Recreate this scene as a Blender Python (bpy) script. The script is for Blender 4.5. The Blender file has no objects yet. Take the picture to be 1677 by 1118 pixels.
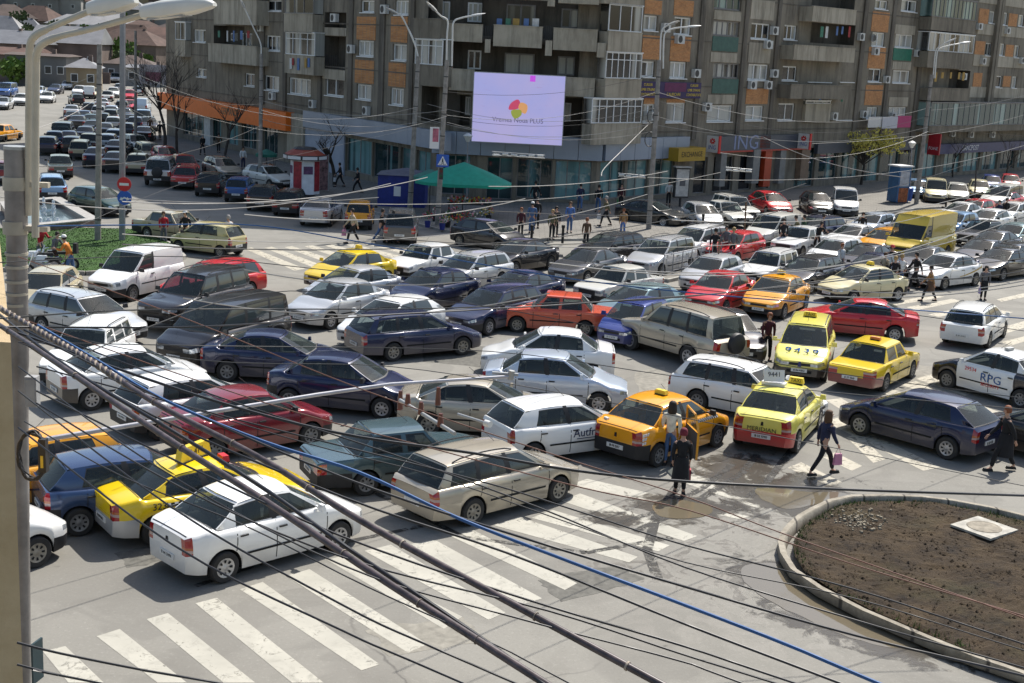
import bpy, bmesh, math, random
from mathutils import Vector, Matrix
R=math.radians; pi=math.pi
random.seed(7)
S=bpy.context.scene; COL=S.collection
# ---------------- camera ----------------
FPX,PITCH,ROLL,CH=2150.0,.2203,.0499,10.0
cp_,sp_=math.cos(PITCH),math.sin(PITCH); cr_,sr_=math.cos(ROLL),math.sin(ROLL)
FW=Vector((0,cp_,-sp_)); U0=Vector((0,sp_,cp_)); R0=Vector((1,0,0))
RT=cr_*R0+sr_*U0; UP=-sr_*R0+cr_*U0; CP=Vector((0,0,CH))
cam=bpy.data.cameras.new('camera'); co=bpy.data.objects.new('camera',cam); COL.objects.link(co)
m=Matrix((RT,UP,-FW)).transposed().to_4x4(); m.translation=CP; co.matrix_world=m
cam.sensor_width=36; cam.lens=FPX/1677*36; cam.clip_start=.3; cam.clip_end=3000
S.camera=co
def ray(x,y): return FW*FPX+RT*(x-838.5)-UP*(y-559.0)
def at(x,y,z=0.0):
    d=ray(x,y); return CP+d*((z-CH)/d.z)
def atd(x,y,D):
    d=ray(x,y); return CP+d*(D/d.y)
def pxm(P):      # picture scale, pixels per metre at a point
    return FPX/((P-CP).dot(FW))
# ---------------- light ----------------
w=bpy.data.worlds.new("World"); S.world=w; w.use_nodes=True
nt=w.node_tree; bg=nt.nodes['Background']; sky=nt.nodes.new('ShaderNodeTexSky')
sky.sky_type='NISHITA'; sky.sun_disc=False; SUNEL=53; AZ=61   # AZ: angle from +x of the direction to the sun
sky.sun_elevation=R(SUNEL); sky.sun_rotation=R(90-AZ); sky.air_density=1.2; sky.dust_density=2.0; sky.ozone_density=1.0
nt.links.new(sky.outputs[0],bg.inputs[0]); bg.inputs[1].default_value=.115
sl=bpy.data.lights.new('sun','SUN'); sl.energy=5.0; sl.angle=R(.5); sl.color=(1,.955,.88)
so=bpy.data.objects.new('sun',sl); COL.objects.link(so)
sd=Vector((math.cos(R(AZ))*math.cos(R(SUNEL)),math.sin(R(AZ))*math.cos(R(SUNEL)),math.sin(R(SUNEL))))
so.rotation_euler=sd.to_track_quat('Z','Y').to_euler(); so.location=(30,60,60)
S.view_settings.view_transform='Standard'; S.view_settings.look='None'; S.view_settings.exposure=.31; S.view_settings.gamma=1
# ---------------- materials ----------------
MC={}
def nodes(n):
    m=bpy.data.materials.new(n); m.use_nodes=True; t=m.node_tree; return m,t,t.nodes['Principled BSDF']
def pmix(t,a,b,fac):
    x=t.nodes.new('ShaderNodeMix'); x.data_type='RGBA'
    for s,v in ((6,a),(7,b)):
        if isinstance(v,(tuple,list)): x.inputs[s].default_value=(*v[:3],1)
        else: t.links.new(v,x.inputs[s])
    if isinstance(fac,(int,float)): x.inputs[0].default_value=fac
    else: t.links.new(fac,x.inputs[0])
    return x.outputs[2]
def noise(t,scale,det=4,rough=.6,vec=None,kind='Object',dist=0):
    n=t.nodes.new('ShaderNodeTexNoise'); n.inputs['Scale'].default_value=scale; n.inputs['Detail'].default_value=det; n.inputs['Roughness'].default_value=rough; n.inputs['Distortion'].default_value=dist
    if vec is None:
        c=t.nodes.new('ShaderNodeTexCoord'); vec=c.outputs[kind]
    t.links.new(vec,n.inputs['Vector']); return n.outputs[0]
def ramp(t,src,a,b,va=0.0,vb=1.0):
    n=t.nodes.new('ShaderNodeMapRange'); n.inputs[1].default_value=a; n.inputs[2].default_value=b; n.inputs[3].default_value=va; n.inputs[4].default_value=vb
    t.links.new(src,n.inputs[0]); return n.outputs[0]
def math_(t,op,a,b=0.0):
    n=t.nodes.new('ShaderNodeMath'); n.operation=op
    for i,v in enumerate((a,b)):
        if isinstance(v,(int,float)): n.inputs[i].default_value=v
        else: t.links.new(v,n.inputs[i])
    return n.outputs[0]
def bump(t,b,src,s,d=.02):
    n=t.nodes.new('ShaderNodeBump'); n.inputs['Strength'].default_value=s; n.inputs['Distance'].default_value=d
    t.links.new(src,n.inputs['Height']); t.links.new(n.outputs[0],b.inputs['Normal'])
def plain(n,c,rough=.6,metal=0.0,emit=0,spec=.5,var=.18,sc=3.0):
    k=('p',n)
    if k in MC: return MC[k]
    m,t,b=nodes(n); f=noise(t,sc,5)
    d=tuple(x*(1-var) for x in c); l=tuple(min(1,x*(1+var)) for x in c)
    t.links.new(pmix(t,d,l,ramp(t,f,.3,.7)),b.inputs['Base Color'])
    b.inputs['Roughness'].default_value=rough; b.inputs['Metallic'].default_value=metal; b.inputs['Specular IOR Level'].default_value=spec
    if emit: b.inputs['Emission Color'].default_value=(*c,1); b.inputs['Emission Strength'].default_value=emit
    MC[k]=m; return m
def paint(n,c,metal=0.0,dirt=.55):
    k=('c',n)
    if k in MC: return MC[k]
    m,t,b=nodes(n+'_paint'); tc=t.nodes.new('ShaderNodeTexCoord')
    f=noise(t,1.2,6,.65,tc.outputs['Object'],dist=.6); s=t.nodes.new('ShaderNodeSeparateXYZ'); t.links.new(tc.outputs['Object'],s.inputs[0])
    low=ramp(t,s.outputs[2],.75,.2,0,1); g=math_(t,'MULTIPLY',low,ramp(t,f,.25,.7,.45,1)); g=math_(t,'MULTIPLY',g,dirt)
    film=math_(t,'ADD',g,ramp(t,noise(t,.9,3,.5,tc.outputs['Object']),.4,.8,0,.05*dirt/.55))
    t.links.new(pmix(t,c,(.20,.165,.12),film),b.inputs['Base Color'])
    rr=math_(t,'ADD',math_(t,'MULTIPLY',film,.6),.22); t.links.new(rr,b.inputs['Roughness'])
    b.inputs['Metallic'].default_value=metal; b.inputs['Coat Weight'].default_value=.7; b.inputs['Coat Roughness'].default_value=.05
    b.inputs['Specular IOR Level'].default_value=.4
    MC[k]=m; return m
PC={'white':((.84,.84,.82),0),'dirty_white':((.70,.69,.63),0),'silver':((.58,.59,.60),.3),'champagne':((.47,.42,.335),.3),'grey':((.10,.105,.115),.45),
'dark_grey':((.028,.03,.037),.3),'black':((.007,.007,.009),0),'navy':((.008,.016,.062),.15),'blue':((.02,.045,.24),.2),'mid_blue':((.035,.12,.36),.1),'light_blue':((.22,.38,.60),.1),'dull_blue':((.035,.07,.16),.3),
'red':((.58,.012,.022),0),'maroon':((.22,.012,.022),.15),'orange_red':((.62,.085,.035),0),'yellow':((.80,.56,.008),0),'pale_yellow':((.80,.72,.14),0),'orange':((.85,.36,.008),0),
'cream':((.74,.66,.40),0),'van_yellow':((.66,.47,.05),0),'beige':((.46,.40,.26),0),'panda':((.55,.47,.22),0),'teal':((.075,.13,.15),.35),'aqua':((.25,.36,.38),.4),'green':((.02,.06,.045),.2),'grey_green':((.10,.13,.12),.2),
'dark_brown':((.04,.02,.02),.2),'ice':((.55,.62,.72),.3)}
def pt(n): return paint(n,*PC[n])
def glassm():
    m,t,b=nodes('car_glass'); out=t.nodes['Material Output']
    b.inputs['Base Color'].default_value=(.045,.058,.06,1); b.inputs['Roughness'].default_value=.03; b.inputs['Specular IOR Level'].default_value=.9  # pale base: dust film, plus sky reflection put into the colour
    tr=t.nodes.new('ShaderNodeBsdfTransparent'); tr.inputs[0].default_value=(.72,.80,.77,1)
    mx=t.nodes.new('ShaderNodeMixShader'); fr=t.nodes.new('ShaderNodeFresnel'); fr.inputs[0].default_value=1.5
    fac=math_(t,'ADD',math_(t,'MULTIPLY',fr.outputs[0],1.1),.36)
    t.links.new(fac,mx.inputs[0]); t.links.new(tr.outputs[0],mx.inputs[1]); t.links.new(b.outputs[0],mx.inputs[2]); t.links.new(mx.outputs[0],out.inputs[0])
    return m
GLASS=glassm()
BLACK=plain('black_plastic',(.018,.018,.02),.55); RUBBER=plain('rubber',(.028,.027,.026),.85,var=.3); UNDER=plain('underbody',(.012,.012,.012),.9)
RIM=plain('wheel_alloy',(.42,.42,.43),.35,.6,var=.25,sc=9); STEEL=plain('galvanised_steel',(.36,.37,.37),.45,.5,var=.15); LAMPW=plain('white_enamel',(.66,.66,.63),.35,var=.08)
def lampm(n,base,bands,rough=.12):
    m,t,b=nodes(n); s_=t.nodes.new('ShaderNodeSeparateXYZ'); t.links.new(t.nodes.new('ShaderNodeTexCoord').outputs['Object'],s_.inputs[0]); c=base
    for z0,z1,col in bands:
        k=math_(t,'MULTIPLY',math_(t,'GREATER_THAN',s_.outputs[2],z0),math_(t,'LESS_THAN',s_.outputs[2],z1)); c=pmix(t,c,col,k)
    t.links.new(c,b.inputs['Base Color']); b.inputs['Roughness'].default_value=rough; b.inputs['Coat Weight'].default_value=1; return m
TAIL=lampm('tail_lamp',(.33,.006,.012),((.70,.755,(.42,.30,.28)),(.755,.80,(.42,.10,.02)))); HEADL=plain('headlight_glass',(.50,.53,.56),.06,.55,var=.5,sc=11); PLATE=plain('plate_white',(.70,.70,.68),.5,var=.05); CHROME=plain('chrome',(.7,.7,.72),.12,1)
SEAT=plain('seat_cloth',(.055,.055,.06),.9,var=.4); CONC=plain('concrete',(.27,.255,.23),.85,var=.25,sc=1.4); BLK=plain('flat_black',(.01,.01,.01),.7)
# ---------------- mesh helpers ----------------
class MB:
    def __init__(s): s.v=[]; s.f=[]; s.mi=[]
    def quad(s,pts,mi=0):
        k=len(s.v); s.v+= [tuple(p) for p in pts]; s.f.append(tuple(range(k,k+len(pts)))); s.mi.append(mi); return s
    def box(s,c,d,mi=0,rz=0.0,M=None,taper=1.0):
        cx,cy,cz=c; dx,dy,dz=d[0]/2,d[1]/2,d[2]/2; k=len(s.v)
        for z in(-1,1):
            q=taper if z>0 else 1
            for a,b in((-1,-1),(1,-1),(1,1),(-1,1)):
                x,y=a*dx*q,b*dy*q
                if rz: x,y=x*math.cos(rz)-y*math.sin(rz),x*math.sin(rz)+y*math.cos(rz)
                p=Vector((cx+x,cy+y,cz+z*dz)); s.v.append(tuple(M@p if M else p))
        for f in((3,2,1,0),(4,5,6,7),(0,1,5,4),(1,2,6,5),(2,3,7,6),(3,0,4,7)): s.f.append(tuple(k+i for i in f)); s.mi.append(mi)
        return s
    def tube(s,pts,r,n=8,mi=0,cap=True):
        pts=[Vector(p) for p in pts]; rs=r if isinstance(r,(list,tuple)) else [r]*len(pts); k=len(s.v); up=Vector((0,0,1)); prev=None
        for i,p in enumerate(pts):
            t=(pts[min(i+1,len(pts)-1)]-pts[max(i-1,0)]).normalized()
            if prev is None: a=t.cross(up if abs(t.z)<.95 else Vector((1,0,0))).normalized()
            else: a=(prev-t*prev.dot(t)).normalized()
            prev=a; b=t.cross(a)
            for j in range(n):
                q=2*pi*j/n; s.v.append(tuple(p+(a*math.cos(q)+b*math.sin(q))*rs[i]))
        for i in range(len(pts)-1):
            for j in range(n):
                s.f.append((k+i*n+j,k+i*n+(j+1)%n,k+(i+1)*n+(j+1)%n,k+(i+1)*n+j)); s.mi.append(mi)
        if cap:
            s.f.append(tuple(k+j for j in range(n))[::-1]); s.mi.append(mi); e=k+(len(pts)-1)*n; s.f.append(tuple(e+j for j in range(n))); s.mi.append(mi)
        return s
    def lathe(s,prof,n=20,mi=0,axis='z',o=(0,0,0),M=None):
        k=len(s.v)
        for r,h in prof:
            for j in range(n):
                q=2*pi*j/n; a,b=r*math.cos(q),r*math.sin(q)
                p=(o[0]+a,o[1]+b,o[2]+h) if axis=='z' else (o[0]+a,o[1]+h,o[2]+b)
                s.v.append(tuple(M@Vector(p)) if M else p)
        for i in range(len(prof)-1):
            for j in range(n):
                f=(k+i*n+j,k+i*n+(j+1)%n,k+(i+1)*n+(j+1)%n,k+(i+1)*n+j); s.f.append(f if axis=='z' else f[::-1]); s.mi.append(mi)
        return s
    def prism(s,poly,z0,z1,mi=0,ms=None):
        k=len(s.v); n=len(poly)
        for z in(z0,z1): s.v+=[(p[0],p[1],z) for p in poly]
        s.f.append(tuple(range(k+n,k+2*n))); s.mi.append(mi)
        s.f.append(tuple(range(k,k+n))[::-1]); s.mi.append(mi if ms is None else ms)
        for i in range(n): s.f.append((k+i,k+(i+1)%n,k+n+(i+1)%n,k+n+i)); s.mi.append(mi if ms is None else ms)
        return s
    def mesh(s,name,mats,smooth=None,weld=True):
        me=bpy.data.meshes.new(name); me.from_pydata(s.v,[],s.f)
        for m_ in mats: me.materials.append(m_)
        me.polygons.foreach_set('material_index',s.mi)
        if weld:
            b=bmesh.new(); b.from_mesh(me); bmesh.ops.remove_doubles(b,verts=b.verts,dist=.0008); b.to_mesh(me); b.free()
        if smooth is not None:
            me.polygons.foreach_set('use_smooth',[True]*len(me.polygons)); me.set_sharp_from_angle(angle=R(smooth))
        me.update(); return me
    def obj(s,name,mats,parent=None,smooth=None,weld=True,loc=None):
        if not isinstance(mats,(list,tuple)): mats=[mats]
        o=bpy.data.objects.new(name,s.mesh(name,mats,smooth,weld)); COL.objects.link(o)
        if parent is not None: o.parent=parent
        if loc is not None: o.location=loc
        return o
def tag(o,label,cat,group=None,kind=None):
    o['label']=label; o['category']=cat
    if group: o['group']=group
    if kind: o['kind']=kind
    return o
def empty(name,label,cat,loc=(0,0,0),rz=0,group=None):
    o=bpy.data.objects.new(name,None); COL.objects.link(o); o.location=loc; o.rotation_euler=(0,0,rz); o.empty_display_size=.3
    return tag(o,label,cat,group)
def struct(o): o['kind']='structure'; return o
def text(body,size,mat,parent,loc,rot,name='lettering',ext=.002,align='CENTER',sx=1.0,label=None):
    c=bpy.data.curves.new(name,'FONT'); c.body=body; c.size=size; c.extrude=ext; c.align_x=align; c.align_y='CENTER'; c.resolution_u=2
    t=bpy.data.objects.new(name,c); COL.objects.link(t); bpy.context.view_layer.update()
    me=bpy.data.meshes.new_from_object(t); bpy.data.objects.remove(t); bpy.data.curves.remove(c)
    me.materials.clear(); me.materials.append(mat)
    o=bpy.data.objects.new(name,me); COL.objects.link(o); o.parent=parent; o.location=loc
    if isinstance(rot,Matrix): o.rotation_euler=rot.to_euler()
    else: o.rotation_euler=rot
    o.scale=(sx,1,1)
    if label: o['label']=label
    return o
# ---------------- ground ----------------
def asphalt():
    m,t,b=nodes('asphalt'); tc=t.nodes.new('ShaderNodeTexCoord'); v=tc.outputs['Object']
    big=noise(t,.09,5,.6,v); mid=noise(t,.7,6,.65,v,dist=.7); fine=noise(t,14,8,.7,v)
    mp=t.nodes.new('ShaderNodeMapping'); mp.inputs['Rotation'].default_value=(0,0,R(-14)); mp.inputs['Scale'].default_value=(.05,1.0,1); t.links.new(v,mp.inputs[0])
    st=noise(t,1.1,4,.6,mp.outputs[0])
    c=pmix(t,(.195,.186,.162),(.26,.248,.218),ramp(t,big,.3,.7)); c=pmix(t,c,(.165,.155,.135),ramp(t,mid,.48,.75,0,.65)); c=pmix(t,c,(.13,.125,.11),ramp(t,st,.55,.8,0,.5)); c=pmix(t,c,(.36,.345,.31),ramp(t,fine,.54,.78,0,.65)); c=pmix(t,c,(.09,.085,.075),ramp(t,noise(t,22,6,.75,v),.56,.75,0,.6)); c=pmix(t,c,(.15,.142,.125),ramp(t,noise(t,.28,3,.5,v,dist=1.2),.52,.56,0,.35))
    vo=t.nodes.new('ShaderNodeTexVoronoi'); vo.feature='DISTANCE_TO_EDGE'; vo.inputs['Scale'].default_value=.16; 
    wv=t.nodes.new('ShaderNodeVectorMath'); wv.operation='ADD'; t.links.new(v,wv.inputs[0]); ns=t.nodes.new('ShaderNodeTexNoise'); ns.inputs['Scale'].default_value=.5; ns.inputs['Detail'].default_value=6; t.links.new(v,ns.inputs[0]); t.links.new(ns.outputs[1],wv.inputs[1]); t.links.new(wv.outputs[0],vo.inputs[0])
    c=pmix(t,c,(.07,.065,.06),math_(t,'MULTIPLY',ramp(t,vo.outputs[0],.0,.005,.7,0),ramp(t,big,.5,.58,0,1)))
    sp=noise(t,2.3,2,.5,v); c=pmix(t,c,(.05,.047,.04),ramp(t,sp,.74,.80,0,.75))
    # wet area around the dirt island
    d=t.nodes.new('ShaderNodeVectorMath'); d.operation='DISTANCE'; t.links.new(v,d.inputs[0]); P=at(1290,900); d.inputs[1].default_value=(P.x-1.0,P.y-.3,0)
    wet=math_(t,'MULTIPLY',ramp(t,math_(t,'ADD',d.outputs['Value'],math_(t,'MULTIPLY',mid,5)),5.0,8.6,1,0),ramp(t,noise(t,1.3,7,.7,v,dist=1.5),.44,.56,0,1))
    c=pmix(t,c,(.10,.088,.068),math_(t,'MULTIPLY',wet,.75))
    t.links.new(c,b.inputs['Base Color']); t.links.new(ramp(t,wet,0,1,.9,.35),b.inputs['Roughness']); bump(t,b,fine,.35,.01)
    return m
ASPH=asphalt()
g=MB(); g.quad([(-1500,-60,0),(1500,-60,0),(1500,2600,0),(-1500,2600,0)]); go=struct(g.obj('road',ASPH,weld=False))
def paintm(c,name,wear=.5):
    m,t,b=nodes(name); out=t.nodes['Material Output']; f=noise(t,5,8,.75,dist=1); f2=noise(t,.8,4,.6)
    f3=noise(t,2.1,8,.75,dist=1.4); t.links.new(pmix(t,pmix(t,tuple(x*.78 for x in c),c,ramp(t,f2,.3,.7)),tuple(x*.52 for x in c),ramp(t,f3,.52,.72,0,.75)),b.inputs['Base Color']); b.inputs['Roughness'].default_value=.8
    tr=t.nodes.new('ShaderNodeBsdfTransparent'); mx=t.nodes.new('ShaderNodeMixShader'); t.links.new(ramp(t,math_(t,'ADD',f,math_(t,'MULTIPLY',f2,.35)),wear,wear+.14,1,0),mx.inputs[0])
    t.links.new(tr.outputs[0],mx.inputs[1]); t.links.new(b.outputs[0],mx.inputs[2]); t.links.new(mx.outputs[0],out.inputs[0]); return m
ZEB=paintm((.46,.44,.375),'crossing_paint',.745); ZEB2=paintm((.50,.46,.37),'worn_crossing_paint',.70)
def stripes(L,mat,z=.004,lab='white painted zebra stripe on the asphalt'):
    mb=MB()
    for q in L: mb.quad([tuple(at(x,y,0)+Vector((0,0,z))) for x,y in q])
    # one sheet per crossing; the paint lies on the road
    return struct(mb.obj('crosswalk_paint',mat,weld=False))
def bars(a0,b0,a1,b1,n,w0=.5):
    """n stripes whose left ends run a0->b0 and right ends a1->b1 (pixels), equally spaced on the ground"""
    A0,B0,A1,B1=at(*a0),at(*b0),at(*a1),at(*b1); out=MB()
    for i in range(n):
        f=i/max(1,n-1); p=A0.lerp(B0,f); q=A1.lerp(B1,f); d=(q-p).normalized(); s=(B0-A0).normalized()*w0*.5
        ns=max(2,int((q-p).length/.8))
        for k in range(ns):
            u=p.lerp(q,k/ns); v=p.lerp(q,(k+1)/ns); out.quad([(u-s).to_tuple()[:2]+(.004,),(v-s).to_tuple()[:2]+(.004,),(v+s).to_tuple()[:2]+(.004,),(u+s).to_tuple()[:2]+(.004,)])
    return struct(out.obj('crosswalk_paint',ZEB,weld=False))
# near crossing: stripes read off the picture
near=[[(70,1067),(107,1058),(170,1118),(112,1118)],[(158,1042),(196,1030),(306,1118),(258,1118)],[(240,1014),(275,1004),(418,1118),(366,1118)],[(320,988),(355,979),(530,1118),(478,1118)],
[(393,965),(430,953),(622,1088),(592,1098)],[(468,943),(507,932),(700,1055),(668,1069)],[(536,917),(560,910),(757,1010),(727,1030)],
[(597,902),(640,892),(828,1003),(800,1015)],[(660,893),(712,884),(888,980),(857,990)],[(738,878),(775,868),(945,955),(925,966)],[(808,860),(850,846),(1045,912),(1030,921)],[(870,848),(905,835),(1097,893),(1078,903)],
[(918,820),(950,808),(1142,878),(1120,886)],[(932,794),(962,784),(1228,846),(1210,850)],[(1100,784),(1136,776),(1262,828),(1246,834)],[(1150,764),(1180,757),(1268,796),(1250,802)]]
ns=stripes(near,ZEB)
far=[[(1350,690),(1372,684),(1540,765),(1512,771)],[(1290,766),(1312,757),(1380,790),(1360,797)],[(1346,748),(1366,740),(1412,763),(1395,771)],[(1386,716),(1405,710),(1450,752),(1430,758)],
[(1352,655),(1378,652),(1440,690),(1415,694)],[(1440,642),(1462,637),(1640,700),(1620,706)],[(1476,630),(1500,624),(1640,676),(1622,682)],[(1500,620),(1525,613),(1600,640),(1580,648)]]
stripes(far,ZEB2)
for q in [((1440,506),(1530,618),(1540,486),(1690,560),9)]:
    a=[[(1445,497),(1530,483),(1547,486),(1460,501)],[(1484,503),(1560,489),(1574,493),(1500,508)],[(1520,515),(1600,499),(1617,502),(1538,519)],[(1560,527),(1640,508),(1660,511),(1580,531)],[(1632,490),(1677,480),(1690,484),(1640,494)],
       [(1610,545),(1690,522),(1700,530),(1630,551)],[(1640,560),(1700,545),(1700,553),(1655,566)]]
stripes(a,ZEB2)
a=[]
for i in range(9):
    x=425+i*28.0; y=430-i*3.0; a.append([(x,y-18),(x+13,y-20),(x+60,y+10-2),(x+46,y+11)])
a=[[(400+i*33,407-i*1.2),(412+i*33,405-i*1.2),(500+i*36,440-i*3),(482+i*36,443-i*3)] for i in range(8)]
stripes(a,ZEB2)
# lane lines
stripes([[(1080,655),(1085,652),(1262,690),(1258,694)],[(0,282),(60,270),(60,272),(0,285)]],ZEB2)
# repair patches and tyre marks in the carriageway
PATCH=plain('patched_asphalt',(.125,.12,.105),.95,var=.3,sc=6); PATCH2=plain('pale_patched_asphalt',(.24,.225,.19),.95,var=.25,sc=5)
for i,(q,mt) in enumerate((([(700,560),(900,575),(880,610),(690,592)],PATCH),([(1040,610),(1090,600),(1100,640),(1046,648)],PATCH2),([(600,1030),(760,1010),(800,1050),(640,1075)],PATCH2),([(190,905),(260,892),(285,915),(210,930)],PATCH),([(1420,590),(1530,600),(1520,640),(1440,625)],PATCH2),([(880,950),(1010,925),(1060,950),(920,985)],PATCH))):
    P=[at(x,y,0) for x,y in q]; m=MB(); out=[]
    for j in range(4):
        a,b=P[j],P[(j+1)%4]
        for k in range(8): p=a.lerp(b,k/8); out.append((p.x+random.uniform(-.06,.06),p.y+random.uniform(-.06,.06),.0018+.0003*i))
    m.quad(out); struct(m.obj('asphalt_patch',mt,weld=False))
TM=paintm((.035,.033,.03),'tyre_mark',.62)
for i,(pts,w_) in enumerate((([(1240,745),(1215,775),(1150,815),(1085,850),(1040,870)],.2),([(1200,760),(1150,800),(1075,838),(1010,858)],.18),([(1330,700),(1290,745),(1255,790),(1225,815)],.2),([(1120,780),(1075,845),(1060,900),(1078,950)],.22),([(600,800),(760,880),(960,905),(1100,880)],.16),([(320,960),(480,905),(700,860)],.15))):
    P=[at(x,y,0) for x,y in pts]; m=MB(); 
    Q=[P[0].lerp(P[0],0)]+[P[k].lerp(P[k+1],f/6) for k in range(len(P)-1) for f in range(1,7)]
    for a,b in zip(Q,Q[1:]):
        d=(b-a).normalized(); s_=Vector((-d.y,d.x,0))*w_*.5; z=.0065+.0003*i; m.quad([(p.x,p.y,z) for p in (a-s_,b-s_,b+s_,a+s_)])
    struct(m.obj('tyre_mark',TM,weld=False))
# ---------------- pavements ----------------
def paving(name,c,bs=.4):
    m,t,b=nodes(name); v=t.nodes.new('ShaderNodeTexCoord').outputs['Object']; br=t.nodes.new('ShaderNodeTexBrick'); br.inputs['Scale'].default_value=1; br.inputs['Brick Width'].default_value=bs*1.5; br.inputs['Row Height'].default_value=bs; br.inputs['Mortar Size'].default_value=.02
    br.inputs['Color1'].default_value=(*c,1); br.inputs['Color2'].default_value=(*[x*.8 for x in c],1); br.inputs['Mortar'].default_value=(*[x*.45 for x in c],1); t.links.new(v,br.inputs[0])
    t.links.new(pmix(t,br.outputs[0],tuple(x*.6 for x in c),ramp(t,noise(t,.6,6,.7,v),.45,.75,0,.7)),b.inputs['Base Color']); b.inputs['Roughness'].default_value=.85; return m
PAVE=paving('pavement_slabs',(.22,.205,.178)); KERB=plain('kerb_stone',(.33,.315,.28),.85,var=.35,sc=2.2)
def slab(name,poly,h,mat,kerb=True,kw=.14):
    o=MB(); o.prism([p[:2] for p in poly],-.2,h,0,0); s=struct(o.obj(name,mat,weld=False))
    if kerb:
        k=MB(); n=len(poly)
        for i in range(n):
            a,b=Vector(poly[i][:2]),Vector(poly[(i+1)%n][:2]); L=(b-a).length
            if L>60: continue
            d=(b-a)/max(L,.01); nn=Vector((d.y,-d.x)); j=0.0
            while j<L-.05:
                e=min(L,j+1.0); c=a+d*((j+e)/2)+nn*kw*.5; k.box((c.x,c.y,(h+.012)/2-.05),(e-j-.012,kw,h+.012+.1),rz=math.atan2(d.y,d.x)); j=e
        struct(k.obj('kerb',KERB,weld=False))
    return s
def poly(*pp): return [at(x,y,0) for x,y in pp]
# footway in front of the two facades (counter-clockwise)
fw=[Vector((-29,110,0)),Vector((-21.5,97.8,0)),Vector((-15.5,88.5,0)),Vector((-9,78.2,0)),Vector((-4,71.2,0)),Vector((1.6,69.6,0)),Vector((8.2,72.8,0)),Vector((13.0,80.5,0)),Vector((21.5,88.5,0)),Vector((29.5,95.5,0)),Vector((40.5,104,0)),Vector((62,122,0)),Vector((70,160,0)),Vector((0,110,0)),Vector((-39,138,0)),Vector((-45,134,0))]
slab('pavement',fw,.12,PAVE)
# ---------------- central soil island ----------------
def kerbm():
    m,t,b=nodes('island_kerb_concrete'); v=t.nodes.new('ShaderNodeTexCoord').outputs['Object']; f=noise(t,2.5,8,.75,v); g2=noise(t,11,6,.8,v); s_=t.nodes.new('ShaderNodeSeparateXYZ'); t.links.new(v,s_.inputs[0])
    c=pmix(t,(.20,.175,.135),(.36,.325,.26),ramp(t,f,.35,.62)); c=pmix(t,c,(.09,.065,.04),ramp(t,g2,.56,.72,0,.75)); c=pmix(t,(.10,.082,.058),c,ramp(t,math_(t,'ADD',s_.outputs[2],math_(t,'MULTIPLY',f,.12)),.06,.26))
    w_=t.nodes.new('ShaderNodeTexWave'); w_.inputs['Scale'].default_value=.32; w_.inputs['Distortion'].default_value=0; t.links.new(v,w_.inputs[0]); c=pmix(t,c,(.04,.035,.03),ramp(t,w_.outputs[1],.990,.998,0,.9))
    t.links.new(c,b.inputs['Base Color']); b.inputs['Roughness'].default_value=.9; bump(t,b,g2,.5,.02); return m
GRASSW=plain('weed_green',(.06,.11,.02),1,var=.4,sc=4)
def soil():
    m,t,b=nodes('bare_soil'); v=t.nodes.new('ShaderNodeTexCoord').outputs['Object']; a=noise(t,1.1,8,.75,v); c=noise(t,9,8,.8,v); d=noise(t,.45,5,.6,v)
    col=pmix(t,(.016,.009,.004),(.085,.055,.026),ramp(t,a,.35,.65)); col=pmix(t,col,(.085,.058,.028),ramp(t,c,.50,.68,0,.9)); col=pmix(t,col,(.10,.10,.035),ramp(t,d,.55,.75,0,.35))
    t.links.new(col,b.inputs['Base Color']); b.inputs['Roughness'].default_value=1; bump(t,b,c,1,.08); return m
isl_px=[(2080,1010),(1940,950),(1800,905),(1740,868),(1677,845),(1620,831),(1560,820),(1510,814),(1458,812),(1400,813),(1366,820),(1336,834),(1317,845),(1302,858),(1291,872),(1286,888),(1290,905),(1306,930),(1350,960),(1420,996),(1525,1040),(1600,1070),(1677,1096),(1800,1150),(1960,1230)]
isl=[at(x,y,.24) for x,y in isl_px]; isl=isl[::-1]
cx=sum(p.x for p in isl)/len(isl); cy=sum(p.y for p in isl)/len(isl)
k=MB(); n=len(isl)
for i in range(n-1):
    a,b=isl[i],isl[i+1]; 
    def inn(j,w):
        p0,p1=isl[max(j-1,0)],isl[min(j+1,n-1)]; d=(p1-p0); d.z=0; d.normalize(); return isl[j]+Vector((-d.y,d.x,0))*w
    ia,ib=inn(i,.15),inn(i+1,.15); oa,ob=isl[i].copy(),isl[i+1].copy(); ga,gb=inn(i,-.03),inn(i+1,-.03); ga.z=gb.z=-.05; oa.z=ob.z=.205; ja,jb=inn(i,.035),inn(i+1,.035); da,db=ia.copy(),ib.copy(); da.z=db.z=.05
    for q in((ga,gb,ob,oa),(oa,ob,jb,ja),(ja,jb,ib,ia),(ia,ib,db,da)): k.quad(q)
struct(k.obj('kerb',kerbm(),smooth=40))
inner=[isl[j]+(Vector((cx,cy,.24))-isl[j]).normalized()*.16 for j in range(n)]
bm=bmesh.new(); vs=[bm.verts.new((p.x,p.y,.17)) for p in inner]; bm.faces.new(vs); bmesh.ops.triangulate(bm,faces=bm.faces[:])
for _ in range(6):
    bmesh.ops.subdivide_edges(bm,edges=[e for e in bm.edges if e.calc_length()>.22],cuts=1,use_grid_fill=True); bmesh.ops.triangulate(bm,faces=bm.faces[:])
from mathutils import noise as NZ
edge={}
for v in bm.verts:
    if v.is_boundary: continue
    v.co.z+=.02+.06*NZ.noise(v.co*1.3)+.03*NZ.noise(v.co*5)+.03*NZ.noise(v.co*13)
me=bpy.data.meshes.new('soil'); bm.to_mesh(me); bm.free(); me.materials.append(soil()); so_=bpy.data.objects.new('soil_ground',me); COL.objects.link(so_); struct(so_)
SOILM=me.materials[0]
k=MB()
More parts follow.
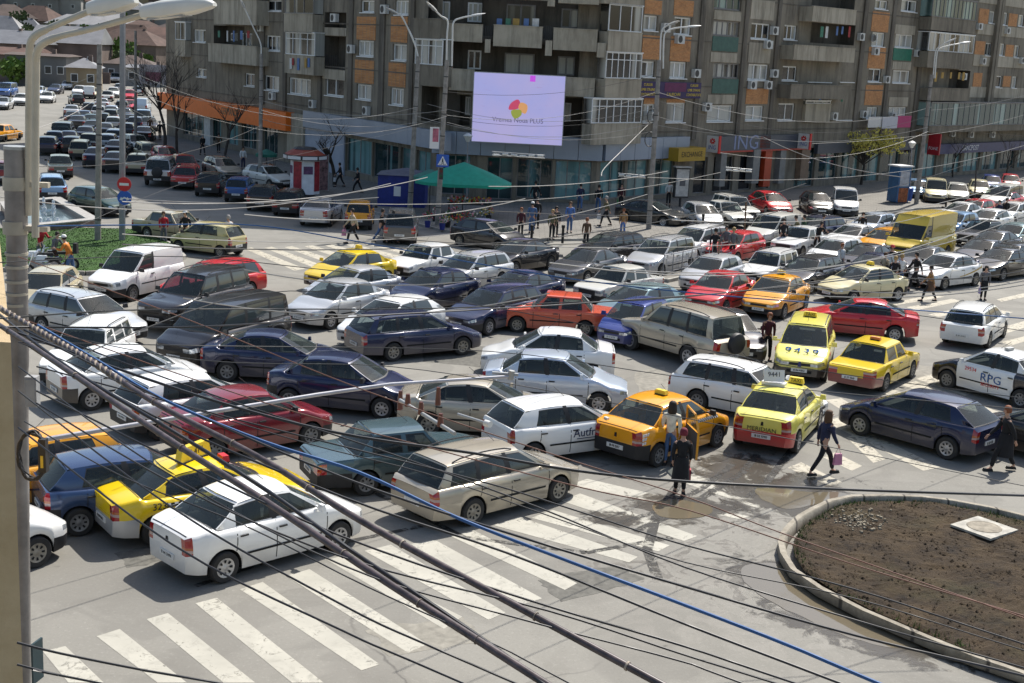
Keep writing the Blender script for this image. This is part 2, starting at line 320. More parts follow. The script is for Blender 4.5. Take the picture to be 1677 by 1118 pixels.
for i in range(2600):
    while 1:
        p=Vector((random.uniform(min(q.x for q in isl),max(q.x for q in isl)),random.uniform(min(q.y for q in isl),max(q.y for q in isl)),0)); ins=False
        for j in range(n):
            a,b=inner[j],inner[(j+1)%n]
            if (a.y>p.y)!=(b.y>p.y) and p.x<(b.x-a.x)*(p.y-a.y)/(b.y-a.y)+a.x: ins=not ins
        if ins: break
    s=random.choice((.012,.015,.02,.025,.04)); z=.19+.07*NZ.noise(Vector((p.x,p.y,.17))*1.3); c=len(k.v)
    for q in((1,0,0),(-1,0,0),(0,1,0),(0,-1,0),(0,0,1),(0,0,-1)): k.v.append((p.x+q[0]*s*random.uniform(.6,1.4),p.y+q[1]*s*random.uniform(.6,1.4),z+q[2]*s*random.uniform(.5,1)))
    for f in((0,2,4),(2,1,4),(1,3,4),(3,0,4),(2,0,5),(1,2,5),(3,1,5),(0,3,5)): k.f.append(tuple(c+i_ for i_ in f)); k.mi.append(0)
tag(k.obj('soil_clods',SOILM,weld=False),'loose brown clods of earth covering the kerbed island','soil',kind='stuff')
k=MB(); rr=random.Random(3)
for i in range(150):
    P=at(rr.gauss(1408,24),rr.gauss(850,9),.25); q=rr.uniform(.012,.045); k.box((P.x,P.y,.19+q*.4),(q*rr.uniform(1,2),q*rr.uniform(1,2),q),rz=rr.uniform(0,3),taper=.7)
tag(k.obj('rubble',plain('pale_rubble',(.22,.19,.14),.95,var=.35,sc=8),weld=False),'pale broken rubble scattered at the tip of the soil island','rubble',kind='stuff')
k=MB()
for i in range(900):
    j=rr.randrange(3,len(inner)-3); f=rr.random(); P=inner[j].lerp(inner[j+1],f); o_=(Vector((cx,cy,0))-P); o_.z=0; o_.normalize(); P=P+o_*abs(rr.gauss(0,.12)); h=rr.uniform(.02,.10); a=rr.uniform(0,pi); dx,dy=math.cos(a)*.012,math.sin(a)*.012
    k.v+=[(P.x-dx,P.y-dy,.17),(P.x+dx,P.y+dy,.17),(P.x+rr.uniform(-.05,.05),P.y+rr.uniform(-.05,.05),.19+h)]; c=len(k.v); k.f.append((c-3,c-2,c-1)); k.mi.append(0)
tag(k.obj('weeds',GRASSW,weld=False),'thin green weeds along the inside of the island kerb','weeds',kind='stuff')
P=at(1612,862,.26); k=MB(); k.box((0,0,-.035),(1.05,1.0,.05)); k.lathe([(0,-.004),(.30,-.003),(.33,.004),(.36,.004),(.38,-.012)],24,1)
o=k.obj('manhole_surround',[plain('old_concrete',(.40,.38,.33),.9,var=.4,sc=4),plain('manhole_lid',(.26,.23,.18),.9,var=.4,sc=5)],loc=P); o.rotation_euler=(0,0,R(38)); tag(o,'square concrete manhole with a round lid in the bare soil island','manhole')
# puddles
def puddle():
    m,t,b=nodes('muddy_water'); b.inputs['Base Color'].default_value=(.15,.125,.085,1); b.inputs['Roughness'].default_value=.06; b.inputs['Specular IOR Level'].default_value=.9; bump(t,b,noise(t,3,2),.04,.01); return m
PUD=puddle()
def dampm():
    m,t,b=nodes('damp_asphalt'); out=t.nodes['Material Output']; v=t.nodes.new('ShaderNodeTexCoord').outputs['Object']; f=noise(t,1.7,8,.72,v,dist=.8); u=t.nodes.new('ShaderNodeTexCoord').outputs['UV']
    b.inputs['Base Color'].default_value=(.065,.055,.042,1); b.inputs['Roughness'].default_value=.28; at_=t.nodes.new('ShaderNodeAttribute'); at_.attribute_name='edge'
    tr=t.nodes.new('ShaderNodeBsdfTransparent'); mx=t.nodes.new('ShaderNodeMixShader'); t.links.new(ramp(t,math_(t,'ADD',f,math_(t,'MULTIPLY',at_.outputs['Fac'],.42)),.62,.74,0,.8),mx.inputs[0]); t.links.new(tr.outputs[0],mx.inputs[1]); t.links.new(b.outputs[0],mx.inputs[2]); t.links.new(mx.outputs[0],out.inputs[0]); return m
DAMP=dampm()
def damp(x,y,rx,ry,rot=0,z=.0055):
    P=at(x,y,0); n=28; m=MB(); rg=(0,.35,.6,.8,1.0); ed=[]
    m.v.append((P.x,P.y,z)); ed.append(1.0)
    for r in rg[1:]:
        for i in range(n): a=2*pi*i/n; u,v=rx*r*math.cos(a),ry*r*math.sin(a); m.v.append((P.x+u*math.cos(rot)-v*math.sin(rot),P.y+u*math.sin(rot)+v*math.cos(rot),z)); ed.append(1-r)
    for i in range(n): m.f.append((0,1+i,1+(i+1)%n)); m.mi.append(0)
    for k in range(3):
        for i in range(n): a=1+k*n+i; b=1+k*n+(i+1)%n; m.f.append((a,a+n,b+n,b)); m.mi.append(0)
    o=m.obj('damp_asphalt',DAMP,weld=False); at_=o.data.attributes.new('edge','FLOAT','POINT'); at_.data.foreach_set('value',ed); struct(o)
damp(1290,812,3.0,2.6,.3,.0052); damp(1115,830,2.0,1.3,.2,.0054); damp(1300,960,2.6,1.2,-.9,.0056); damp(1420,1040,3.2,1.0,-.55,.0058); damp(1210,770,1.6,2.4,-.5,.0060); damp(1010,850,1.0,.7,0,.0062)
def pud(px):
    P=[at(x,y,0) for x,y in px]; out=[]
    n=len(P)
    for i in range(n):
        a,b,c,d=P[i-1],P[i],P[(i+1)%n],P[(i+2)%n]
        for q in range(6):
            u=q/6; p=.5*((2*b)+(-a+c)*u+(2*a-5*b+4*c-d)*u*u+(-a+3*b-3*c+d)*u**3); j=.05*NZ.noise(p*3); out.append(p+Vector((j,j*1.5,0)))
    k=MB(); k.quad([(p.x,p.y,.007) for p in out]); k.v=[(x,y,.0085) for x,y,z in k.v]; o=struct(k.obj('water',PUD,weld=False)); return o
pud([(1302,938),(1262,922),(1215,930),(1232,965),(1300,1005),(1370,1035),(1430,1055),(1490,1062),(1520,1050),(1523,1040),(1420,998),(1350,964)])
pud([(1236,802),(1270,800),(1330,806),(1375,806),(1392,812),(1350,822),(1310,832),(1280,832),(1255,822)])
pud([(1070,826),(1110,818),(1165,832),(1155,845),(1115,850),(1080,843)])
# ---------------- lawn and fountain ----------------
GRASS=plain('lawn_green',(.028,.072,.009),1,var=.4,sc=2)
lawn=[at(x,y,0) for x,y in((300,424),(280,404),(228,380),(55,376),(-60,382),(-60,440),(40,446),(140,450),(250,446))]
cen=sum((p for p in lawn),Vector())/len(lawn); lawn=sorted(lawn,key=lambda p:math.atan2(p.y-cen.y,p.x-cen.x))
slab('lawn',lawn,.16,GRASS)
k=MB()
def inpoly(p,P):
    ins=False
    for j in range(len(P)):
        a,b=P[j],P[(j+1)%len(P)]
        if (a.y>p.y)!=(b.y>p.y) and p.x<(b.x-a.x)*(p.y-a.y)/(b.y-a.y)+a.x: ins=not ins
    return ins
x0,x1,y0,y1=min(p.x for p in lawn),max(p.x for p in lawn),min(p.y for p in lawn),max(p.y for p in lawn)
for i in range(14000):
    p=Vector((random.uniform(x0,x1),random.uniform(y0,y1),0))
    if not inpoly(p,lawn): continue
    a=random.uniform(0,pi); h=random.uniform(.02,.06); w_=.025; dx,dy=math.cos(a)*w_,math.sin(a)*w_
    k.v+=[(p.x-dx,p.y-dy,.155),(p.x+dx,p.y+dy,.155),(p.x+random.uniform(-.04,.04),p.y+random.uniform(-.04,.04),.16+h)]; c=len(k.v); k.f.append((c-3,c-2,c-1)); k.mi.append(0)
tag(k.obj('grass',GRASS,weld=False),'short bright green grass of the lawn around the two poles','grass',kind='stuff')
MARB=plain('pink_marble',(.20,.14,.12),.3,var=.3,sc=5); MARBT=plain('pale_stone',(.38,.36,.33),.5,var=.2,sc=4)
fb=empty('fountain','low square fountain basin with splashing jets beyond the lawn','fountain',at(85,362,0))
P=[at(x,y,0)-fb.location for x,y in((35,386),(153,374),(92,338),(10,346))]
k=MB(); kt=MB(); kw=MB(); kw.quad([(p.x,p.y,.22) for p in P])
for i in range(4):
    a,b=P[i],P[(i+1)%4]; d=b-a; c=(a+b)/2; k.box((c.x,c.y,.2),(d.length+.3,.45,.5),rz=math.atan2(d.y,d.x)); kt.box((c.x,c.y,.48),(d.length+.5-.02*i,.6,.06+.004*i),rz=math.atan2(d.y,d.x))
k.obj('basin_wall',MARB,fb,weld=False); kt.obj('rim',MARBT,fb,weld=False); wm=plain('fountain_water',(.10,.14,.16),.08,var=.3,sc=6); kw.obj('water',wm,fb,weld=False)
FOAM=plain('white_spray',(.75,.78,.80),.6,var=.1)
for x,y,h in((72,352,.95),(88,352,.8),(80,368,.35),(66,366,.3),(95,366,.3)):
    q=at(x,y,.22)-fb.location; k=MB()
    for i in range(70):
        f=random.random(); r=.12*(1-f)+.05; a=random.uniform(0,2*pi); c=Vector((q.x+math.cos(a)*r*random.random(),q.y+math.sin(a)*r*random.random(),.2+h*f)); s=.05
        k.box(c,(s,s,s*1.6),rz=a)
    k.obj('jet',FOAM,fb,weld=False)
# ---------------- vehicles ----------------
TY={
'sedan':dict(L=4.13,W=1.74,H=1.52,wb=2.63,fo=.78,r=.305,zn=.70,zc=.98,zr=1.00,zd=1.06,zt=.98,A0=1.08,A1=1.84,C1=2.98,C0=3.56,B=(2.28,2.36),D=(3.13,3.09),wt=.60),
'sleek':dict(L=4.42,W=1.76,H=1.44,wb=2.68,fo=.90,r=.315,zn=.66,zc=.92,zr=.96,zd=1.02,zt=.94,A0=1.25,A1=2.12,C1=3.10,C0=3.86,B=(2.50,2.60),D=(3.40,3.30),wt=.57),
'hatch':dict(L=3.90,W=1.68,H=1.46,wb=2.48,fo=.78,r=.295,zn=.68,zc=.93,zr=.97,zd=.96,zt=.90,A0=1.02,A1=1.78,C1=3.42,C0=3.80,B=(2.22,2.32),D=(3.18,3.05),wt=.58),
'longhatch':dict(L=4.20,W=1.75,H=1.48,wb=2.61,fo=.85,r=.31,zn=.66,zc=.95,zr=1.00,zd=.98,zt=.92,A0=1.05,A1=1.95,C1=3.45,C0=4.08,B=(2.44,2.55),D=(3.45,3.30),wt=.57),
'wagon':dict(L=4.42,W=1.73,H=1.47,wb=2.54,fo=.86,r=.31,zn=.67,zc=.93,zr=.97,zd=.93,zt=.88,A0=1.20,A1=1.98,C1=3.96,C0=4.29,B=(2.34,2.42),D=(3.18,3.16),wt=.59,rails=1,q=(4.00,3.82)),
'mcv':dict(L=4.45,W=1.74,H=1.64,wb=2.90,fo=.78,r=.315,zn=.74,zc=1.00,zr=1.03,zd=.98,zt=.92,A0=1.10,A1=1.86,C1=4.12,C0=4.36,B=(2.38,2.44),D=(3.30,3.28),wt=.62,rails=1,q=(4.10,3.98)),
'suv':dict(L=4.75,W=1.88,H=1.86,wb=2.78,fo=.82,r=.37,zn=.95,zc=1.14,zr=1.18,zd=1.10,zt=1.04,A0=1.32,A1=1.98,C1=4.36,C0=4.52,B=(2.50,2.56),D=(3.35,3.33),wt=.68,rails=1,q=(4.25,4.18),sill=.36,spare=1),
'mini':dict(L=3.50,W=1.50,H=1.48,wb=2.34,fo=.62,r=.27,zn=.70,zc=.93,zr=.97,zd=.94,zt=.88,A0=.72,A1=1.42,C1=3.10,C0=3.40,B=(1.86,1.94),D=(2.78,2.70),wt=.54),
'boxy':dict(L=4.34,W=1.64,H=1.43,wb=2.44,fo=.78,r=.29,zn=.74,zc=.90,zr=.92,zd=.90,zt=.84,A0=1.32,A1=1.80,C1=2.98,C0=3.42,B=(2.28,2.32),D=(3.08,3.02),wt=.60,box=1),
'boxwagon':dict(L=4.05,W=1.62,H=1.46,wb=2.42,fo=.68,r=.29,zn=.74,zc=.90,zr=.92,zd=.88,zt=.84,A0=1.25,A1=1.74,C1=3.75,C0=3.96,B=(2.20,2.24),D=(3.00,2.98),wt=.60,box=1,q=(3.75,3.62),rails=1),
'minivan':dict(L=4.80,W=1.90,H=1.92,wb=3.00,fo=.90,r=.33,zn=.88,zc=1.12,zr=1.16,zd=1.10,zt=1.04,A0=.92,A1=1.85,C1=4.58,C0=4.72,B=(2.42,2.46),D=(3.60,3.60),wt=.74,q=(4.45,4.40)),
'smallvan':dict(L=4.16,W=1.71,H=1.80,wb=2.57,fo=.82,r=.31,zn=.82,zc=1.06,zr=1.10,zd=1.05,zt=.98,A0=.98,A1=1.68,C1=3.98,C0=4.08,B=(2.12,2.14),D=(3.1,3.1),wt=.70,van=1),
'bigvan':dict(L=5.60,W=2.02,H=2.52,wb=3.40,fo=.95,r=.36,zn=1.00,zc=1.30,zr=1.35,zd=1.3,zt=1.2,A0=.70,A1=1.62,C1=5.52,C0=5.56,B=(1.95,1.95),D=(3.4,3.4),wt=.86,van=1,wtop=.60),
}
UU=[-1,-.965,-.8,-.5,0,.5,.8,.965,1]; VV=[0,.05,.5,.94,1]
def car_proto(k,lod=0):
    p=TY[k]; L,W,H=p['L'],p['W']/2,p['H']; xf=p['wb']/2+p['fo']; sill=p.get('sill',.20); bx=p.get('box',0)
    parts={n:MB() for n in('body','front_bumper','rear_bumper','bonnet_grille','interior')}
    heads=[MB(),MB()]; tails=[MB(),MB()]
    def interp(T,s):
        for (a,b),(c,d) in zip(T,T[1:]):
            if s<=c: f=(s-a)/(c-a); f=max(0,min(1,f)); return b+(d-b)*(f if bx else f*f*(3-2*f))
        return T[-1][1]
    def w(s):
        f=min(s,L-s); T=((0,.86),(.10,.93),(.35,.975),(.9,1),(3,1)) if bx else ((0,.66),(.08,.80),(.25,.92),(.55,.975),(1.0,1),(3,1))
        if s>L/2: T=((0,.86),(.10,.93),(.35,.97),(.9,1),(3,1)) if (bx or p['C0']>L-.3) else ((0,.74),(.08,.86),(.25,.94),(.55,.975),(1.0,1),(3,1))
        return W*interp(T,f)
    def zs(s):
        return interp(((0,p['zn']-.05),(.10,p['zn']),(.35,p['zn']+.07),(p['A0']-.05,p['zc']),(p['B'][0],p['zc']+.01),(p['C0']-.05,p['zr'] if p['C0']<L-.3 else p['zd']),(p['C0']+.06,p['zd']),(L-.08,p['zt']+.02),(L,p['zt']-.03)),s)
    sf=p['fo']; sr=p['fo']+p['wb']; RA=p['r']+.055
    def zb(s):
        for c in(sf,sr):
            if abs(s-c)<RA-1e-6: return max(p['r']+math.sqrt(max(0,RA*RA-(s-c)**2)),sill)
            if abs(abs(s-c)-RA)<=1e-6: return p['r']
        if s<sf-RA: return sill+.05*(1-s/max(.01,sf-RA))
        if s>sr+RA: return sill+.04+.05*(s-sr-RA)/max(.01,L-sr-RA)
        return sill
    st=[0,.04,.10,.2]; 
    for c in(sf,sr):
        st+=[c-RA-.004,c+RA+.004]+[c+RA*math.cos(a*pi/12) for a in range(13)]
    st+=[p['A0']-.25,p['A0'],p['B'][0],p['D'][0],p['C0'],L-.2,L-.10,L-.04,L]
    st=sorted(set(round(x,4) for x in st)); st=[s for i,s in enumerate(st) if i==0 or s-st[i-1]>.0035]
    TT=[0,.28,.52,.72,.93,1.0]
    def gy(t): 
        return (.965,.995,1,1,.985,.955)[t] if bx else (.955,.99,1,.995,.965,.925)[t]
    def sidey(s,z):
        a,b=zb(s),zs(s); t=max(0,min(1,(z-a)/(b-a))); 
        for i in range(5):
            if t<=TT[i+1]: f=(t-TT[i])/(TT[i+1]-TT[i]); return w(s)*(gy(i)+(gy(i+1)-gy(i))*f)
        return w(s)*gy(5)
    cr=.012 if bx else .035
    def ring(s):
        a,b=zb(s),zs(s); ww=w(s); r_=[(0,a),(ww*.90,a)]
        r_+=[(ww*gy(i),a+TT[i]*(b-a)) for i in range(6)]
        e=.6 if s<.15 or s>L-.15 else 1
        r_+=[(ww*(.90 if bx else .87),b+cr*.45*e),(ww*.5,b+cr*.9*e),(0,b+cr*e)]
        return r_
    rings=[ring(s) for s in st]
    X=lambda s:xf-s
    for i in range(len(st)-1):
        s0,s1=st[i],st[i+1]; sm=(s0+s1)/2; a,b=rings[i],rings[i+1]
        for sgn in(1,-1):
            for j in range(10):
                if j>=8 and p['A0']+.04<sm<p['C0']-.04: continue
                q=[(X(s0),sgn*a[j][0],a[j][1]),(X(s1),sgn*b[j][0],b[j][1]),(X(s1),sgn*b[j+1][0],b[j+1][1]),(X(s0),sgn*a[j+1][0],a[j+1][1])]
                if sgn>0: q=q[::-1]
                tgt=parts['body']; mi=0
                if j<2: mi=1
                elif 2<=j<=3 and s1<=sf-RA+.001: tgt=parts['front_bumper']
                elif 2<=j<=3 and s0>=sr+RA-.001: tgt=parts['rear_bumper']
                elif j==5 and s1<=.201: tgt=heads[0 if sgn>0 else 1]
                elif 4<=j<=(5 if bx else 6) and s0>=L-(.2 if bx else .105): tgt=tails[0 if sgn>0 else 1]
                tgt.quad(q,mi)
    for end,s,rg in((0,st[0],rings[0]),(1,st[-1],rings[-1])):
        for j in range(2,9):
            a,b=rg[j],rg[j+1]; cols=[1,.60,-.60,-1] if end==0 or bx else [1,.80,-.80,-1]
            if j==9: break
            for c in range(3):
                q=[(X(s),a[0]*cols[c],a[1]),(X(s),a[0]*cols[c+1],a[1]),(X(s),b[0]*cols[c+1],b[1]),(X(s),b[0]*cols[c],b[1])]
                if end==0: q=q[::-1]
                tgt=parts['body']
                if j<=3: tgt=parts['front_bumper' if end==0 else 'rear_bumper']
                elif end==0 and j==5 and c!=1: tgt=heads[0 if c==0 else 1]
                elif end==0 and j in(4,5) and c==1: tgt=parts['bonnet_grille'] if j==5 or bx else tgt
                elif end==1 and j in((4,5) if bx else (4,5,6)) and c!=1: tgt=tails[0 if c==0 else 1]
                tgt.quad(q)
        a=rg[9]; b=rg[8]
        for c in(1,-1):
            q=[(X(s),b[0]*c,b[1]),(X(s),a[0]*c,a[1]),(X(s),0,a[1]),(X(s),0,b[1])]
            q2=[(X(s),a[0]*c,a[1]),(X(s),0,rg[10][1]),(X(s),0,a[1])]
            parts['body'].quad(q if (c>0)^(end==0) else q[::-1]); parts['body'].quad(q2 if (c>0)^(end==0) else q2[::-1])
    # greenhouse
    A0,A1,C1,C0=p['A0'],p['A1'],p['C1'],p['C0']; wt=p['wt']*1.0; zt0=H-.055
    def zt(s):
        f=(s-A1)/(C1-A1); return zt0-(.0 if bx else .045)*(2*f-.9)**2 - (.02 if bx else 0)*(f if f>0 else 0)
    def yb(s): return w(s)*(.90 if bx else .87)
    def yt(s):
        f=(s-A1)/(C1-A1); return wt*(1-.05*max(0,-f+.2)-.06*max(0,f-.7))
    def sp(sb,stp,t,sg):
        s=sb+(stp-sb)*t; z0,z1=zs(sb)+cr*.45,zt(stp); y=yb(sb)+(yt(stp)-yb(sb))*t+.028*math.sin(pi*t)*(0.3 if bx else 1)
        return Vector((X(s),sg*y,z0+(z1-z0)*t))
    G={'windscreen':MB(),'rear_window':MB()}; sides=[]; parts['roof']=MB() ; rf=parts['body']
    pw=.055
    lines=[(A0,A1),(A0+.16,A1+.05)]; kinds=['p']
    cols=[]
    B,D,q=p['B'],p['D'],p.get('q')
    cols.append(('p',A0,A1,A0+.17,A1+.06)); cols.append(('w',A0+.17,A1+.06,B[0]-pw,B[1]-pw)); cols.append(('p',B[0]-pw,B[1]-pw,B[0]+pw,B[1]+pw))
    if p.get('van'): cols.append(('p',B[0]+pw,B[1]+pw,C0,C1))
    else:
        cols.append(('w',B[0]+pw,B[1]+pw,D[0],D[1]))
        if q: cols+= [('p',D[0],D[1],D[0]+.08,D[1]+.08),('w',D[0]+.08,D[1]+.08,q[0],q[1]),('p',q[0],q[1],C0,C1)]
        else: cols.append(('p',D[0],D[1],C0,C1))
    WT=p.get('wtop',.90); rows=[0,.05,WT*.4,WT*.7,WT,1]; VVV=[0,.05,WT*.5,WT+(.04 if WT>.8 else 0),1]
    def patch(fn,glass,mb,t0,t1,a,b,flip,body=None):
        # glass cell with a black rubber frame, both bulging with the surface
        fr=.022
        us=[0,fr/max(.1,abs(b-a)) if 1 else 0,.5,1-fr/max(.1,abs(b-a)),1]; ts=[t0,t0+(t1-t0)*.05,(t0+t1)/2,t1-(t1-t0)*.05,t1]
        for i in range(4):
            for j in range(4):
                qd=[fn(us[i],ts[j]),fn(us[i+1],ts[j]),fn(us[i+1],ts[j+1]),fn(us[i],ts[j+1])]
                if flip: qd=qd[::-1]
                mb.quad(qd,0 if (0<i<3 and 0<j<3) else 1)
    for sg in(1,-1):
        for kind,b0,t0,b1,t1 in cols:
            n=3 if kind=='w' else 2
            for i in range(n if kind=='p' else 1):
                f0,f1=i/n,(i+1)/n
                for j in range(5):
                    if kind=='w' and 0<j<4: continue
                    g0,g1=(f0,f1) if kind=='p' else (0,1)
                    qd=[sp(b0+(b1-b0)*g0,t0+(t1-t0)*g0,rows[j],sg),sp(b0+(b1-b0)*g1,t0+(t1-t0)*g1,rows[j],sg),sp(b0+(b1-b0)*g1,t0+(t1-t0)*g1,rows[j+1],sg),sp(b0+(b1-b0)*g0,t0+(t1-t0)*g0,rows[j+1],sg)]
                    rf.quad(qd if sg<0 else qd[::-1],2 if kind=='p' and b1-b0<.14 and not bx else 0)
            if kind=='w':
                mb=MB(); patch(lambda u,t:sp(b0+(b1-b0)*u,t0+(t1-t0)*u,t,sg)+Vector((0,0,0)),True,mb,.05,WT,b0,b1,sg>0); sides.append(mb)
    def screen(front):
        sb,stp=(A0,A1) if front else (C0,C1); bb,bt=((.16,.10) if front else (-.10,-.08)); 
        if bx: bb*=.35;bt*=.35
        if p.get('van'): bb*=.8
        mb=G['windscreen' if front else 'rear_window']
        if not front and p['C0']>L-.3: bb*=.5;bt*=.6
        def fn(u,t):   # u -1..1
            P=sp(sb,stp,t,1); s=-P.y*-1
            bow=(bb+(bt-bb)*t)*(1-u*u); cz=(cr*.55*(1-t)+.03*t)*(1-u*u)
            return Vector((P.x+bow,u*P.y,P.z+cz-(.012*(1-t)*(1-u*u))))
        for i in range(8):
            for j in range(4):
                qd=[fn(UU[i],VVV[j]),fn(UU[i+1],VVV[j]),fn(UU[i+1],VVV[j+1]),fn(UU[i],VVV[j+1])]
                if not front: qd=qd[::-1]
                inside=0<i<7 and 0<j<3
                solid=p.get('van') and not front
                if inside and not solid: mb.quad(qd,0)
                elif inside: rf.quad(qd,0)
                elif j in(0,) or (0<i<7): (rf if solid else mb).quad(qd,0 if solid else 1) if j==0 else rf.quad(qd,0)
                else: rf.quad(qd,0)
    screen(True); screen(False)
    NR=7
    def rfn(f,u):
        s=A1+(C1-A1)*f; P=Vector((X(s),0,zt(s))); ba=.10*(1-f)*(.35 if bx else 1)-.08*f*(.6 if p['C0']>L-.3 else 1)*(.35 if bx else 1)
        return Vector((P.x+ba*(1-u*u),u*yt(s),P.z+.03*(1-u*u)+.022*(1-abs(u)**8)))
    for i in range(NR):
        for j in range(8):
            rf.quad([rfn(i/NR,UU[j]),rfn(i/NR,UU[j+1]),rfn((i+1)/NR,UU[j+1]),rfn((i+1)/NR,UU[j])][::-1] if 0 else [rfn(i/NR,UU[j]),rfn((i+1)/NR,UU[j]),rfn((i+1)/NR,UU[j+1]),rfn(i/NR,UU[j+1])][::-1],0)
    # door shut lines and trim proud of the side
    for sg in(1,-1):
        for s in (A0+.02,B[0],)+(() if p.get('van') else (min(D[0]+.03,sr-RA+.18) ,)):
            if abs(s-sr)<RA-.05: 
                za=zb(s)+.01
            else: za=zb(s)+.05
            pr=None
            for z in [za+(zs(s)-za)*i/5 for i in range(6)]:
                c=Vector((X(s),sg*(sidey(s,z)+.003),z))
                if pr: 
                    qd=[pr+Vector((-.010,0,0)),pr+Vector((.010,0,0)),c+Vector((.010,0,0)),c+Vector((-.010,0,0))]; rf.quad(qd if sg<0 else qd[::-1],1)
                pr=c
        n=12; a_,b_=sf+RA+.10,sr-RA-.08; z=.50 if H<1.7 else .62
        for i in range(n):
            s0,s1=a_+(b_-a_)*i/n,a_+(b_-a_)*(i+1)/n
            if min(abs(s1-B[0]),abs(s0-B[0]))<.001: continue
            y0,y1=sidey(s0,z)+.012,sidey(s1,z)+.012
            qd=[(X(s0),sg*y0,z-.022),(X(s1),sg*y1,z-.022),(X(s1),sg*y1,z+.022),(X(s0),sg*y0,z+.022)]; rf.quad(qd if sg>0 else qd[::-1],1)
    def across(s0,s1,dz,f):
        a,b=ring(s0),ring(s1)
        for j in(8,9):
            for sg in(1,-1):
                q=[(X(s0),sg*a[j][0]*f,a[j][1]+dz),(X(s1),sg*b[j][0]*f,b[j][1]+dz),(X(s1),sg*b[j+1][0]*f,b[j+1][1]+dz),(X(s0),sg*a[j+1][0]*f,a[j+1][1]+dz)]; rf.quad(q if sg<0 else q[::-1],1)
    across(A0-.085,A0-.035,.004,.96)
    if C0<L-.3: across(C0+.05,C0+.068,.004,.98); across(L-.055,L-.04,.004,.98)
    me={}
    body=[None,UNDER,BLACK]
    def put(n,mb,mats,sm=32): me.setdefault(n,[]).append(mb.mesh(n,mats,sm))
    put('body',parts['body'],[pt('white'),UNDER,BLACK],28 if bx or p.get('van') else 46)
    put('front_bumper',parts['front_bumper'],[BLACK]); put('rear_bumper',parts['rear_bumper'],[BLACK])
    g_=parts['bonnet_grille']
    gz=zs(0)*.5+zb(0)*.5; gm=MB(); gm.box((X(0)+.006,0,zb(0)+.30*(zs(0)-zb(0))),(.03,W*.9,.09)); g_.v+=[]; 
    put('grille',g_,[BLACK]) ; put('air_intake',gm,[UNDER])
    for h_ in heads: put('headlight',h_,[HEADL])
    for h_ in tails: put('tail_light',h_,[TAIL])
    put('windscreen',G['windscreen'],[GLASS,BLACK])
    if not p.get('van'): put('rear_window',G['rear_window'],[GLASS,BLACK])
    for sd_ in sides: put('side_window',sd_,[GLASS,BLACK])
    wp=MB()
    for y0 in(-.05,.45):
        if p['A0']: wp.tube([(X(A0)+.02,y0,zs(A0)+.05),(X(A0+.14),y0-.28,zs(A0)+.12),(X(A0+.22),y0-.52,zs(A0)+.16)],.011,4)
    put('wiper',wp,[BLACK],None)
    # interior
    it=MB(); zf=.42 if H<1.7 else .55; zbm=p['zc']
    it.box((X((A0+C0)/2),0,zf),(C0-A0-.2,W*1.55,.04),1); it.box((X(A0+.16),0,zbm-.12),(.36,W*1.5,.2),1)
    if not p.get('van'): it.box((X(C0-.2),0,zbm-.06),(.5,W*1.45,.05),1)
    rowsx=[B[0]-.28]+([] if p.get('van') else [D[0]-.15])
    for s in rowsx:
        for yy in(-.36,.36) if W>.78 else (-.32,.32):
            rear_=s>B[0]+.2; k_=.72 if rear_ else 1
            it.box((X(s-.25),yy,zf+.17),(.5,.46,.2)); it.box((X(s+.05),yy,zf+.19+.31*k_),(.14,.46,.62*k_),taper=.8)
            if not rear_ or H>1.6: it.box((X(s+.03),yy,min(zf+.88,H-.32)),(.09,.24,.16),taper=.85)
    if p.get('van'): it.box((X(B[0]+.1),0,(zf+zt0)/2),(.04,W*1.35,zt0-zf-.1),1)
    put('interior',it,[SEAT,BLACK],None)
    # mirrors, handles, plates, wipers
    for sg in(1,-1):
        mr=MB(); s=A0+.22; mr.box((X(s),sg*(w(s)*.92+.02),zs(s)+.06),(.06,.1,.04)); mr.box((X(s)-.01,sg*(w(s)+.09),zs(s)+.09),(.09,.17,.13),taper=.8); put('wing_mirror',mr,[BLACK],40)
        for s in((B[0]-.14,)+(() if p.get('van') else (D[0]-.12 if D[0]-.12<sr-RA else sr-RA+.10,))):
            hd=MB(); z=zs(s)-.13; hd.box((X(s),sg*(sidey(s,z)+.018),z),(.17,.03,.032)); put('door_handle',hd,[BLACK],40)
    for s,xx,zz in((0,.012,.42 if H<1.7 else .5),(L,-.012,.52 if (bx or p['C0']>L-.3) else .50)):
        pl=MB(); pl.box((X(s)+xx,0,zz),(.02,.50,.11)); put('number_plate',pl,[PLATE],None)
    # rims
    ty=MB(); r=p['r']; ty.lathe([(r*.62,-.10),(r*.92,-.10),(r*.99,-.075),(r,-.03),(r,.03),(r*.99,.075),(r*.92,.10),(r*.64,.10),(r*.60,.06)],24,axis='y')
    rm=MB(); rm.lathe([(0.0,.085),(r*.12,.085),(r*.2,.072),(r*.50,.085),(r*.585,.096),(r*.625,.098),(r*.63,.04)],24,axis='y')
    nb=8
    for i in range(nb):
        a=2*pi*i/nb; c0,c1=a-.17,a+.17; r0,r1=r*.30,r*.50
        P=[(math.cos(c0)*r0,.088,math.sin(c0)*r0),(math.cos(c1)*r0,.088,math.sin(c1)*r0),(math.cos(c1)*r1,.096,math.sin(c1)*r1),(math.cos(c0)*r1,.096,math.sin(c0)*r1)]; rm.quad(P[::-1],1)
    me['wheel']=[ty.mesh('tyre',[RUBBER],40)]; me['rim']=[rm.mesh('rim',[RIM,UNDER],40)]
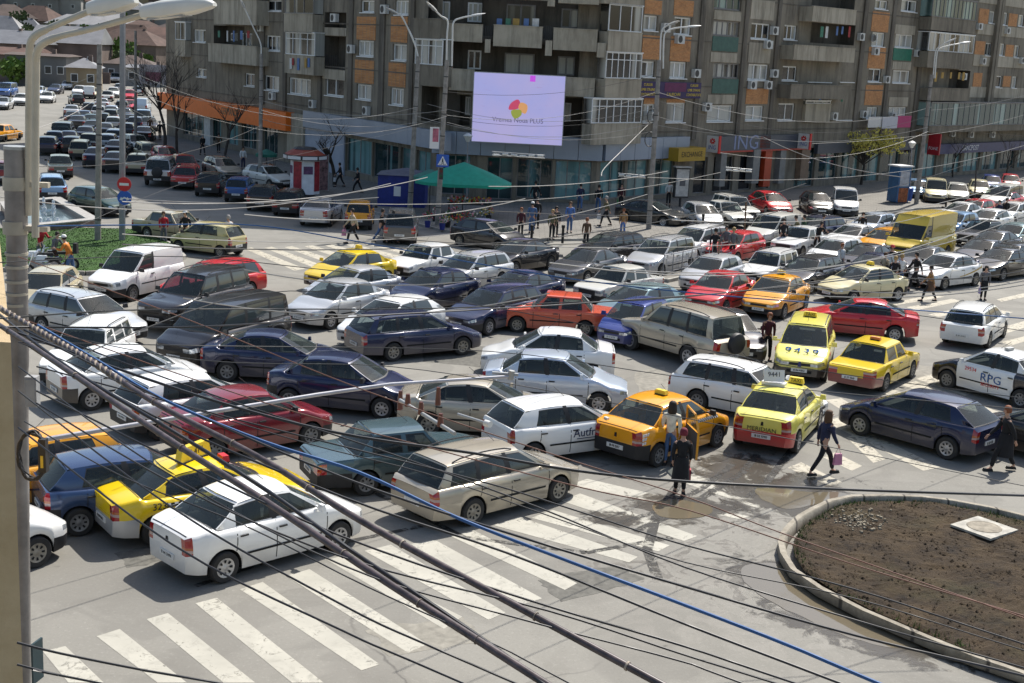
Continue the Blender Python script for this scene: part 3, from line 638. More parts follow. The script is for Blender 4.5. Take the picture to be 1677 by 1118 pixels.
    if p.get('rails'):
        for sg in(1,-1):
            rl=MB(); pts=[]
            for i in range(9):
                f=.08+.84*i/8; s=A1+(C1-A1)*f; z=zt(s)+.03+.055*math.sin(pi*min(1,max(0,(i)/8)))**.35; pts.append((X(s),sg*(yt(s)-.045),z))
            rl.tube(pts,.016,6); put('roof_rail',rl,[BLACK],50)
    if p.get('spare'):
        sw=MB(); M=Matrix.Translation((X(L)-.11,0,.98))@Matrix.Rotation(R(90),4,'Z'); sw.lathe([(0,.12),(.27,.12),(.33,.09),(.35,.03),(.35,-.06),(.30,-.1),(0,-.1)],24,axis='y',M=M); put('spare_wheel',sw,[BLACK,BLACK],40)
    an=MB(); an.tube([(X(A1+.18),0,zt0+.06),(X(A1+.50),0,zt0+.33)],.006,4); put('aerial',an,[BLACK],None)
    wh=[(X(sf),1),(X(sf),-1),(X(sr),1),(X(sr),-1)]
    return dict(me=me,wh=wh,ww=W-.115,r=p['r'],p=p,side=sidey,X=X,zs=zs,zt=zt,xf=xf)
PROTO={}; PLT=[]
RIMS=[RIM,plain('dusty_wheel_trim',(.30,.27,.22),.6,.2,var=.35,sc=7),plain('grey_wheel_trim',(.22,.22,.22),.45,.3,var=.3,sc=7)]
CARS=[]
FARSKIP={'wiper','door_handle','interior','air_intake','aerial','number_plate'}
def car(kind,colour,x,y,dx,dy,label,mode='R',cat='car',wheel=None,bump_c=None,group=None,skip=(),name=None,far=None,scale=1.0,extra=None):
    """mode R: x,y roof centre pixel, dx,dy forward direction in the picture. mode WL / WR: x,y rear and dx,dy front wheel contact pixels on the car's left / right side"""
    if kind not in PROTO: PROTO[kind]=car_proto(kind)
    c=PROTO[kind]; p=c['p']
    if mode=='R':
        z=p['H']; P=at(x,y,z); Q=at(x+dx,y+dy,z); d=(Q-P); d.z=0; d.normalize()
        roofmid=c['xf']-(p['A1']+p['C1'])/2; O=P-d*roofmid; O.z=0
    elif mode=='F':   # the two lower corners of the front bumper: the car's right, then its left
        a,b=at(x,y,.3),at(dx,dy,.3); l=(b-a); l.z=0; l.normalize(); d=Vector((l.y,-l.x,0)); O=(a+b)/2-d*(c['xf']-.1); O.z=0
    else:
        a,b=at(x,y),at(dx,dy); d=b-a; d.z=0; d.normalize(); sgn=1 if mode=='WL' else -1
        left=Vector((-d.y,d.x,0)); O=(a+b)/2-left*sgn*(c['ww']+.03); O.z=0
    if name is None: name='van' if 'van' in kind and cat=='van' else 'car'
    rz=math.atan2(d.y,d.x); e=empty(name,label,cat,O,rz,group)
    isfar=pxm(O)<24 if far is None else far
    M=pt(colour); BC=M if bump_c=='body' else (pt(bump_c) if bump_c else BLACK)
    for n,ms in c['me'].items():
        if n in('wheel','rim') or n in skip or (isfar and n in FARSKIP): continue
        for me in ms:
            if n in('front_bumper','rear_bumper','grille') and len(me.polygons)==0: continue
            o=bpy.data.objects.new(n,me); COL.objects.link(o); o.parent=e
            if n=='body': o.material_slots[0].link='OBJECT'; o.material_slots[0].material=M
            elif 'bumper' in n: o.material_slots[0].link='OBJECT'; o.material_slots[0].material=BC
            elif n=='wing_mirror' and bump_c: o.material_slots[0].link='OBJECT'; o.material_slots[0].material=M
    for wx,sg in c['wh']:
        o=bpy.data.objects.new('wheel',c['me']['wheel'][0]); COL.objects.link(o); o.parent=e; o.location=(wx,sg*c['ww'],c['r']); 
        if sg<0: o.rotation_euler=(0,0,pi)
        if not isfar:
            q=bpy.data.objects.new('rim',c['me']['rim'][0]); COL.objects.link(q); q.parent=o; q.material_slots[0].link='OBJECT'; q.material_slots[0].material=RIMS[len(CARS)%3]
            if sg<0: pass
    if not isfar and kind not in('bigvan',):
        if not PLT:
            for t_ in('B 12 KTR','B 86 MNO','B 35 SDA','IF 07 GLX','B 91 VLE','B 64 CRT'): o=text(t_,.085,plain('plate_text',(.02,.02,.02),.6),None,(0,0,0),(0,0,0),'plate_lettering',sx=.95); PLT.append(o.data); bpy.data.objects.remove(o)
        tall=p['H']>=1.7; rb=(p.get('box',0) or p['C0']>p['L']-.3)
        if not(extra and 'plates' in getattr(extra,'__qualname__','')) and label.find('zebra crossing')<0:
            for xx,zz,rz_ in((c['X'](0)+.0235,.42 if not tall else .5,90),(c['X'](p['L'])-.0235,.52 if rb else .50,-90)): o=bpy.data.objects.new('plate_lettering',PLT[len(CARS)%6]); COL.objects.link(o); o.parent=e; o.location=(xx,0,zz); o.rotation_euler=(R(90),0,R(rz_)); o.scale=(.95,1,1)
    if extra: extra(e,c)
    CARS.append((e,c)); return e,c
# ---------------- buildings ----------------
def render_wall(n,c1,c2,str_=.85):
    m,t,b=nodes(n); tc=t.nodes.new('ShaderNodeTexCoord'); v=tc.outputs['Object']
    mp=t.nodes.new('ShaderNodeMapping'); mp.inputs['Scale'].default_value=(1,1,.12); t.links.new(v,mp.inputs[0])
    st=noise(t,1.6,7,.75,mp.outputs[0]); a=noise(t,.35,5,.6,v); f=noise(t,6,6,.7,v)
    c=pmix(t,c1,c2,ramp(t,a,.35,.65)); c=pmix(t,c,tuple(x*.45 for x in c1),ramp(t,st,.46,.68,0,str_)); c=pmix(t,c,tuple(min(1,x*1.5) for x in c2),ramp(t,f,.62,.85,0,.35))
    t.links.new(c,b.inputs['Base Color']); b.inputs['Roughness'].default_value=.95; bump(t,b,f,.3,.02); return m
WALL=render_wall('stained_render',(.19,.164,.124),(.28,.245,.19)); WALLL=render_wall('pale_stained_render',(.36,.315,.24),(.50,.445,.35),.8); RECESS=render_wall('shaded_recess_render',(.09,.078,.062),(.13,.115,.093))  # RECESS repeats WALL in darker tones, loggia shade put into the colour
def brickm():
    m,t,b=nodes('orange_brick'); v=t.nodes.new('ShaderNodeTexCoord').outputs['Object']; 
    sx=t.nodes.new('ShaderNodeSeparateXYZ'); t.links.new(v,sx.inputs[0]); cb=t.nodes.new('ShaderNodeCombineXYZ'); t.links.new(math_(t,'ADD',sx.outputs[0],sx.outputs[1]),cb.inputs[0]); t.links.new(sx.outputs[2],cb.inputs[1])
    br=t.nodes.new('ShaderNodeTexBrick'); br.inputs['Scale'].default_value=1; br.inputs['Brick Width'].default_value=.26; br.inputs['Row Height'].default_value=.085; br.inputs['Mortar Size'].default_value=.008
    br.inputs['Color1'].default_value=(.62,.29,.10,1); br.inputs['Color2'].default_value=(.48,.20,.07,1); br.inputs['Mortar'].default_value=(.32,.24,.17,1); t.links.new(cb.outputs[0],br.inputs[0])
    t.links.new(pmix(t,br.outputs[0],(.16,.08,.04),ramp(t,noise(t,1.5,6,.7,v),.5,.8,0,.6)),b.inputs['Base Color']); b.inputs['Roughness'].default_value=.9; return m
BRICK=brickm(); WALLD=render_wall('dark_stained_render',(.13,.112,.088),(.19,.167,.135))
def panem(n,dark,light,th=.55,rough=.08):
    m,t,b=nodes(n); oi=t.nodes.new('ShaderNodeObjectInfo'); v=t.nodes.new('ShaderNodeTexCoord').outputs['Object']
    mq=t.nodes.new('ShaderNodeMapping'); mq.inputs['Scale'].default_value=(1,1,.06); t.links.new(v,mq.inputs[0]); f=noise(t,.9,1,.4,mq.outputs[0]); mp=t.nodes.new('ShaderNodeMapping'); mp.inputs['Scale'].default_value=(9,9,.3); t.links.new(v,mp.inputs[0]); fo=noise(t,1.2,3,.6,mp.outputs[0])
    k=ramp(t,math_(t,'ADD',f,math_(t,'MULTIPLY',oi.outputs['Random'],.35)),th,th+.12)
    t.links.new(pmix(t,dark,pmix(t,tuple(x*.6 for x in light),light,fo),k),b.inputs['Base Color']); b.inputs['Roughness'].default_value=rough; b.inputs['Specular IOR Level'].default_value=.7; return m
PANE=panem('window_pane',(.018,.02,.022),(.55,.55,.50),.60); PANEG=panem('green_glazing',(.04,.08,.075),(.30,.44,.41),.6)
SHOPG=panem('shop_glass',(.02,.045,.048),(.22,.40,.40),.62,.03)  # pale teal bands painted in for reflections on the shop windows
WF=plain('white_window_frame',(.78,.78,.76),.5,var=.1); WFG=plain('grey_window_frame',(.22,.21,.20),.6); METAL=plain('dark_metal',(.05,.05,.052),.5,.4)
ACW=plain('white_casing',(.58,.58,.55),.5,var=.1); PANELB=plain('blue_grey_cladding',(.30,.35,.43),.35,.2,var=.08,sc=.5); STONEG=plain('grey_stone_cladding',(.20,.20,.195),.5,var=.2,sc=2)
class Wing:
    def __init__(s,A,B,name,label,ztop=27.5,depth=11):
        s.A=Vector((A[0],A[1],0)); s.B=Vector((B[0],B[1],0)); s.d=(s.B-s.A).normalized(); s.n=Vector((s.d.y,-s.d.x,0)); s.L=(s.B-s.A).length; s.holes=[]; s.zt=ztop; s.e=None; s.depth=depth; s.offs=0
    def hit(s,px,py,off=0.0):
        r=ray(px,py); O=s.A+s.n*off; k=(O-CP).dot(s.n)/r.dot(s.n); P=CP+r*k; return (P-s.A).dot(s.d),P.z
    def rect(s,x0,y0,x1,y1,off=0.0):
        xc,yc=(x0+x1)/2,(y0+y1)/2; u0=s.hit(x0,yc,off)[0]; u1=s.hit(x1,yc,off)[0]; z0=s.hit(xc,y1,off)[1]; z1=s.hit(xc,y0,off)[1]; return u0,z0,u1,z1
    def P(s,u,z,o=0.0): return s.A+s.d*u+s.n*o+Vector((0,0,z))
    def bx(s,mb,u0,z0,u1,z1,o0,o1,mi=0):
        k=len(mb.v)
        for z in(z0,z1):
            for u,o in((u0,o1),(u1,o1),(u1,o0),(u0,o0)): mb.v.append(tuple(s.P(u,z,o)))
        for f in((3,2,1,0),(4,5,6,7),(0,1,5,4),(1,2,6,5),(2,3,7,6),(3,0,4,7)): mb.f.append(tuple(k+i for i in f)); mb.mi.append(mi)
    def hole(s,r,dep): s.holes.append((r,dep))
    def build_wall(s,mb,mi=0,rec=1):
        us=sorted({0,s.L}|{min(max(r[0],0),s.L) for r,_ in s.holes}|{min(max(r[2],0),s.L) for r,_ in s.holes}); zs_=sorted({-.2,s.zt}|{r[1] for r,_ in s.holes}|{r[3] for r,_ in s.holes})
        for j in range(len(zs_)-1):
            run=None
            for i in range(len(us)-1):
                uc,zc=(us[i]+us[i+1])/2,(zs_[j]+zs_[j+1])/2; h=any(r[0]<uc<r[2] and r[1]<zc<r[3] for r,_ in s.holes)
                if not h and run is None: run=us[i]
                if h and run is not None: mb.quad([s.P(run,zs_[j]),s.P(us[i],zs_[j]),s.P(us[i],zs_[j+1]),s.P(run,zs_[j+1])],mi); run=None
            if run is not None: mb.quad([s.P(run,zs_[j]),s.P(s.L,zs_[j]),s.P(s.L,zs_[j+1]),s.P(run,zs_[j+1])],mi)
        for (a,b,c,d),dep in s.holes:
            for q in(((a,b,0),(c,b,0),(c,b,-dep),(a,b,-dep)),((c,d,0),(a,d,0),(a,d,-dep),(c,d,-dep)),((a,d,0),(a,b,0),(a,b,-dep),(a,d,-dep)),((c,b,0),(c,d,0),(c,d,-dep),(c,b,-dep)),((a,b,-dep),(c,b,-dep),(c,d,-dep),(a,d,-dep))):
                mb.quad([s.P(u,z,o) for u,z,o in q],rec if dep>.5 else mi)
    def window(s,e,r,cols=2,off=-.14,frame=WF,pane=PANE,fw=.10,sill=True,trans=None,name='window'):
        a,b,c,d=r; m=MB()
        s.bx(m,a,b,c,b+fw,off-.04,off+.02); s.bx(m,a,d-fw,c,d,off-.04,off+.02); s.bx(m,a,b+fw,a+fw,d-fw,off-.04,off+.02); s.bx(m,c-fw,b+fw,c,d-fw,off-.04,off+.02)
        for i in range(1,cols):
            u=a+(c-a)*i/cols; s.bx(m,u-fw*.55,b+fw,u+fw*.55,d-fw,off-.038,off+.018)
        if trans: z=b+(d-b)*trans; s.bx(m,a+fw,z-fw*.4,c-fw,z+fw*.4,off-.036,off+.016)
        if sill: s.bx(m,a-.06,b-.07,c+.06,b-.003,-.1,.10)
        o=m.obj(name,frame,e,weld=False); p=MB(); p.quad([s.P(a+fw,b+fw,off-.02),s.P(c-fw,b+fw,off-.02),s.P(c-fw,d-fw,off-.02),s.P(a+fw,d-fw,off-.02)]); p.obj('pane',pane,o,weld=False); return o
WG={}
def ac(W_,e,px,py,sz=.85):
    u,z=W_.hit(px,py,.2); m=MB(); h=.30; w=sz/2; W_.bx(m,u-w,z-h,u+w,z+h,.06,.36)
    f=m.obj('air_conditioner',ACW,e,weld=False); g=MB(); 
    k=[W_.P(u-w*.25+.24*math.cos(i*pi/8),z+.24*math.sin(i*pi/8),.365) for i in range(16)]; g.quad(k); g.obj('fan_grille',METAL,f,weld=False)
def wins(W_,e,L,cols=2,dep=.2,**k):
    for x0,y0,x1,y1 in L:
        r=W_.rect(x0,y0,x1,y1); W_.hole(r,dep); W_.window(e,r,cols,**k)
def balcony(W_,e,x0,yt,x1,yb,out=1.15,mat=None,glazed=None,cols=5,rail=False,frame=WF,pane=PANE,trans=None):
    """parapet from yt to yb (pixels, measured on its outer face); glazed=y of the top of the glazing above it"""
    u0,z0,u1,z1=W_.rect(x0,yt,x1,yb,out); m=MB(); t=.1
    W_.bx(m,u0,z0-.0,u1,z0+.12,0.004,out-t); W_.bx(m,u0,z0,u1,z1,out-t,out); W_.bx(m,u0,z0+.12,u0+t,z1,0.004,out-t); W_.bx(m,u1-t,z0+.12,u1,z1,0.004,out-t)
    W_.bx(m,u0-.03,z1+.002,u1+.03,z1+.06,out-t-.03,out+.03)
    b=m.obj('balcony',mat or WALLL,e,weld=False)
    if glazed is not None:
        zz=W_.hit((x0+x1)/2,glazed,out)[1]; r=(u0+.02,z1+.06,u1-.02,zz); W_.window(e,r,cols,off=out-.08,frame=frame,pane=pane,sill=False,trans=trans,fw=.06)
        for u in(u0+.03,u1-.07):
            q=MB(); q.quad([W_.P(u,z1+.06,.01),W_.P(u,z1+.06,out-.12),W_.P(u,zz,out-.12),W_.P(u,zz,.01)]); q.obj('side_glazing',pane,e,weld=False)
        q=MB(); W_.bx(q,u0-.02,zz,u1+.02,zz+.07,.003,out); q.obj('glazing_roof',frame,e,weld=False)
    return b
def decor(W_,e,x0,y0,x1,y1,mat,out=.03,name='brick_panel'):
    u0,z0,u1,z1=W_.rect(x0,y0,x1,y1,out); m=MB(); W_.bx(m,u0,z0,u1,z1,.003,out); return m.obj(name,mat,e,weld=False)
PL=(-33.4,126.4); 
dl=(Vector((-9.9,93.2))-Vector((-33.4,126.4))).normalized(); ex=Vector((-33.4,126.4))-dl*1.5
P1=(ex.x,ex.y); P2=(-5.52,87.0); P3=(5.0,87.0); P4=(11.9,94.4); 
dr=(Vector((52.4,138))-Vector((4.9,86.9))).normalized(); P5=Vector((4.9,86.9))+dr*24; P6=P5+dr*26; P7=P6+dr*60
GL=Wing(P1,P2,'','')
GC=Wing(P2,P3,'','')
GR=Wing(P3,tuple(P5),'','')
def s2(x): return x/3.993
# --- block with the rounded corner
e1=empty('apartment_block','long grey stained apartment block on the left turning the corner behind the screen','building',(0,0,0))
W_=GL
A=[(436,0,461,18,2),(436,58,459,83,3),(433,124,457,148,2),(473,128,509,155,4),(591,0,613,20,2),(647,0,669,24,3),(586,66,612,92,3),(643,72,666,99,2),(584,138,608,163,2),(639,144,661,172,3),(317,48,337,69,3),(395,54,413,78,3),(323,112,338,126,2),(401,120,417,141,2),(533,128,563,157,2)]
for x0,y0,x1,y1,c in A:
    r=W_.rect(x0,y0,x1,y1); W_.hole(r,.22); W_.window(e1,r,c)
for x0,y0,x1,y1 in((532,20,567,45),(531,59,566,113),(350,42,400,72),(690,142,728,200)):
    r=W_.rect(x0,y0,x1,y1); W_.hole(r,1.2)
for x0,y0,x1,y1 in((584,27,615,65),(640,27,667,69),(581,98,612,136),(636,103,664,142)): decor(W_,e1,x0,y0,x1,y1,BRICK)
for x0,y0,x1,y1 in((531,45,567,58),(528,114,565,130),(470,92,478,120),(499,92,508,122),(286,68,302,92)): decor(W_,e1,x0,y0,x1,y1,WALLL,.06,'wall_panel')
balcony(W_,e1,465,23,512,53,glazed=-4,cols=3,frame=WFG,out=.9); balcony(W_,e1,466,91,514,121,glazed=53,cols=4,trans=.72,out=.9)
balcony(W_,e1,341,74,420,104,out=1.1); balcony(W_,e1,350,0,420,40,glazed=-25,out=1.1,cols=5)
balcony(W_,e1,286,66,303,92,glazed=36,cols=2,out=.6)
balcony(W_,e1,677,31,722,63,out=.9,mat=WALL); balcony(W_,e1,677,107,722,140,glazed=64,cols=4,trans=.75,out=.9,mat=WALL)
m=MB(); 
for i in range(7): W_.bx(m,*[W_.rect(534,90,566,112)[0]+i*.3,W_.rect(534,90,566,112)[1],W_.rect(534,90,566,112)[0]+i*.3+.04,W_.rect(534,90,566,112)[3]],.02,.06)
m.obj('railing',METAL,e1,weld=False)
ac(W_,e1,548,29); ac(W_,e1,446,157,.8); ac(W_,e1,600,181,.7); ac(W_,e1,407,21)
# corner face
W_=GC; GCN=GC.n
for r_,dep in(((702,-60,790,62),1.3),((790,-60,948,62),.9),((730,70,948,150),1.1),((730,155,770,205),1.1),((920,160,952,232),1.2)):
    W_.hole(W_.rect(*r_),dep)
def wback(px,off,cols,**k):
    r=W_.rect(*px,off); W_.window(e1,r,cols,off=off+.08,sill=False,**k)
wback((724,2,737,32),-1.3,1); wback((766,4,791,36),-1.3,3); wback((766,82,788,113),-1.1,2); wback((762,158,772,188),-1.1,2)
wback((829,7,877,43),-.9,2,frame=WFG); wback((919,14,948,46),-.9,2,frame=WFG); wback((826,87,875,121),-1.1,2,frame=WFG); wback((913,92,941,123),-1.1,2,frame=WFG); wback((923,168,935,198),-1.2,1)
balcony(W_,e1,732,40,790,68,out=1.3); balcony(W_,e1,808,43,888,77,out=1.3); balcony(W_,e1,906,48,978,83,out=1.3)
balcony(W_,e1,735,114,776,148,out=1.3); balcony(W_,e1,918,128,974,158,out=1.3)
balcony(W_,e1,780,-28,900,-2,out=1.3); balcony(W_,e1,915,-22,982,6,out=1.3)
m=MB()
for x0,x1 in((791,807),(889,905)):
    u0,z0,u1,z1=W_.rect(x0,42,x1,68,1.2)
    for i in range(5): W_.bx(m,u0+i*(u1-u0)/5,z0,u0+i*(u1-u0)/5+.04,z1,1.18,1.22)
m.obj('railing',METAL,e1,weld=False)
for x0,y0,x1,y1 in((893,66,904,91),(794,64,803,86),(897,-10,909,10),(978,70,992,94)): decor(W_,e1,x0,y0,x1,y1,WALLL,1.32,'downstand')
# right-hand part of the corner block
W_=GR
balcony(W_,e1,996,53,1051,85,glazed=8,cols=3,out=.8); balcony(W_,e1,991,130,1050,160,glazed=86,cols=6,trans=.72,out=.8); balcony(W_,e1,990,-8,1053,8,out=.8)
u=W_.rect(968,203,1050,235,.8); balcony(W_,e1,968,203,1050,236,glazed=162,cols=7,trans=.7,out=.8)
for x0,y0,x1,y1,c in((1054,25,1077,50,2),(1051,100,1072,126,2),(1053,170,1072,200,2),(1104,28,1132,57,2),(1097,101,1124,128,3),(1091,168,1122,200,2)):
    r=W_.rect(x0,y0,x1,y1); W_.hole(r,.22); W_.window(e1,r,c)
for x0,y0,x1,y1 in((1056,0,1084,23),(1052,58,1081,97),(1104,0,1136,26),(1098,60,1131,100),(1055,160,1072,170),(1092,162,1122,168)): decor(W_,e1,x0,y0,x1,y1,BRICK)
ac(W_,e1,1113,64,.8)
for y0 in(34,103):
    decor(W_,e1,1167,y0+26,1209,y0+50,plain('green_sheet',(.05,.12,.095),.6),.05,'green_panel')
    r=W_.rect(1168,y0,1211,y0+25); W_.hole(r,.25); W_.window(e1,r,5,frame=WFG,sill=False)
r=W_.rect(1170,-20,1215,16); W_.hole(r,.25); W_.window(e1,r,4,frame=WFG,sill=False,pane=PANEG)
for x0,y0,x1,y1 in((1170,18,1214,33),(1164,86,1207,102),(1159,155,1203,170)): decor(W_,e1,x0,y0,x1,y1,WALLL,.05,'wall_panel')
r=W_.rect(1158,172,1199,199); W_.hole(r,.22); W_.window(e1,r,2); ac(W_,e1,1158,175,.8)
r=W_.rect(1155,-10,1165,232)
# right-hand block
e2=empty('apartment_block','tall grey stained apartment block on the right with a dark bank at street level','building',(0,0,0))
for x0,y0,x1,y1,c in((1230,38,1261,64,3),(1225,105,1258,131,3),(1221,173,1250,197,2)):
    r=W_.rect(x0,y0,x1,y1); W_.hole(r,.22); W_.window(e2,r,c)
decor(W_,e2,1222,144,1258,170,BRICK); ac(W_,e2,1258,73); ac(W_,e2,1232,139,.8); ac(W_,e2,1258,139,.7)
for x0,y0,x1,y1 in((1230,0,1268,32),(1226,70,1262,103)): decor(W_,e2,x0,y0,x1,y1,WALLL,.04,'wall_panel')
for x0,y0,x1,y1,c in((1284,41,1305,65,3),(1281,108,1305,132,2),(1274,169,1301,197,2),(1376,111,1399,134,2),(1369,172,1395,196,2),(1324,108,1362,134,2)):
    r=W_.rect(x0,y0,x1,y1); W_.hole(r,.22); W_.window(e2,r,c)
GR2=Wing(tuple(P5),tuple(P6),'',''); GR3=Wing(tuple(P6),tuple(P7),'','',ztop=25)
# all of these lie on the same line; GR covers u 0..24, the rest GR2/GR3
r=W_.rect(1322,40,1402,75); 
balcony(GR2,e2,1331,14,1402,38,out=1.2,mat=WALLL); balcony(GR2,e2,1300,77,1400,100,out=1.2); balcony(GR2,e2,1295,140,1394,162,out=1.2,mat=WALL)
balcony(GR2,e2,1319,171,1360,199,glazed=165,cols=3,out=.3)
GR2.hole(GR2.rect(1328,38,1400,72),1.3); r=GR2.rect(1331,-40,1402,12); GR2.hole(r,1.3)
W_=GR2
for x0,y0,x1,y1,c in((1433,0,1454,15,2),(1428,53,1449,76,2),(1422,112,1443,134,2),(1419,175,1437,195,2),(1476,0,1502,19,2),(1466,56,1495,78,3),(1462,115,1490,136,2),(1455,175,1484,193,3)):
    r=W_.rect(x0,y0,x1,y1); W_.hole(r,.22); W_.window(e2,r,c)
for x0,y0,x1,y1 in((1428,19,1456,52),(1422,77,1450,112),(1417,139,1445,172)): decor(W_,e2,x0,y0,x1,y1,BRICK)
decor(W_,e2,1463,79,1493,99,plain('bright_green_panel',(.02,.16,.10),.6),.05,'green_panel')
for x0,y0,x1,y1 in((1466,41,1499,56),(1462,101,1492,114),(1456,159,1487,174)): decor(W_,e2,x0,y0,x1,y1,WALLL,.05,'wall_panel')
ac(W_,e2,1434,84); ac(W_,e2,1503,87); ac(W_,e2,1415,187); ac(W_,e2,1430,62,.1)
W_=GR3
e3=empty('apartment_block','far apartment block at the right edge with long glazed balconies','building',(0,0,0))
balcony(W_,e3,1525,31,1598,52,glazed=-2,cols=12,out=1.2,frame=WFG,pane=PANEG,mat=WALL); balcony(W_,e3,1519,86,1593,112,glazed=55,cols=9,out=1.2,mat=WALL); balcony(W_,e3,1525,145,1588,165,out=1.2,mat=WALL)
W_.hole(W_.rect(1518,114,1588,144),1.2)
balcony(W_,e3,1522,205,1760,214,glazed=169,cols=30,out=1.3,frame=WFG,pane=PANEG,mat=WALL)
for x0,y0,x1,y1 in((1620,18,1629,38),(1641,20,1650,41),(1668,24,1677,43),(1614,70,1624,91),(1637,71,1645,91),(1661,74,1669,94),(1631,124,1641,143),(1657,125,1665,144),(1686,26,1694,45),(1680,77,1690,96)):
    r=W_.rect(x0,y0,x1,y1); W_.hole(r,.22); W_.window(e3,r,1)
for x0,y0,x1,y1 in((1603,14,1619,40),(1597,67,1613,90),(1594,119,1608,142),(1652,22,1666,43),(1647,73,1660,93),(1643,124,1655,142)): decor(W_,e3,x0,y0,x1,y1,BRICK)
for x0,y0,x1,y1 in((1601,43,1700,60),(1594,92,1694,110),(1588,143,1690,160),(1604,-10,1700,10)): decor(W_,e3,x0,y0,x1,y1,WALLL,.06,'wall_panel')
for x in(1636,1631): decor(W_,e3,x-2,-20,x+2,170,WALL,.35,'pilaster')
ac(W_,e3,1604,43); ac(W_,e3,1674,99); ac(W_,e3,1578,125)
# pilasters and cornices give the facades relief
for W_,e,L in((GL,e1,((463,-30,468,180),(520,-30,526,190),(570,-30,576,196),(620,-30,628,204),(670,-30,676,208),(424,-30,432,170))),(GR,e1,((1143,-30,1150,228),)),(GR,e2,((1215,-30,1221,232),(1268,-30,1273,232))),(GR2,e2,((1408,-30,1414,228),(1455,-30,1460,226),(1506,-30,1512,224)))):
    for q in L: decor(W_,e,*q,WALLD,.12,'pilaster')
# ---- street level: shops
def strip(W_,e,x0,yt0,yb0,x1,yt1,yb1,mat,o0,o1,name,panels=0,gap=.02):
    a,zt0_=W_.hit(x0,yt0,o1); _,zb0=W_.hit(x0,yb0,o1); b,zt1_=W_.hit(x1,yt1,o1); _,zb1=W_.hit(x1,yb1,o1); zt_=(zt0_+zt1_)/2; zb_=(zb0+zb1)/2; m=MB()
    n=max(1,panels)
    for i in range(n): W_.bx(m,a+(b-a)*i/n+(gap if panels else 0),zb_,a+(b-a)*(i+1)/n,zt_,o0,o1)
    return m.obj(name,mat,e,weld=False),(a,b,zb_,zt_)
ORG=plain('orange_fascia',(.85,.17,.012),.5,var=.08)
fo_,(a,b,z0_,z1_)=strip(GL,e1,258,151,177,468,184,213,ORG,.01,.75,'orange_fascia')
def wtext(W_,body,size,u,z,o,mat,parent,name='lettering',sx=1.0):
    M=Matrix((W_.d,Vector((0,0,1)),W_.n)).transposed(); return text(body,size,mat,parent,W_.P(u,z,o),M,name,sx=sx)
TG=plain('dark_green_letter',(.02,.10,.06),.5); TW=plain('white_letter',(.75,.75,.75),.5,var=.03); TY_=plain('yellow_letter',(.75,.55,.05),.5,var=.05); TR=plain('red_letter',(.6,.02,.02),.5,var=.05); TB=plain('blue_letter',(.02,.07,.32),.5,var=.05); TK=plain('black_letter',(.015,.015,.015),.6)
u_=GL.hit(375,190,.8)[0]; wtext(GL,'GERMANOS',.85,u_,(z0_+z1_)/2,.76,TG,e1,sx=.8)
# fascia panels
strip(GL,e1,496,181,203,730,216,252,PANELB,.01,.45,'fascia_cladding',13)
a0=GC.hit(735,230,.45); m=MB(); zb_,zt_=3.0,4.45
for i in range(7): GC.bx(m,-.35+i*1.6,zb_,-.35+i*1.6+1.57,zt_,.01,.45)
m.obj('fascia_cladding',PANELB,e1,weld=False)
m=MB()
for i in range(6): GR.bx(m,.3+i*1.55,zb_,.3+i*1.55+1.52,zt_,.01,.45)
m.obj('fascia_cladding',PANELB,e1,weld=False)
def shopwin(W_,e,u0,u1,z0,z1,cols,mat=SHOPG,fr=WFG,dep=.3):
    W_.hole((u0,z0,u1,z1),dep); W_.window(e,(u0,z0,u1,z1),cols,off=-dep+.1,frame=fr,pane=mat,sill=False,fw=.06,name='shop_window')
u=lambda W_,x,y:W_.hit(x,y)[0]
for x0,x1,c in((300,333,3),(346,362,2),(372,390,2),(396,420,3),(430,455,3)): shopwin(GL,e1,u(GL,x0,210),u(GL,x1,215),.55,3.0,c)
decor(GL,e1,334,178,344,241,plain('white_pillar',(.5,.5,.48),.6),.3,'pillar'); decor(GL,e1,470,186,496,262,WALLL,.3,'pillar')
decor(GL,e1,497,204,563,285,plain('pale_blue_stone',(.34,.38,.46),.5,var=.1,sc=1),.12,'stone_panel')
for x0,x1,c in((566,608,2),(610,652,2),(656,672,1),(682,705,2)): shopwin(GL,e1,u(GL,x0,250),u(GL,x1,260),.5,2.95,c)
for a,b,c in((.2,2.2,2),(3.3,5.0,2),(5.3,7.6,3),(7.8,10.2,3)): shopwin(GC,e1,a,b,.3 if a!=3.3 else .12,2.9,c)
for a,b,c in((.4,3.0,2),(3.3,5.6,2),(5.9,8.6,2)): shopwin(GR,e1,a,b,.4,2.9,c)
# right wing: exchange office, bank, shops
YB=plain('yellow_lightbox',(.40,.25,.02),.5,var=.1); DG=plain('dark_grey_fascia',(.07,.08,.10),.4,var=.1)
o,(a,b,z0_,z1_)=strip(GR,e1,1112,241,262,1156,243,265,YB,.01,1.3,'yellow_light_box'); wtext(GR,'EXCHANGE',.52,(a+b)/2,(z0_+z1_)/2,1.31,TK,e1,sx=.9)
o,(a,b,z0_,z1_)=strip(GR,e2,1176,224,246,1330,219,243,DG,.01,.5,'bank_fascia')
m=MB(); GR.bx(m,a,z0_-.12,b,z0_-.004,.01,.53); m.obj('red_edge',plain('red_strip',(.45,.05,.03),.5),e2,weld=False)
wtext(GR,'ING',1.5,GR.hit(1222,236,.5)[0],(z0_+z1_)/2,.51,plain('pale_blue_letter',(.22,.26,.42),.5),e2,sx=1.3)
OR2=plain('orange_red_panel',(.45,.055,.018),.45,var=.1)
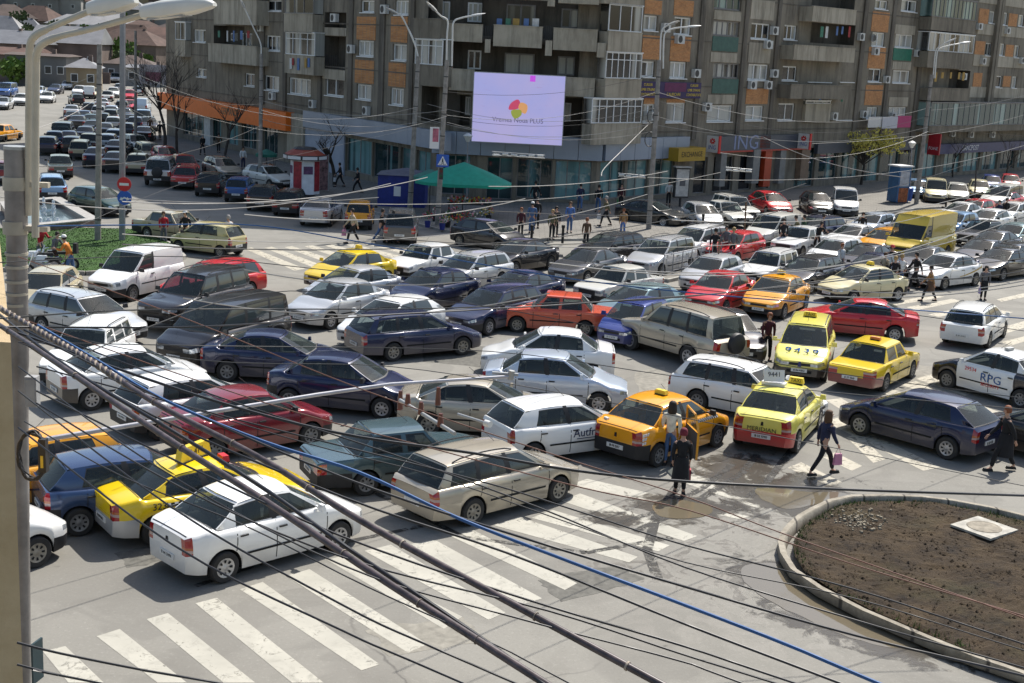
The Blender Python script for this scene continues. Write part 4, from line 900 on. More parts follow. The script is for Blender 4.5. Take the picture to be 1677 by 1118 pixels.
decor(GR,e2,1245,222,1262,243,OR2,.5,'orange_lion_panel'); decor(GR,e2,1252,245,1263,305,OR2,.4,'orange_pillar'); decor(GR,e2,1233,245,1244,300,STONEG,.6,'pillar'); decor(GR,e2,1277,245,1286,300,STONEG,.5,'pillar'); decor(GR,e2,1180,247,1189,305,STONEG,.5,'pillar'); decor(GR,e2,1312,244,1325,295,plain('tan_render',(.22,.15,.10),.8),.5,'pillar')
def sidesign(W_,e,px,py,w,h,mat,txt,tm,lab,out=.5,ts=.4,frame=None):
    """sign board standing out from the wall, facing along the street"""
    u_,z_=W_.hit(px,py,out+w/2); g=MB(); W_.bx(g,u_-.1,z_-h/2,u_+.1,z_+h/2,out,out+w); o=tag(g.obj('projecting_sign',[mat],weld=False),lab,'sign')
    r=-W_.d; M=Matrix((-W_.n*-1,Vector((0,0,1)),r)).transposed() if 0 else Matrix((W_.n,Vector((0,0,1)),-W_.d)).transposed()
    if txt: text(txt,ts,tm,o,W_.P(u_-.105,z_-h*.2,out+w/2),M,sx=.9)
    return o,u_,z_,M
WB=plain('white_sign_board',(.62,.60,.58),.5,var=.06)
for x,y,lab in((1168,236,'white sign with a red lion hanging left of the bank fascia'),(1317,231,'white sign with a red lion hanging right of the bank fascia')):
    o,u_,z_,M=sidesign(GR,e2,x,y,1.0,1.15,WB,'ING',TB,lab,.55,.42)
    g=MB(); 
    for k in range(7): a=k/7*2*pi; g.box((.16*math.cos(a),.13*math.sin(a),0),(.16,.12,.006),rz=a)
    q=g.obj('red_emblem',TR,o,weld=False); q.location=GR.P(u_-.104,z_+.22,1.05); q.rotation_euler=M.to_euler()
    g=MB(); GR.bx(g,u_-.12,z_-.62,u_+.12,z_+.62,1.56,1.64); g.obj('red_edge',TR,o,weld=False)
RS=plain('red_sign_board',(.42,.02,.03),.45,var=.1)
sidesign(GR3,e3,1530,236,1.15,1.9,RS,'FONE',TW,'tall red shop sign standing out from the far facade beside the grey pole',.6,.4)
o,(a,b,z0_,z1_)=strip(GR3,e3,1540,234,250,1700,232,246,plain('navy_shop_fascia',(.02,.03,.12),.4),.01,.6,'blue_fascia')
wtext(GR3,'BANCPOST',.7,GR3.hit(1590,238,.6)[0],(z0_+z1_)/2,.61,TW,e3)
for a,b,c in((11.0,12.6,1),(13.4,16,2),(16.8,18.6,1),(19.2,21,1)): shopwin(GR,e2,a,b,.3,2.9,c,plain('dark_shop_glass',(.02,.022,.025),.08))
for i in range(7): shopwin(GR2,e2,.8+i*3.6,.8+i*3.6+3.0,.6 if i%3 else .2,3.3,2)
for i in range(12): shopwin(GR3,e3,1.0+i*4.2,1.0+i*4.2+3.5,.4,3.2,3)
strip(GR2,e2,1340,238,252,1500,228,244,DG,.01,.35,'shop_fascia')
m=MB(); u_,z_=GR2.hit(1496,205,1.6)
# posters
o,_=strip(GR2,e2,1423,192,210,1445,190,207,WB,.9,.95,'banner_board'); 
bn=tag(strip(GR2,None,1446,192,211,1471,190,209,plain('white_banner',(.5,.5,.54),.6,var=.05),1.0,1.04,'banner')[0],'white printed banner strung up behind the yellow tree','banner')
bn=tag(strip(GR2,None,1471,190,209,1493,189,208,plain('magenta_banner',(.42,.03,.14),.6,var=.08),1.0,1.04,'banner')[0],'magenta banner strung up beside the white banner','banner')
# storey joints and hanging clutter
for W_,e in ((GL,e1),(GR,e1),(GR2,e2),(GR3,e3)):
    m=MB()
    for k in range(8):
        z=4.75+3.13*k
        if W_ is GL or W_ is GR or W_ is GR2 or W_ is GR3: W_.bx(m,0.02,z,W_.L-.02,z+.09,-.01,.035)
    m.obj('storey_joint',WALLD,e,weld=False)
rn=random.Random(5); LM=[plain('laundry_'+n,c,.9,var=.2) for n,c in(('white',(.6,.6,.58)),('blue',(.12,.2,.4)),('ochre',(.42,.27,.08)),('red',(.35,.05,.05)),('green',(.08,.22,.15)))]
for W_,e,x0,x1,y,off in((GR2,e2,1340,1398,43,.9),(GL,e1,355,415,50,.8),(GC,e1,812,885,30,1.0),(GC,e1,738,788,122,.9),(GR3,e3,1530,1585,118,1.0),(GR2,e2,1300,1390,148,.9),(GL,e1,470,510,95,.95)):
    for i in range(5):
        x=x0+(x1-x0)*(i+.5)/5+rn.uniform(-3,3); u_,z_=W_.hit(x,y,off); g=MB(); w_=rn.uniform(.25,.5); h_=rn.uniform(.5,.9); W_.bx(g,u_-w_/2,z_-h_,u_+w_/2,z_,off,off+.03); g.obj('laundry',LM[rn.randrange(5)],e,weld=False)
for W_,e,P_ in((GL,e1,((575,80),(630,15),(427,45),(512,170),(384,60))),(GR,e1,((1090,45),(1140,120),(1070,190))),(GR,e2,((1268,120),(1268,50))),(GR2,e2,((1410,60),(1452,130),(1462,190),(1366,190))),(GR3,e3,((1610,100),(1650,50),(1630,190),(1560,218),(1590,220),(1625,220)))):
    for x,y in P_: ac(W_,e,x,y,.75)
for W_,e in ((GL,e1),(GC,e1),(GR,e1),(GR2,e2),(GR3,e3)):
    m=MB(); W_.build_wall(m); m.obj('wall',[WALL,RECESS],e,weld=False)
# roof slabs so that the blocks cast their shadow
def roofp(e,pts,z,name='roof'):
    m=MB(); m.prism(pts,z-.3,z); m.obj(name,CONC,e,weld=False)
b1=Vector(P1)+Vector((-GL.n.x,-GL.n.y))*-0; nL=-GL.n; nR=-GR.n
c0=Vector(P1)+Vector((nL.x,nL.y))*12; c1=Vector((0,103))
p5b=P5+Vector((nR.x,nR.y))*12; p7b=P7+Vector((nR.x,nR.y))*12
def swall(e,a,b,zt=27.5):
    m=MB(); m.quad([(a[0],a[1],-.2),(b[0],b[1],-.2),(b[0],b[1],zt),(a[0],a[1],zt)]); m.obj('wall',WALL,e,weld=False)
roofp(e1,[P1,P2,P3,tuple(P5),tuple(p5b),(0,103),tuple(c0)][::1],27.8)
swall(e1,c0,P1); swall(e1,(0,103),c0); swall(e1,p5b,(0,103))
roofp(e2,[tuple(P5),tuple(P6),tuple(P6+Vector((nR.x,nR.y))*12),tuple(p5b)],27.9); swall(e2,P6+Vector((nR.x,nR.y))*12,p5b)
roofp(e3,[tuple(P6),tuple(P7),tuple(p7b),tuple(P6+Vector((nR.x,nR.y))*12)],25.4); swall(e3,p7b,P6+Vector((nR.x,nR.y))*12,25)
# advertising banner
ob=strip(GR,None,1047,133,160,1149,135,161,plain('navy_banner',(.035,.02,.09),.6),.25,.30,'banner'); o,(a,b,z0_,z1_)=ob; tag(o,'dark blue banner with yellow writing across two brick columns','banner')
Mw=Matrix((GR.d,Vector((0,0,1)),GR.n)).transposed()
for i,t_ in enumerate(('CURSURI','LIMBI STRAINE','CONTABILITATE')):
    for uu in((a*.86+b*.14),(a*.12+b*.88)): wtext(GR,t_,.26,uu,z1_-.22-i*.32,.31,TY_,o,sx=.9)
wtext(GR,'CALIFICARE',.3,a*.45+b*.55,z0_+.25,.31,TY_,o)
m=MB(); GR.bx(m,a+(b-a)*.4,z0_+.45,a+(b-a)*.75,z1_-.05,.302,.308); m.obj('purple_patch',plain('purple_patch',(.13,.015,.08),.6),o,weld=False)
# ---- LED screen
q=[atd(775,116,84.6),atd(926,127,84.2),atd(920,239,84.2),atd(775,230,84.6)]
q=[Vector((p.x,p.y,p.z)) for p in q]
zt_=(q[0].z+q[1].z)/2; zb_=(q[2].z+q[3].z)/2; xl=(q[0].x+q[3].x)/2; xr=(q[1].x+q[2].x)/2
scr=empty('video_screen','large lilac video screen mounted on the corner of the apartment block','screen',((xl+xr)/2,84.4,(zt_+zb_)/2)); hw,hh=(xr-xl)/2,(zt_-zb_)/2
m=MB(); m.box((0,.25,0),(2*hw+.1,.4,2*hh+.1)); m.obj('casing',STEEL,scr,weld=False)
def ledm():
    m,t,b=nodes('lit_screen'); v=t.nodes.new('ShaderNodeTexCoord').outputs['Object']; mp=t.nodes.new('ShaderNodeMapping'); mp.inputs['Scale'].default_value=(1.2,1,9); t.links.new(v,mp.inputs[0])
    c=pmix(t,(.42,.44,.84),(.50,.46,.80),ramp(t,noise(t,.4,3,.5,v),.35,.65)); c=pmix(t,c,(.40,.25,.50),ramp(t,noise(t,1.0,4,.7,mp.outputs[0]),.62,.72,0,.45))
    b.inputs['Base Color'].default_value=(.02,.02,.03,1); t.links.new(c,b.inputs['Emission Color']); b.inputs['Emission Strength'].default_value=.64; b.inputs['Roughness'].default_value=.5; return m
m=MB(); m.quad([(-hw,.04,-hh),(hw,.04,-hh),(hw,.04,hh),(-hw,.04,hh)]); m.obj('display',ledm(),scr,weld=False)
def em(n,c,s=.62):
    k=plain(n,c,.5,emit=s,var=.02); return k
def blob(cx,cz,pts,mat,y):
    m=MB(); P=[]
    n=len(pts)
    for i in range(n):
        a,b,c,d=[Vector(pts[(i+j)%n]) for j in(-1,0,1,2)]
        for u_ in range(5): f=u_/5; P.append(.5*((2*b)+(-a+c)*f+(2*a-5*b+4*c-d)*f*f+(-a+3*b-3*c+d)*f**3))
    m.quad([(cx+p.x,y,cz+p.y) for p in P]); m.obj('emblem',mat,scr,weld=False)
sc=hw*1.8/151
blob(0,0,[(-17*sc,-2*sc),(-15*sc,9*sc),(-4*sc,17*sc),(2*sc,14*sc),(2*sc,2*sc)][::1],em('screen_red',(.50,.06,.12)),.034)
blob(0,0,[(0,3*sc),(4*sc,12*sc),(15*sc,9*sc),(17*sc,0),(13*sc,-8*sc),(4*sc,-4*sc)],em('screen_orange',(.62,.30,.12)),.030)
blob(0,0,[(-13*sc,-4*sc),(-11*sc,-13*sc),(-4*sc,-18*sc),(6*sc,-11*sc),(5*sc,-2*sc),(-5*sc,-1*sc)],em('screen_green',(.27,.30,.05)),.026)
m=MB(); m.quad([(19*sc,.03,hh-12*sc),(29*sc,.03,hh-12*sc),(29*sc,.03,hh-1*sc),(19*sc,.03,hh-1*sc)]); m.obj('magenta_square',em('screen_magenta',(.50,.08,.62)),scr,weld=False)
text('Vremea Noua PLUS',.42,em('screen_text',(.12,.10,.2),.3),scr,(0,.03,-21*sc),(R(90),0,0),sx=.95)
# ---------------- people ----------------
SKIN=plain('skin',(.50,.29,.20),.6,var=.08); HAIRS={'dark':plain('dark_hair',(.02,.014,.01),.7),'brown':plain('brown_hair',(.09,.045,.02),.7),'red':plain('reddish_hair',(.22,.07,.025),.7),'blond':plain('fair_hair',(.38,.25,.10),.7),'white':plain('white_cap',(.7,.7,.68),.7),'grey':plain('grey_hair',(.3,.29,.28),.8),'redcap':plain('red_cap',(.5,.03,.03),.7),'maroon':plain('maroon_beret',(.16,.015,.03),.8)}
CL={}
def cloth(n):
    t={'black':(.012,.012,.014),'white':(.68,.68,.66),'cream':(.74,.69,.56),'navy':(.02,.025,.06),'denim':(.07,.13,.26),'grey':(.13,.13,.14),'brown':(.10,.06,.035),'tan':(.30,.17,.07),'orange':(.60,.20,.03),'maroon':(.06,.012,.02),'red':(.42,.02,.03),'blue':(.08,.16,.40),'green':(.05,.10,.05),'olive':(.12,.11,.06),'beige':(.36,.31,.22),'purple':(.12,.05,.14),'violet':(.30,.25,.5)}[n]
    return plain(n+'_cloth',t,.9,var=.25,sc=6)
def skinmesh(name,chains,mats,lv=1,root=0):
    """chains: list of lists of (x,y,z,r); a chain whose first point repeats an earlier point joins it"""
    vs=[]; es=[]; rs=[]; idx={}
    for ch in chains:
        pr=None
        for x,y,z,r in ch:
            k=(round(x,4),round(y,4),round(z,4))
            if k not in idx: idx[k]=len(vs); vs.append((x,y,z)); rs.append(r)
            if pr is not None and pr!=idx[k]: es.append((pr,idx[k]))
            pr=idx[k]
    me=bpy.data.meshes.new(name); me.from_pydata(vs,es,[]); o=bpy.data.objects.new(name,me); COL.objects.link(o)
    md=o.modifiers.new('s','SKIN'); md.use_smooth_shade=True; md.branch_smoothing=.3
    for i,v in enumerate(me.skin_vertices[0].data):
        r=rs[i]; v.radius=(r,r) if not isinstance(r,tuple) else r; v.use_root=(i==root)
    sb=o.modifiers.new('u','SUBSURF'); sb.levels=lv
    dg=bpy.context.evaluated_depsgraph_get(); ev=o.evaluated_get(dg); me2=bpy.data.meshes.new_from_object(ev)
    bpy.data.objects.remove(o); bpy.data.meshes.remove(me); me2.name=name; me2.materials.clear()
    for m_ in mats: me2.materials.append(m_)
    me2.polygons.foreach_set('use_smooth',[True]*len(me2.polygons)); return me2
POSE={}
def pose(nm,stride=0.0,swing=0.0,lean=0.0,reach=None,knee=.1,carry=0):
    hz=.93; hip=Vector((0,0,hz)); sh=Vector((lean*.45,0,1.42)); nk=Vector((lean*.5+.01,0,1.50)); hd=Vector((lean*.55+.03,0,1.60))
    legs=[]; arms=[]
    for sg in(1,-1):
        f=stride*sg; h=Vector((0,.085*sg,hz-.03)); foot=Vector((f*.36,.10*sg,.09+(.04 if f<0 else 0))); kn=(h+foot)/2+Vector((.035+abs(f)*.05,.0,.03+(knee*.2 if f<0 else 0)))
        legs.append((h,kn,foot,foot+Vector((.15,.015*sg,-.055 if f>=0 else -.06))))
        s_=sh+Vector((0,.185*sg,-.02)); a=-swing*sg; el=s_+Vector((a*.16,.05*sg,-.27)); wr=el+Vector((a*.16+.07,-.01*sg,-.24))
        if reach and sg in reach: el=s_+Vector((.12,.07*sg,-.22)); wr=el+Vector((.22,-.05*sg,.06))
        arms.append((s_,el,wr))
    body=[[(*hip,.12),(lean*.15,0,1.1,.115),(lean*.3,0,1.28,.125),(*sh,.10),(*nk,.052),(hd.x-.01,0,1.585,.075),(hd.x,0,1.67,.092),(hd.x-.005,0,1.735,.065)]]
    body.append([(hd.x,0,1.67,.092),(hd.x+.098,0,1.655,.014)])
    for h,k,f,t in legs: body.append([(*hip,.12),(*h,.092),(*k,.056),(*f,.038),(*t,.030)])
    for (s_,e,w_),sg in zip(arms,(1,-1)):
        body.append([(*sh,.10),(*s_,.056),(*e,.040),(*w_,.026)])
        d=(w_-e).normalized(); p=w_+d*.055; body.append([(*w_,.026),(*p,.026)])
        fwd=Vector((1,0,0)); fwd=(fwd-d*fwd.dot(d)).normalized()
        for i,(of,ln) in enumerate(((-.027,.058),(-.009,.072),(.009,.076),(.027,.068))):
            q=p+fwd*of+d*.022; body.append([(*p,.026),(*q,.009),(*(q+d*ln*.5+Vector((0,-.012*sg,0))),.0085),(*(q+d*ln*.9+Vector((0,-.032*sg,0))),.007)])
        q=w_+d*.02+fwd*.034; body.append([(*w_,.026),(*q,.010),(*(q+d*.04+fwd*.012),.008)])
    top=[[(*(hip+Vector((0,0,-.04))),.145),(lean*.15,0,1.1,.14),(lean*.3,0,1.28,.15),(*sh,.115),(nk.x-.005,0,1.475,.07)]]
    for s_,e,w_ in arms: top.append([(*sh,.115),(*s_,.078),(*e,.056),(*(e.lerp(w_,.93)),.042)])
    tro=[[(0,0,hz+.10,.125),(*hip,.135)]]
    for h,k,f,t in legs: tro.append([(*hip,.135),(*h,.105),(*k,.074),(*(k.lerp(f,.93)),.058)])
    P={}
    P['body']=skinmesh('body',body,[SKIN]); P['top']=skinmesh('jacket',top,[cloth('black')]); P['trousers']=skinmesh('trousers',tro,[cloth('denim')])
    sh_=MB()
    for h,k,f,t in legs:
        c=(f+t)/2; sh_.box((c.x+.0,c.y,c.z-.02),(.27,.10,.07),taper=.8)
    P['shoes']=sh_.mesh('shoes',[BLK],40)
    hr=MB()
    for i in range(9):
        th=pi*i/16
    hr.lathe([(.005,.125),(.055,.115),(.088,.08),(.102,.03),(.104,-.02),(.098,-.07)],16,o=(hd.x-.018,0,1.672)); 
    hr.v=[(x+(0 if x<hd.x+.03 or z>1.70 else -(x-hd.x-.03)*.95),y,z) for x,y,z in hr.v]; P['hair']=hr.mesh('hair',[HAIRS['dark']],60)
    lh=MB(); lh.lathe([(.005,.128),(.06,.115),(.095,.08),(.108,.03),(.115,-.05),(.125,-.14),(.11,-.22),(.02,-.24)],16,o=(hd.x-.03,0,1.672)); lh.v=[(x+(0 if x<hd.x+.02 or z>1.71 else -(x-hd.x-.02)*.97),y,z) for x,y,z in lh.v]; P['long_hair']=lh.mesh('hair',[HAIRS['dark']],60)
    cp=MB(); cp.lathe([(.005,.135),(.06,.125),(.098,.09),(.110,.04),(.108,.02)],16,o=(hd.x-.01,0,1.672)); cp.box((hd.x+.12,0,1.70),(.10,.15,.015)); P['cap']=cp.mesh('cap',[HAIRS['white']],60)
    ey=MB()
    for sg in(1,-1): ey.box((hd.x+.086,.032*sg,1.675),(.012,.024,.010)); 
    ey.box((hd.x+.084,0,1.615),(.012,.045,.008),1); P['eyes']=ey.mesh('eyes',[BLK,plain('lips',(.35,.10,.09),.6)],None)
    sk=MB(); sk.lathe([(.15,1.02),(.175,.93),(.19,.75),(.215,.52),(.20,.52),(.14,.9)],16); P['skirt']=sk.mesh('skirt',[cloth('brown')],50)
    ct=MB(); ct.lathe([(.155,1.05),(.19,.92),(.205,.75),(.235,.42),(.22,.42),(.15,.9)],16); P['long_coat']=ct.mesh('coat_skirt',[cloth('black')],50)
    hand=arms[1][2]; hand2=arms[0][2]
    P['_h']=(hand,hand2); POSE[nm]=P
pose('stand'); pose('walk',stride=.9,swing=.9,lean=.08); pose('stride',stride=1.15,swing=.5,lean=.12); pose('reach',reach=(1,-1),lean=.15); pose('stoop',stride=.5,lean=.45,reach=(1,)); pose('idle',stride=.25,swing=.3,lean=.03)
PEOPLE=[]
BAGM={}
def person(x,y,face,label,pz='stand',top='black',low='black',hair='dark',h=1.72,lower='trousers',bag=None,group=None,z=0.0,longhair=False,P0=None,cap=None):
    """x,y: pixel of the feet; face: heading as an angle on the ground in degrees (0 = +x, 90 = away from the camera)"""
    P=POSE[pz]; L=P0 if P0 is not None else at(x,y,z); o=empty('person',label,'person',L,R(face),group); s=h/1.79; o.scale=(s,s,s)
    def add(n,k,mat=None):
        q=bpy.data.objects.new(n,P[k]); COL.objects.link(q); q.parent=o
        if mat: q.material_slots[0].link='OBJECT'; q.material_slots[0].material=mat
        return q
    add('body','body'); add('jacket','top',cloth(top)); add('trousers','trousers',cloth(low) if lower!='skirt' else plain('dark_tights',(.02,.018,.018),.8)); add('shoes','shoes'); add('eyes','eyes')
    if cap: add('cap','cap',HAIRS[cap]); add('hair','hair',HAIRS[hair])
    else: add('hair','long_hair' if longhair else 'hair',HAIRS[hair])
    if lower=='skirt': add('skirt','skirt',cloth(low))
    if lower=='coat': add('coat','long_coat',cloth(top))
    if bag:
        col,bl=bag; m=MB(); hnd=P['_h'][0]; m.box((hnd.x+.03,hnd.y-.01,hnd.z-.39),(.25,.08,.30),taper=.8); m.tube([(hnd.x-.06,hnd.y,hnd.z-.26),(hnd.x+.02,hnd.y,hnd.z-.06),(hnd.x+.12,hnd.y,hnd.z-.26)],.008,5)
        mt=plain(col+'_bag',{'pink':(.55,.22,.35),'red':(.40,.03,.05),'white':(.65,.65,.65),'black':(.02,.02,.02),'green':(.04,.25,.06),'violet':(.35,.28,.5)}[col],.6)
        q=m.obj('carrier_bag',mt,None,40); q.location=L; q.rotation_euler=(0,0,R(face)); q.scale=(s,s,s); tag(q,bl,'bag')
    PEOPLE.append(o); return o
# ---------------- poles and lamps ----------------
def tilt(base,top): return (top-base)
def lamp_head(L=.75):
    m=MB(); P=[(0,.09,.03),(.10,.14,.09),(.45,.17,.10),(.80,.15,.06),(1.0,.07,.02)]
    k=len(m.v); n=10
    for x,w_,h_ in P:
        for j in range(n): a=2*pi*j/n; z=h_*math.sin(a); m.v.append((x*L,w_*L*math.cos(a)*1.0,z*L if z>0 else z*L*.35))
    for i in range(len(P)-1):
        for j in range(n): m.f.append((i*n+j,(i+1)*n+j,(i+1)*n+(j+1)%n,i*n+(j+1)%n)); m.mi.append(0)
    m.f.append(tuple(range(n))); m.mi.append(0); e=(len(P)-1)*n; m.f.append(tuple(range(e,e+n))[::-1]); m.mi.append(0); return m
LH=lamp_head().mesh('lamp_head',[LAMPW],45); LENS=MB(); LENS.box((.33,0,-.035),(.42,.17,.03),taper=1.0); LENSM=LENS.mesh('lens',[plain('lamp_glass',(.35,.36,.37),.2)],None)
CONCP=plain('pole_concrete',(.27,.25,.225),.9,var=.3,sc=3); POLEG=plain('grey_painted_pole',(.25,.25,.26),.55,.2,var=.2,sc=2)
def lamp_post(bx_,by_,tx,ty,r0,r1,mat,label,arms=(),name='lamp_post',n=10,cat='lamp post',D=None,bands=True,zb=None):
    B=at(bx_,by_,0) if D is None else Vector((atd(bx_,by_,D).x,D,0)); T=atd(tx,ty,B.y)
    e=empty(name,label,cat,B); m=MB(); L=T-B; m.tube([(0,0,-.1),tuple(L*.5),tuple(L)],[r0,(r0+r1)/2,r1],n); m.obj('pole',mat,e,35)
    if bands:
        for f in(.12,.55,.68,.8,.9): m=MB(); p=L*f; q=L*(f+.006); r=r0+(r1-r0)*f+.012; m.tube([p,q],[r,r],n); m.obj('clamp',METAL,e,35)
    for a in arms:
        pts=[atd(px,py,B.y+dy)-B for px,py,dy in a['p']]; m=MB(); m.tube(smooth(pts),a.get('r',.045),8); ar=m.obj('arm',LAMPW,e,60)
        if a.get('head',1):
            d=(pts[-1]-pts[-2]).normalized(); h=bpy.data.objects.new('lamp_head',LH); COL.objects.link(h); h.parent=e; h.location=pts[-1]-d*.05; h.rotation_euler=d.to_track_quat('X','Z').to_euler(); s=a.get('s',1.0); h.scale=(s,s,s)
            l=bpy.data.objects.new('lens',LENSM); COL.objects.link(l); l.parent=h
    return e
def smooth(P,k=6):
    P=[Vector(p) for p in P]
    if len(P)<3: return P
    out=[]
    for i in range(len(P)-1):
        a=P[max(i-1,0)]; b=P[i]; c=P[i+1]; d=P[min(i+2,len(P)-1)]
        for j in range(k): f=j/k; out.append(.5*((2*b)+(-a+c)*f+(2*a-5*b+4*c-d)*f*f+(-a+3*b-3*c+d)*f**3))
    out.append(P[-1]); return out
# the thick foreground pole with its two curved arms
D0=17.9
fp=empty('lamp_post','thick grey steel pole in the left foreground carrying two curved cream lamp arms','lamp post',Vector((atd(38,1118,D0).x,D0,0)))
B=fp.location; T=atd(25,243,D0)-B; m=MB(); Bz=Vector((0,0,-.1))
m.tube([Bz,T*.3,T*.62,T*.64,T*.86,T*.87,T],[.105,.115,.125,.14,.14,.150,.150],20); m.obj('pole',plain('streaked_grey_pole',(.24,.225,.215),.5,.35,var=.3,sc=2.5),fp,35)
CCL=plain('cream_clamp',(.42,.38,.30),.6,var=.2)
m=MB(); m.tube([T*.999,T*1.004],[.155,.155],20); m.obj('cap',STEEL,fp,35)
for y in(300,372): m=MB(); q=atd(25,y,D0)-B; m.tube([q+Vector((0,0,-.09)),q+Vector((0,0,.09))],[.165,.165],20); m.box((q.x+.26,q.y-.02,q.z),(.42,.10,.07)); m.obj('bracket',CCL,fp,35)
for y in(415,436,460,480,498): m=MB(); q=atd(27,y,D0)-B; m.tube([q+Vector((0,0,-.02)),q+Vector((0,0,.02))],[.155,.155],20); m.obj('clamp',CCL,fp,35)
CREAM=plain('cream_tube',(.50,.46,.37),.45,.15,var=.1)
for pts,dd,sh in((((46,352),(47,260),(48,120),(49,75),(58,58),(78,47),(110,33),(154,15)),.0,(150,16,220,5)),(((58,388),(58,250),(59,120),(60,90),(68,73),(95,60),(150,47),(238,23)),-.25,(236,24,350,2))):
    P=[atd(x,y,D0+dd-(i*.05))-B for i,(x,y) in enumerate(pts)]; m=MB(); m.tube(smooth(P),[.050 if i<30 else .042 for i in range(len(smooth(P)))],12); m.obj('arm',CREAM,fp,60)
def cobra(e,p0,p1,w_,mat,par):
    d=(p1-p0); L=d.length; m=MB(); S=[(0,.55,.45,.30),(.03,.78,.62,.5),(.30,1,.80,.62),(.7,.98,.80,.5),(.92,.75,.55,.25),(1.0,.35,.2,.08)]; n=14
    for x,ww,hu,hd_ in S:
        for j in range(n):
            a=2*pi*j/n; y=math.copysign(abs(math.cos(a))**.7,math.cos(a))*ww*w_; z=math.sin(a); z=(z**.7*hu if z>0 else -abs(z)**.5*hd_)*w_*1.0; m.v.append((x*L,y,z))
    for i in range(len(S)-1):
        for j in range(n): m.f.append((i*n+j,(i+1)*n+j,(i+1)*n+(j+1)%n,i*n+(j+1)%n)); m.mi.append(0)
    m.f.append(tuple(range(n))); m.mi.append(0); q=(len(S)-1)*n; m.f.append(tuple(range(q,q+n))[::-1]); m.mi.append(0)
    o=m.obj('lamp_head',mat,e,40); o.location=p0; o.rotation_euler=d.to_track_quat('X','Z').to_euler(); g=MB(); g.box((L*.36,0,-.50*w_),(L*.5,w_*1.5,.10*w_),taper=1.0); g.obj('lens',LENSM.materials[0],o)
LW2=plain('ivory_enamel',(.62,.61,.56),.4,var=.08,sc=2)
cobra(fp,atd(148,16,D0-.4)-B,atd(224,3,D0-.6)-B,.165,LW2,fp); cobra(fp,atd(234,22,D0-.65)-B,atd(352,8,D0-.9)-B,.165,LW2,fp)
# box, sign, cable coil on the foreground pole
m=MB(); m.box((0,0,0),(.16,.14,.42)); m.box((0,-.075,0),(.12,.01,.36)); o=m.obj('junction_box',plain('grey_box',(.33,.33,.33),.6),loc=atd(53,640,17.3)); tag(o,'small grey junction box strapped to the foreground pole','box')
m=MB(); m.box((0,0,0),(.03,.26,.62),rz=R(-12)); o=m.obj('small_sign',plain('dark_teal_sheet',(.015,.04,.05),.5),loc=atd(61,1082,17.4)); tag(o,'dark teal sheet-metal sign seen edge-on low on the foreground pole','sign')
m=MB(); c=atd(55,745,11.0); 
for k in range(7):
    a0=random.uniform(0,6); m.tube([Vector((.125*math.cos(a0+i*2*pi/26)*(1+.06*math.sin(a0*3+i)),-.02+.03*math.sin(i+a0),.215*math.sin(a0+i*2*pi/26)*(1+.05*math.cos(k+i*.5)))) for i in range(27)],.011,6,cap=False)
o=m.obj('cable_coil',plain('black_cable',(.015,.015,.018),.45),loc=c,smooth=60); tag(o,'black coil of spare cable hanging beside the foreground pole','cable coil')
m=MB(); m.box((0,0,0),(.07,.08,.30),taper=.9); m.box((0,-.042,-.05),(.024,.006,.11),1); o=m.obj('splice_box',[plain('black_cable',(.015,.015,.018),.45),plain('yellow_label',(.55,.38,.03),.5)],loc=atd(71,745,10.95),smooth=40); tag(o,'black cable splice box with a yellow label inside the coil','splice box')
# wall of the building the photograph is taken from
m=MB(); wl=[atd(-60,560,7.6),atd(1,548,7.6)]
bx0=atd(0,548,7.8); x1=atd(10,700,7.8).x
def wallm():
    m,t,b=nodes('ochre_render'); v=t.nodes.new('ShaderNodeTexCoord').outputs['Object']; f=noise(t,60,6,.8,v); a=noise(t,3,5,.7,v)
    t.links.new(pmix(t,(.42,.31,.17),(.52,.40,.24),ramp(t,a,.3,.7)),b.inputs['Base Color']); b.inputs['Roughness'].default_value=.95; bump(t,b,f,.8,.006); return m
zt=atd(5,560,7.8).z; xe=atd(28,850,7.8).x; xb=xe*14/7.8*1.02
m.quad([(xe-3,7.8,-.2),(xe,7.8,-.2),(xe,7.8,zt),(xe-3,7.8,zt)]); m.quad([(xe,7.8,-.2),(xb,14,-.2),(xb,14,zt),(xe,7.8,zt)]); m.quad([(xe-3,7.8,zt),(xe,7.8,zt),(xb,14,zt),(xb-3,14,zt)])
m.quad([(xb-3,14,-.2),(xe-3,7.8,-.2),(xe-3,7.8,zt),(xb-3,14,zt)])
o=m.obj('rendered_wall',wallm(),weld=False); tag(o,'ochre rendered wall corner at the left edge in the foreground','wall')
# street poles
lamp_post(160,398,163,72,.15,.11,CONCP,'weathered concrete pole standing in the lawn, left of the road signs')
lp3=lamp_post(200,398,201,-12,.155,.13,POLEG,'tall grey painted steel pole standing in the lawn behind the road signs',n=8,bands=False)
lamp_post(222,241,222,50,.14,.11,CONCP,'thin dark pole among the parked cars on the left',bands=False,n=8)
lamp_post(426,305,428,88,.15,.11,CONCP,'concrete lamp post before the orange shop front, lamp arm reaching left',[dict(p=[(427,100,0),(427,72,0),(415,45,-.2),(401,14,-.6)],s=1.0)])
lamp_post(671,345,685,92,.17,.12,CONCP,'concrete lamp post behind the blue tent with one long bent arm',[dict(p=[(684,115,0),(684,90,0),(675,62,-.1),(658,25,-.4)],s=1.1,head=0),dict(p=[(684,112,0),(684,92,0),(676,62,-.1),(657,26,-.3),(650,22,-.5)],s=1.15,r=.04)])
lamp_post(716,372,732,98,.16,.12,CONCP,'concrete lamp post with two lamps beside the green stall umbrella',[dict(p=[(731,110,0),(732,60,0),(733,34,0),(722,26,-.2),(714,18,-.4)],s=1.1),dict(p=[(740,108,0),(741,60,0),(743,36,0),(756,29,.1),(772,26,.2)],s=1.1)])
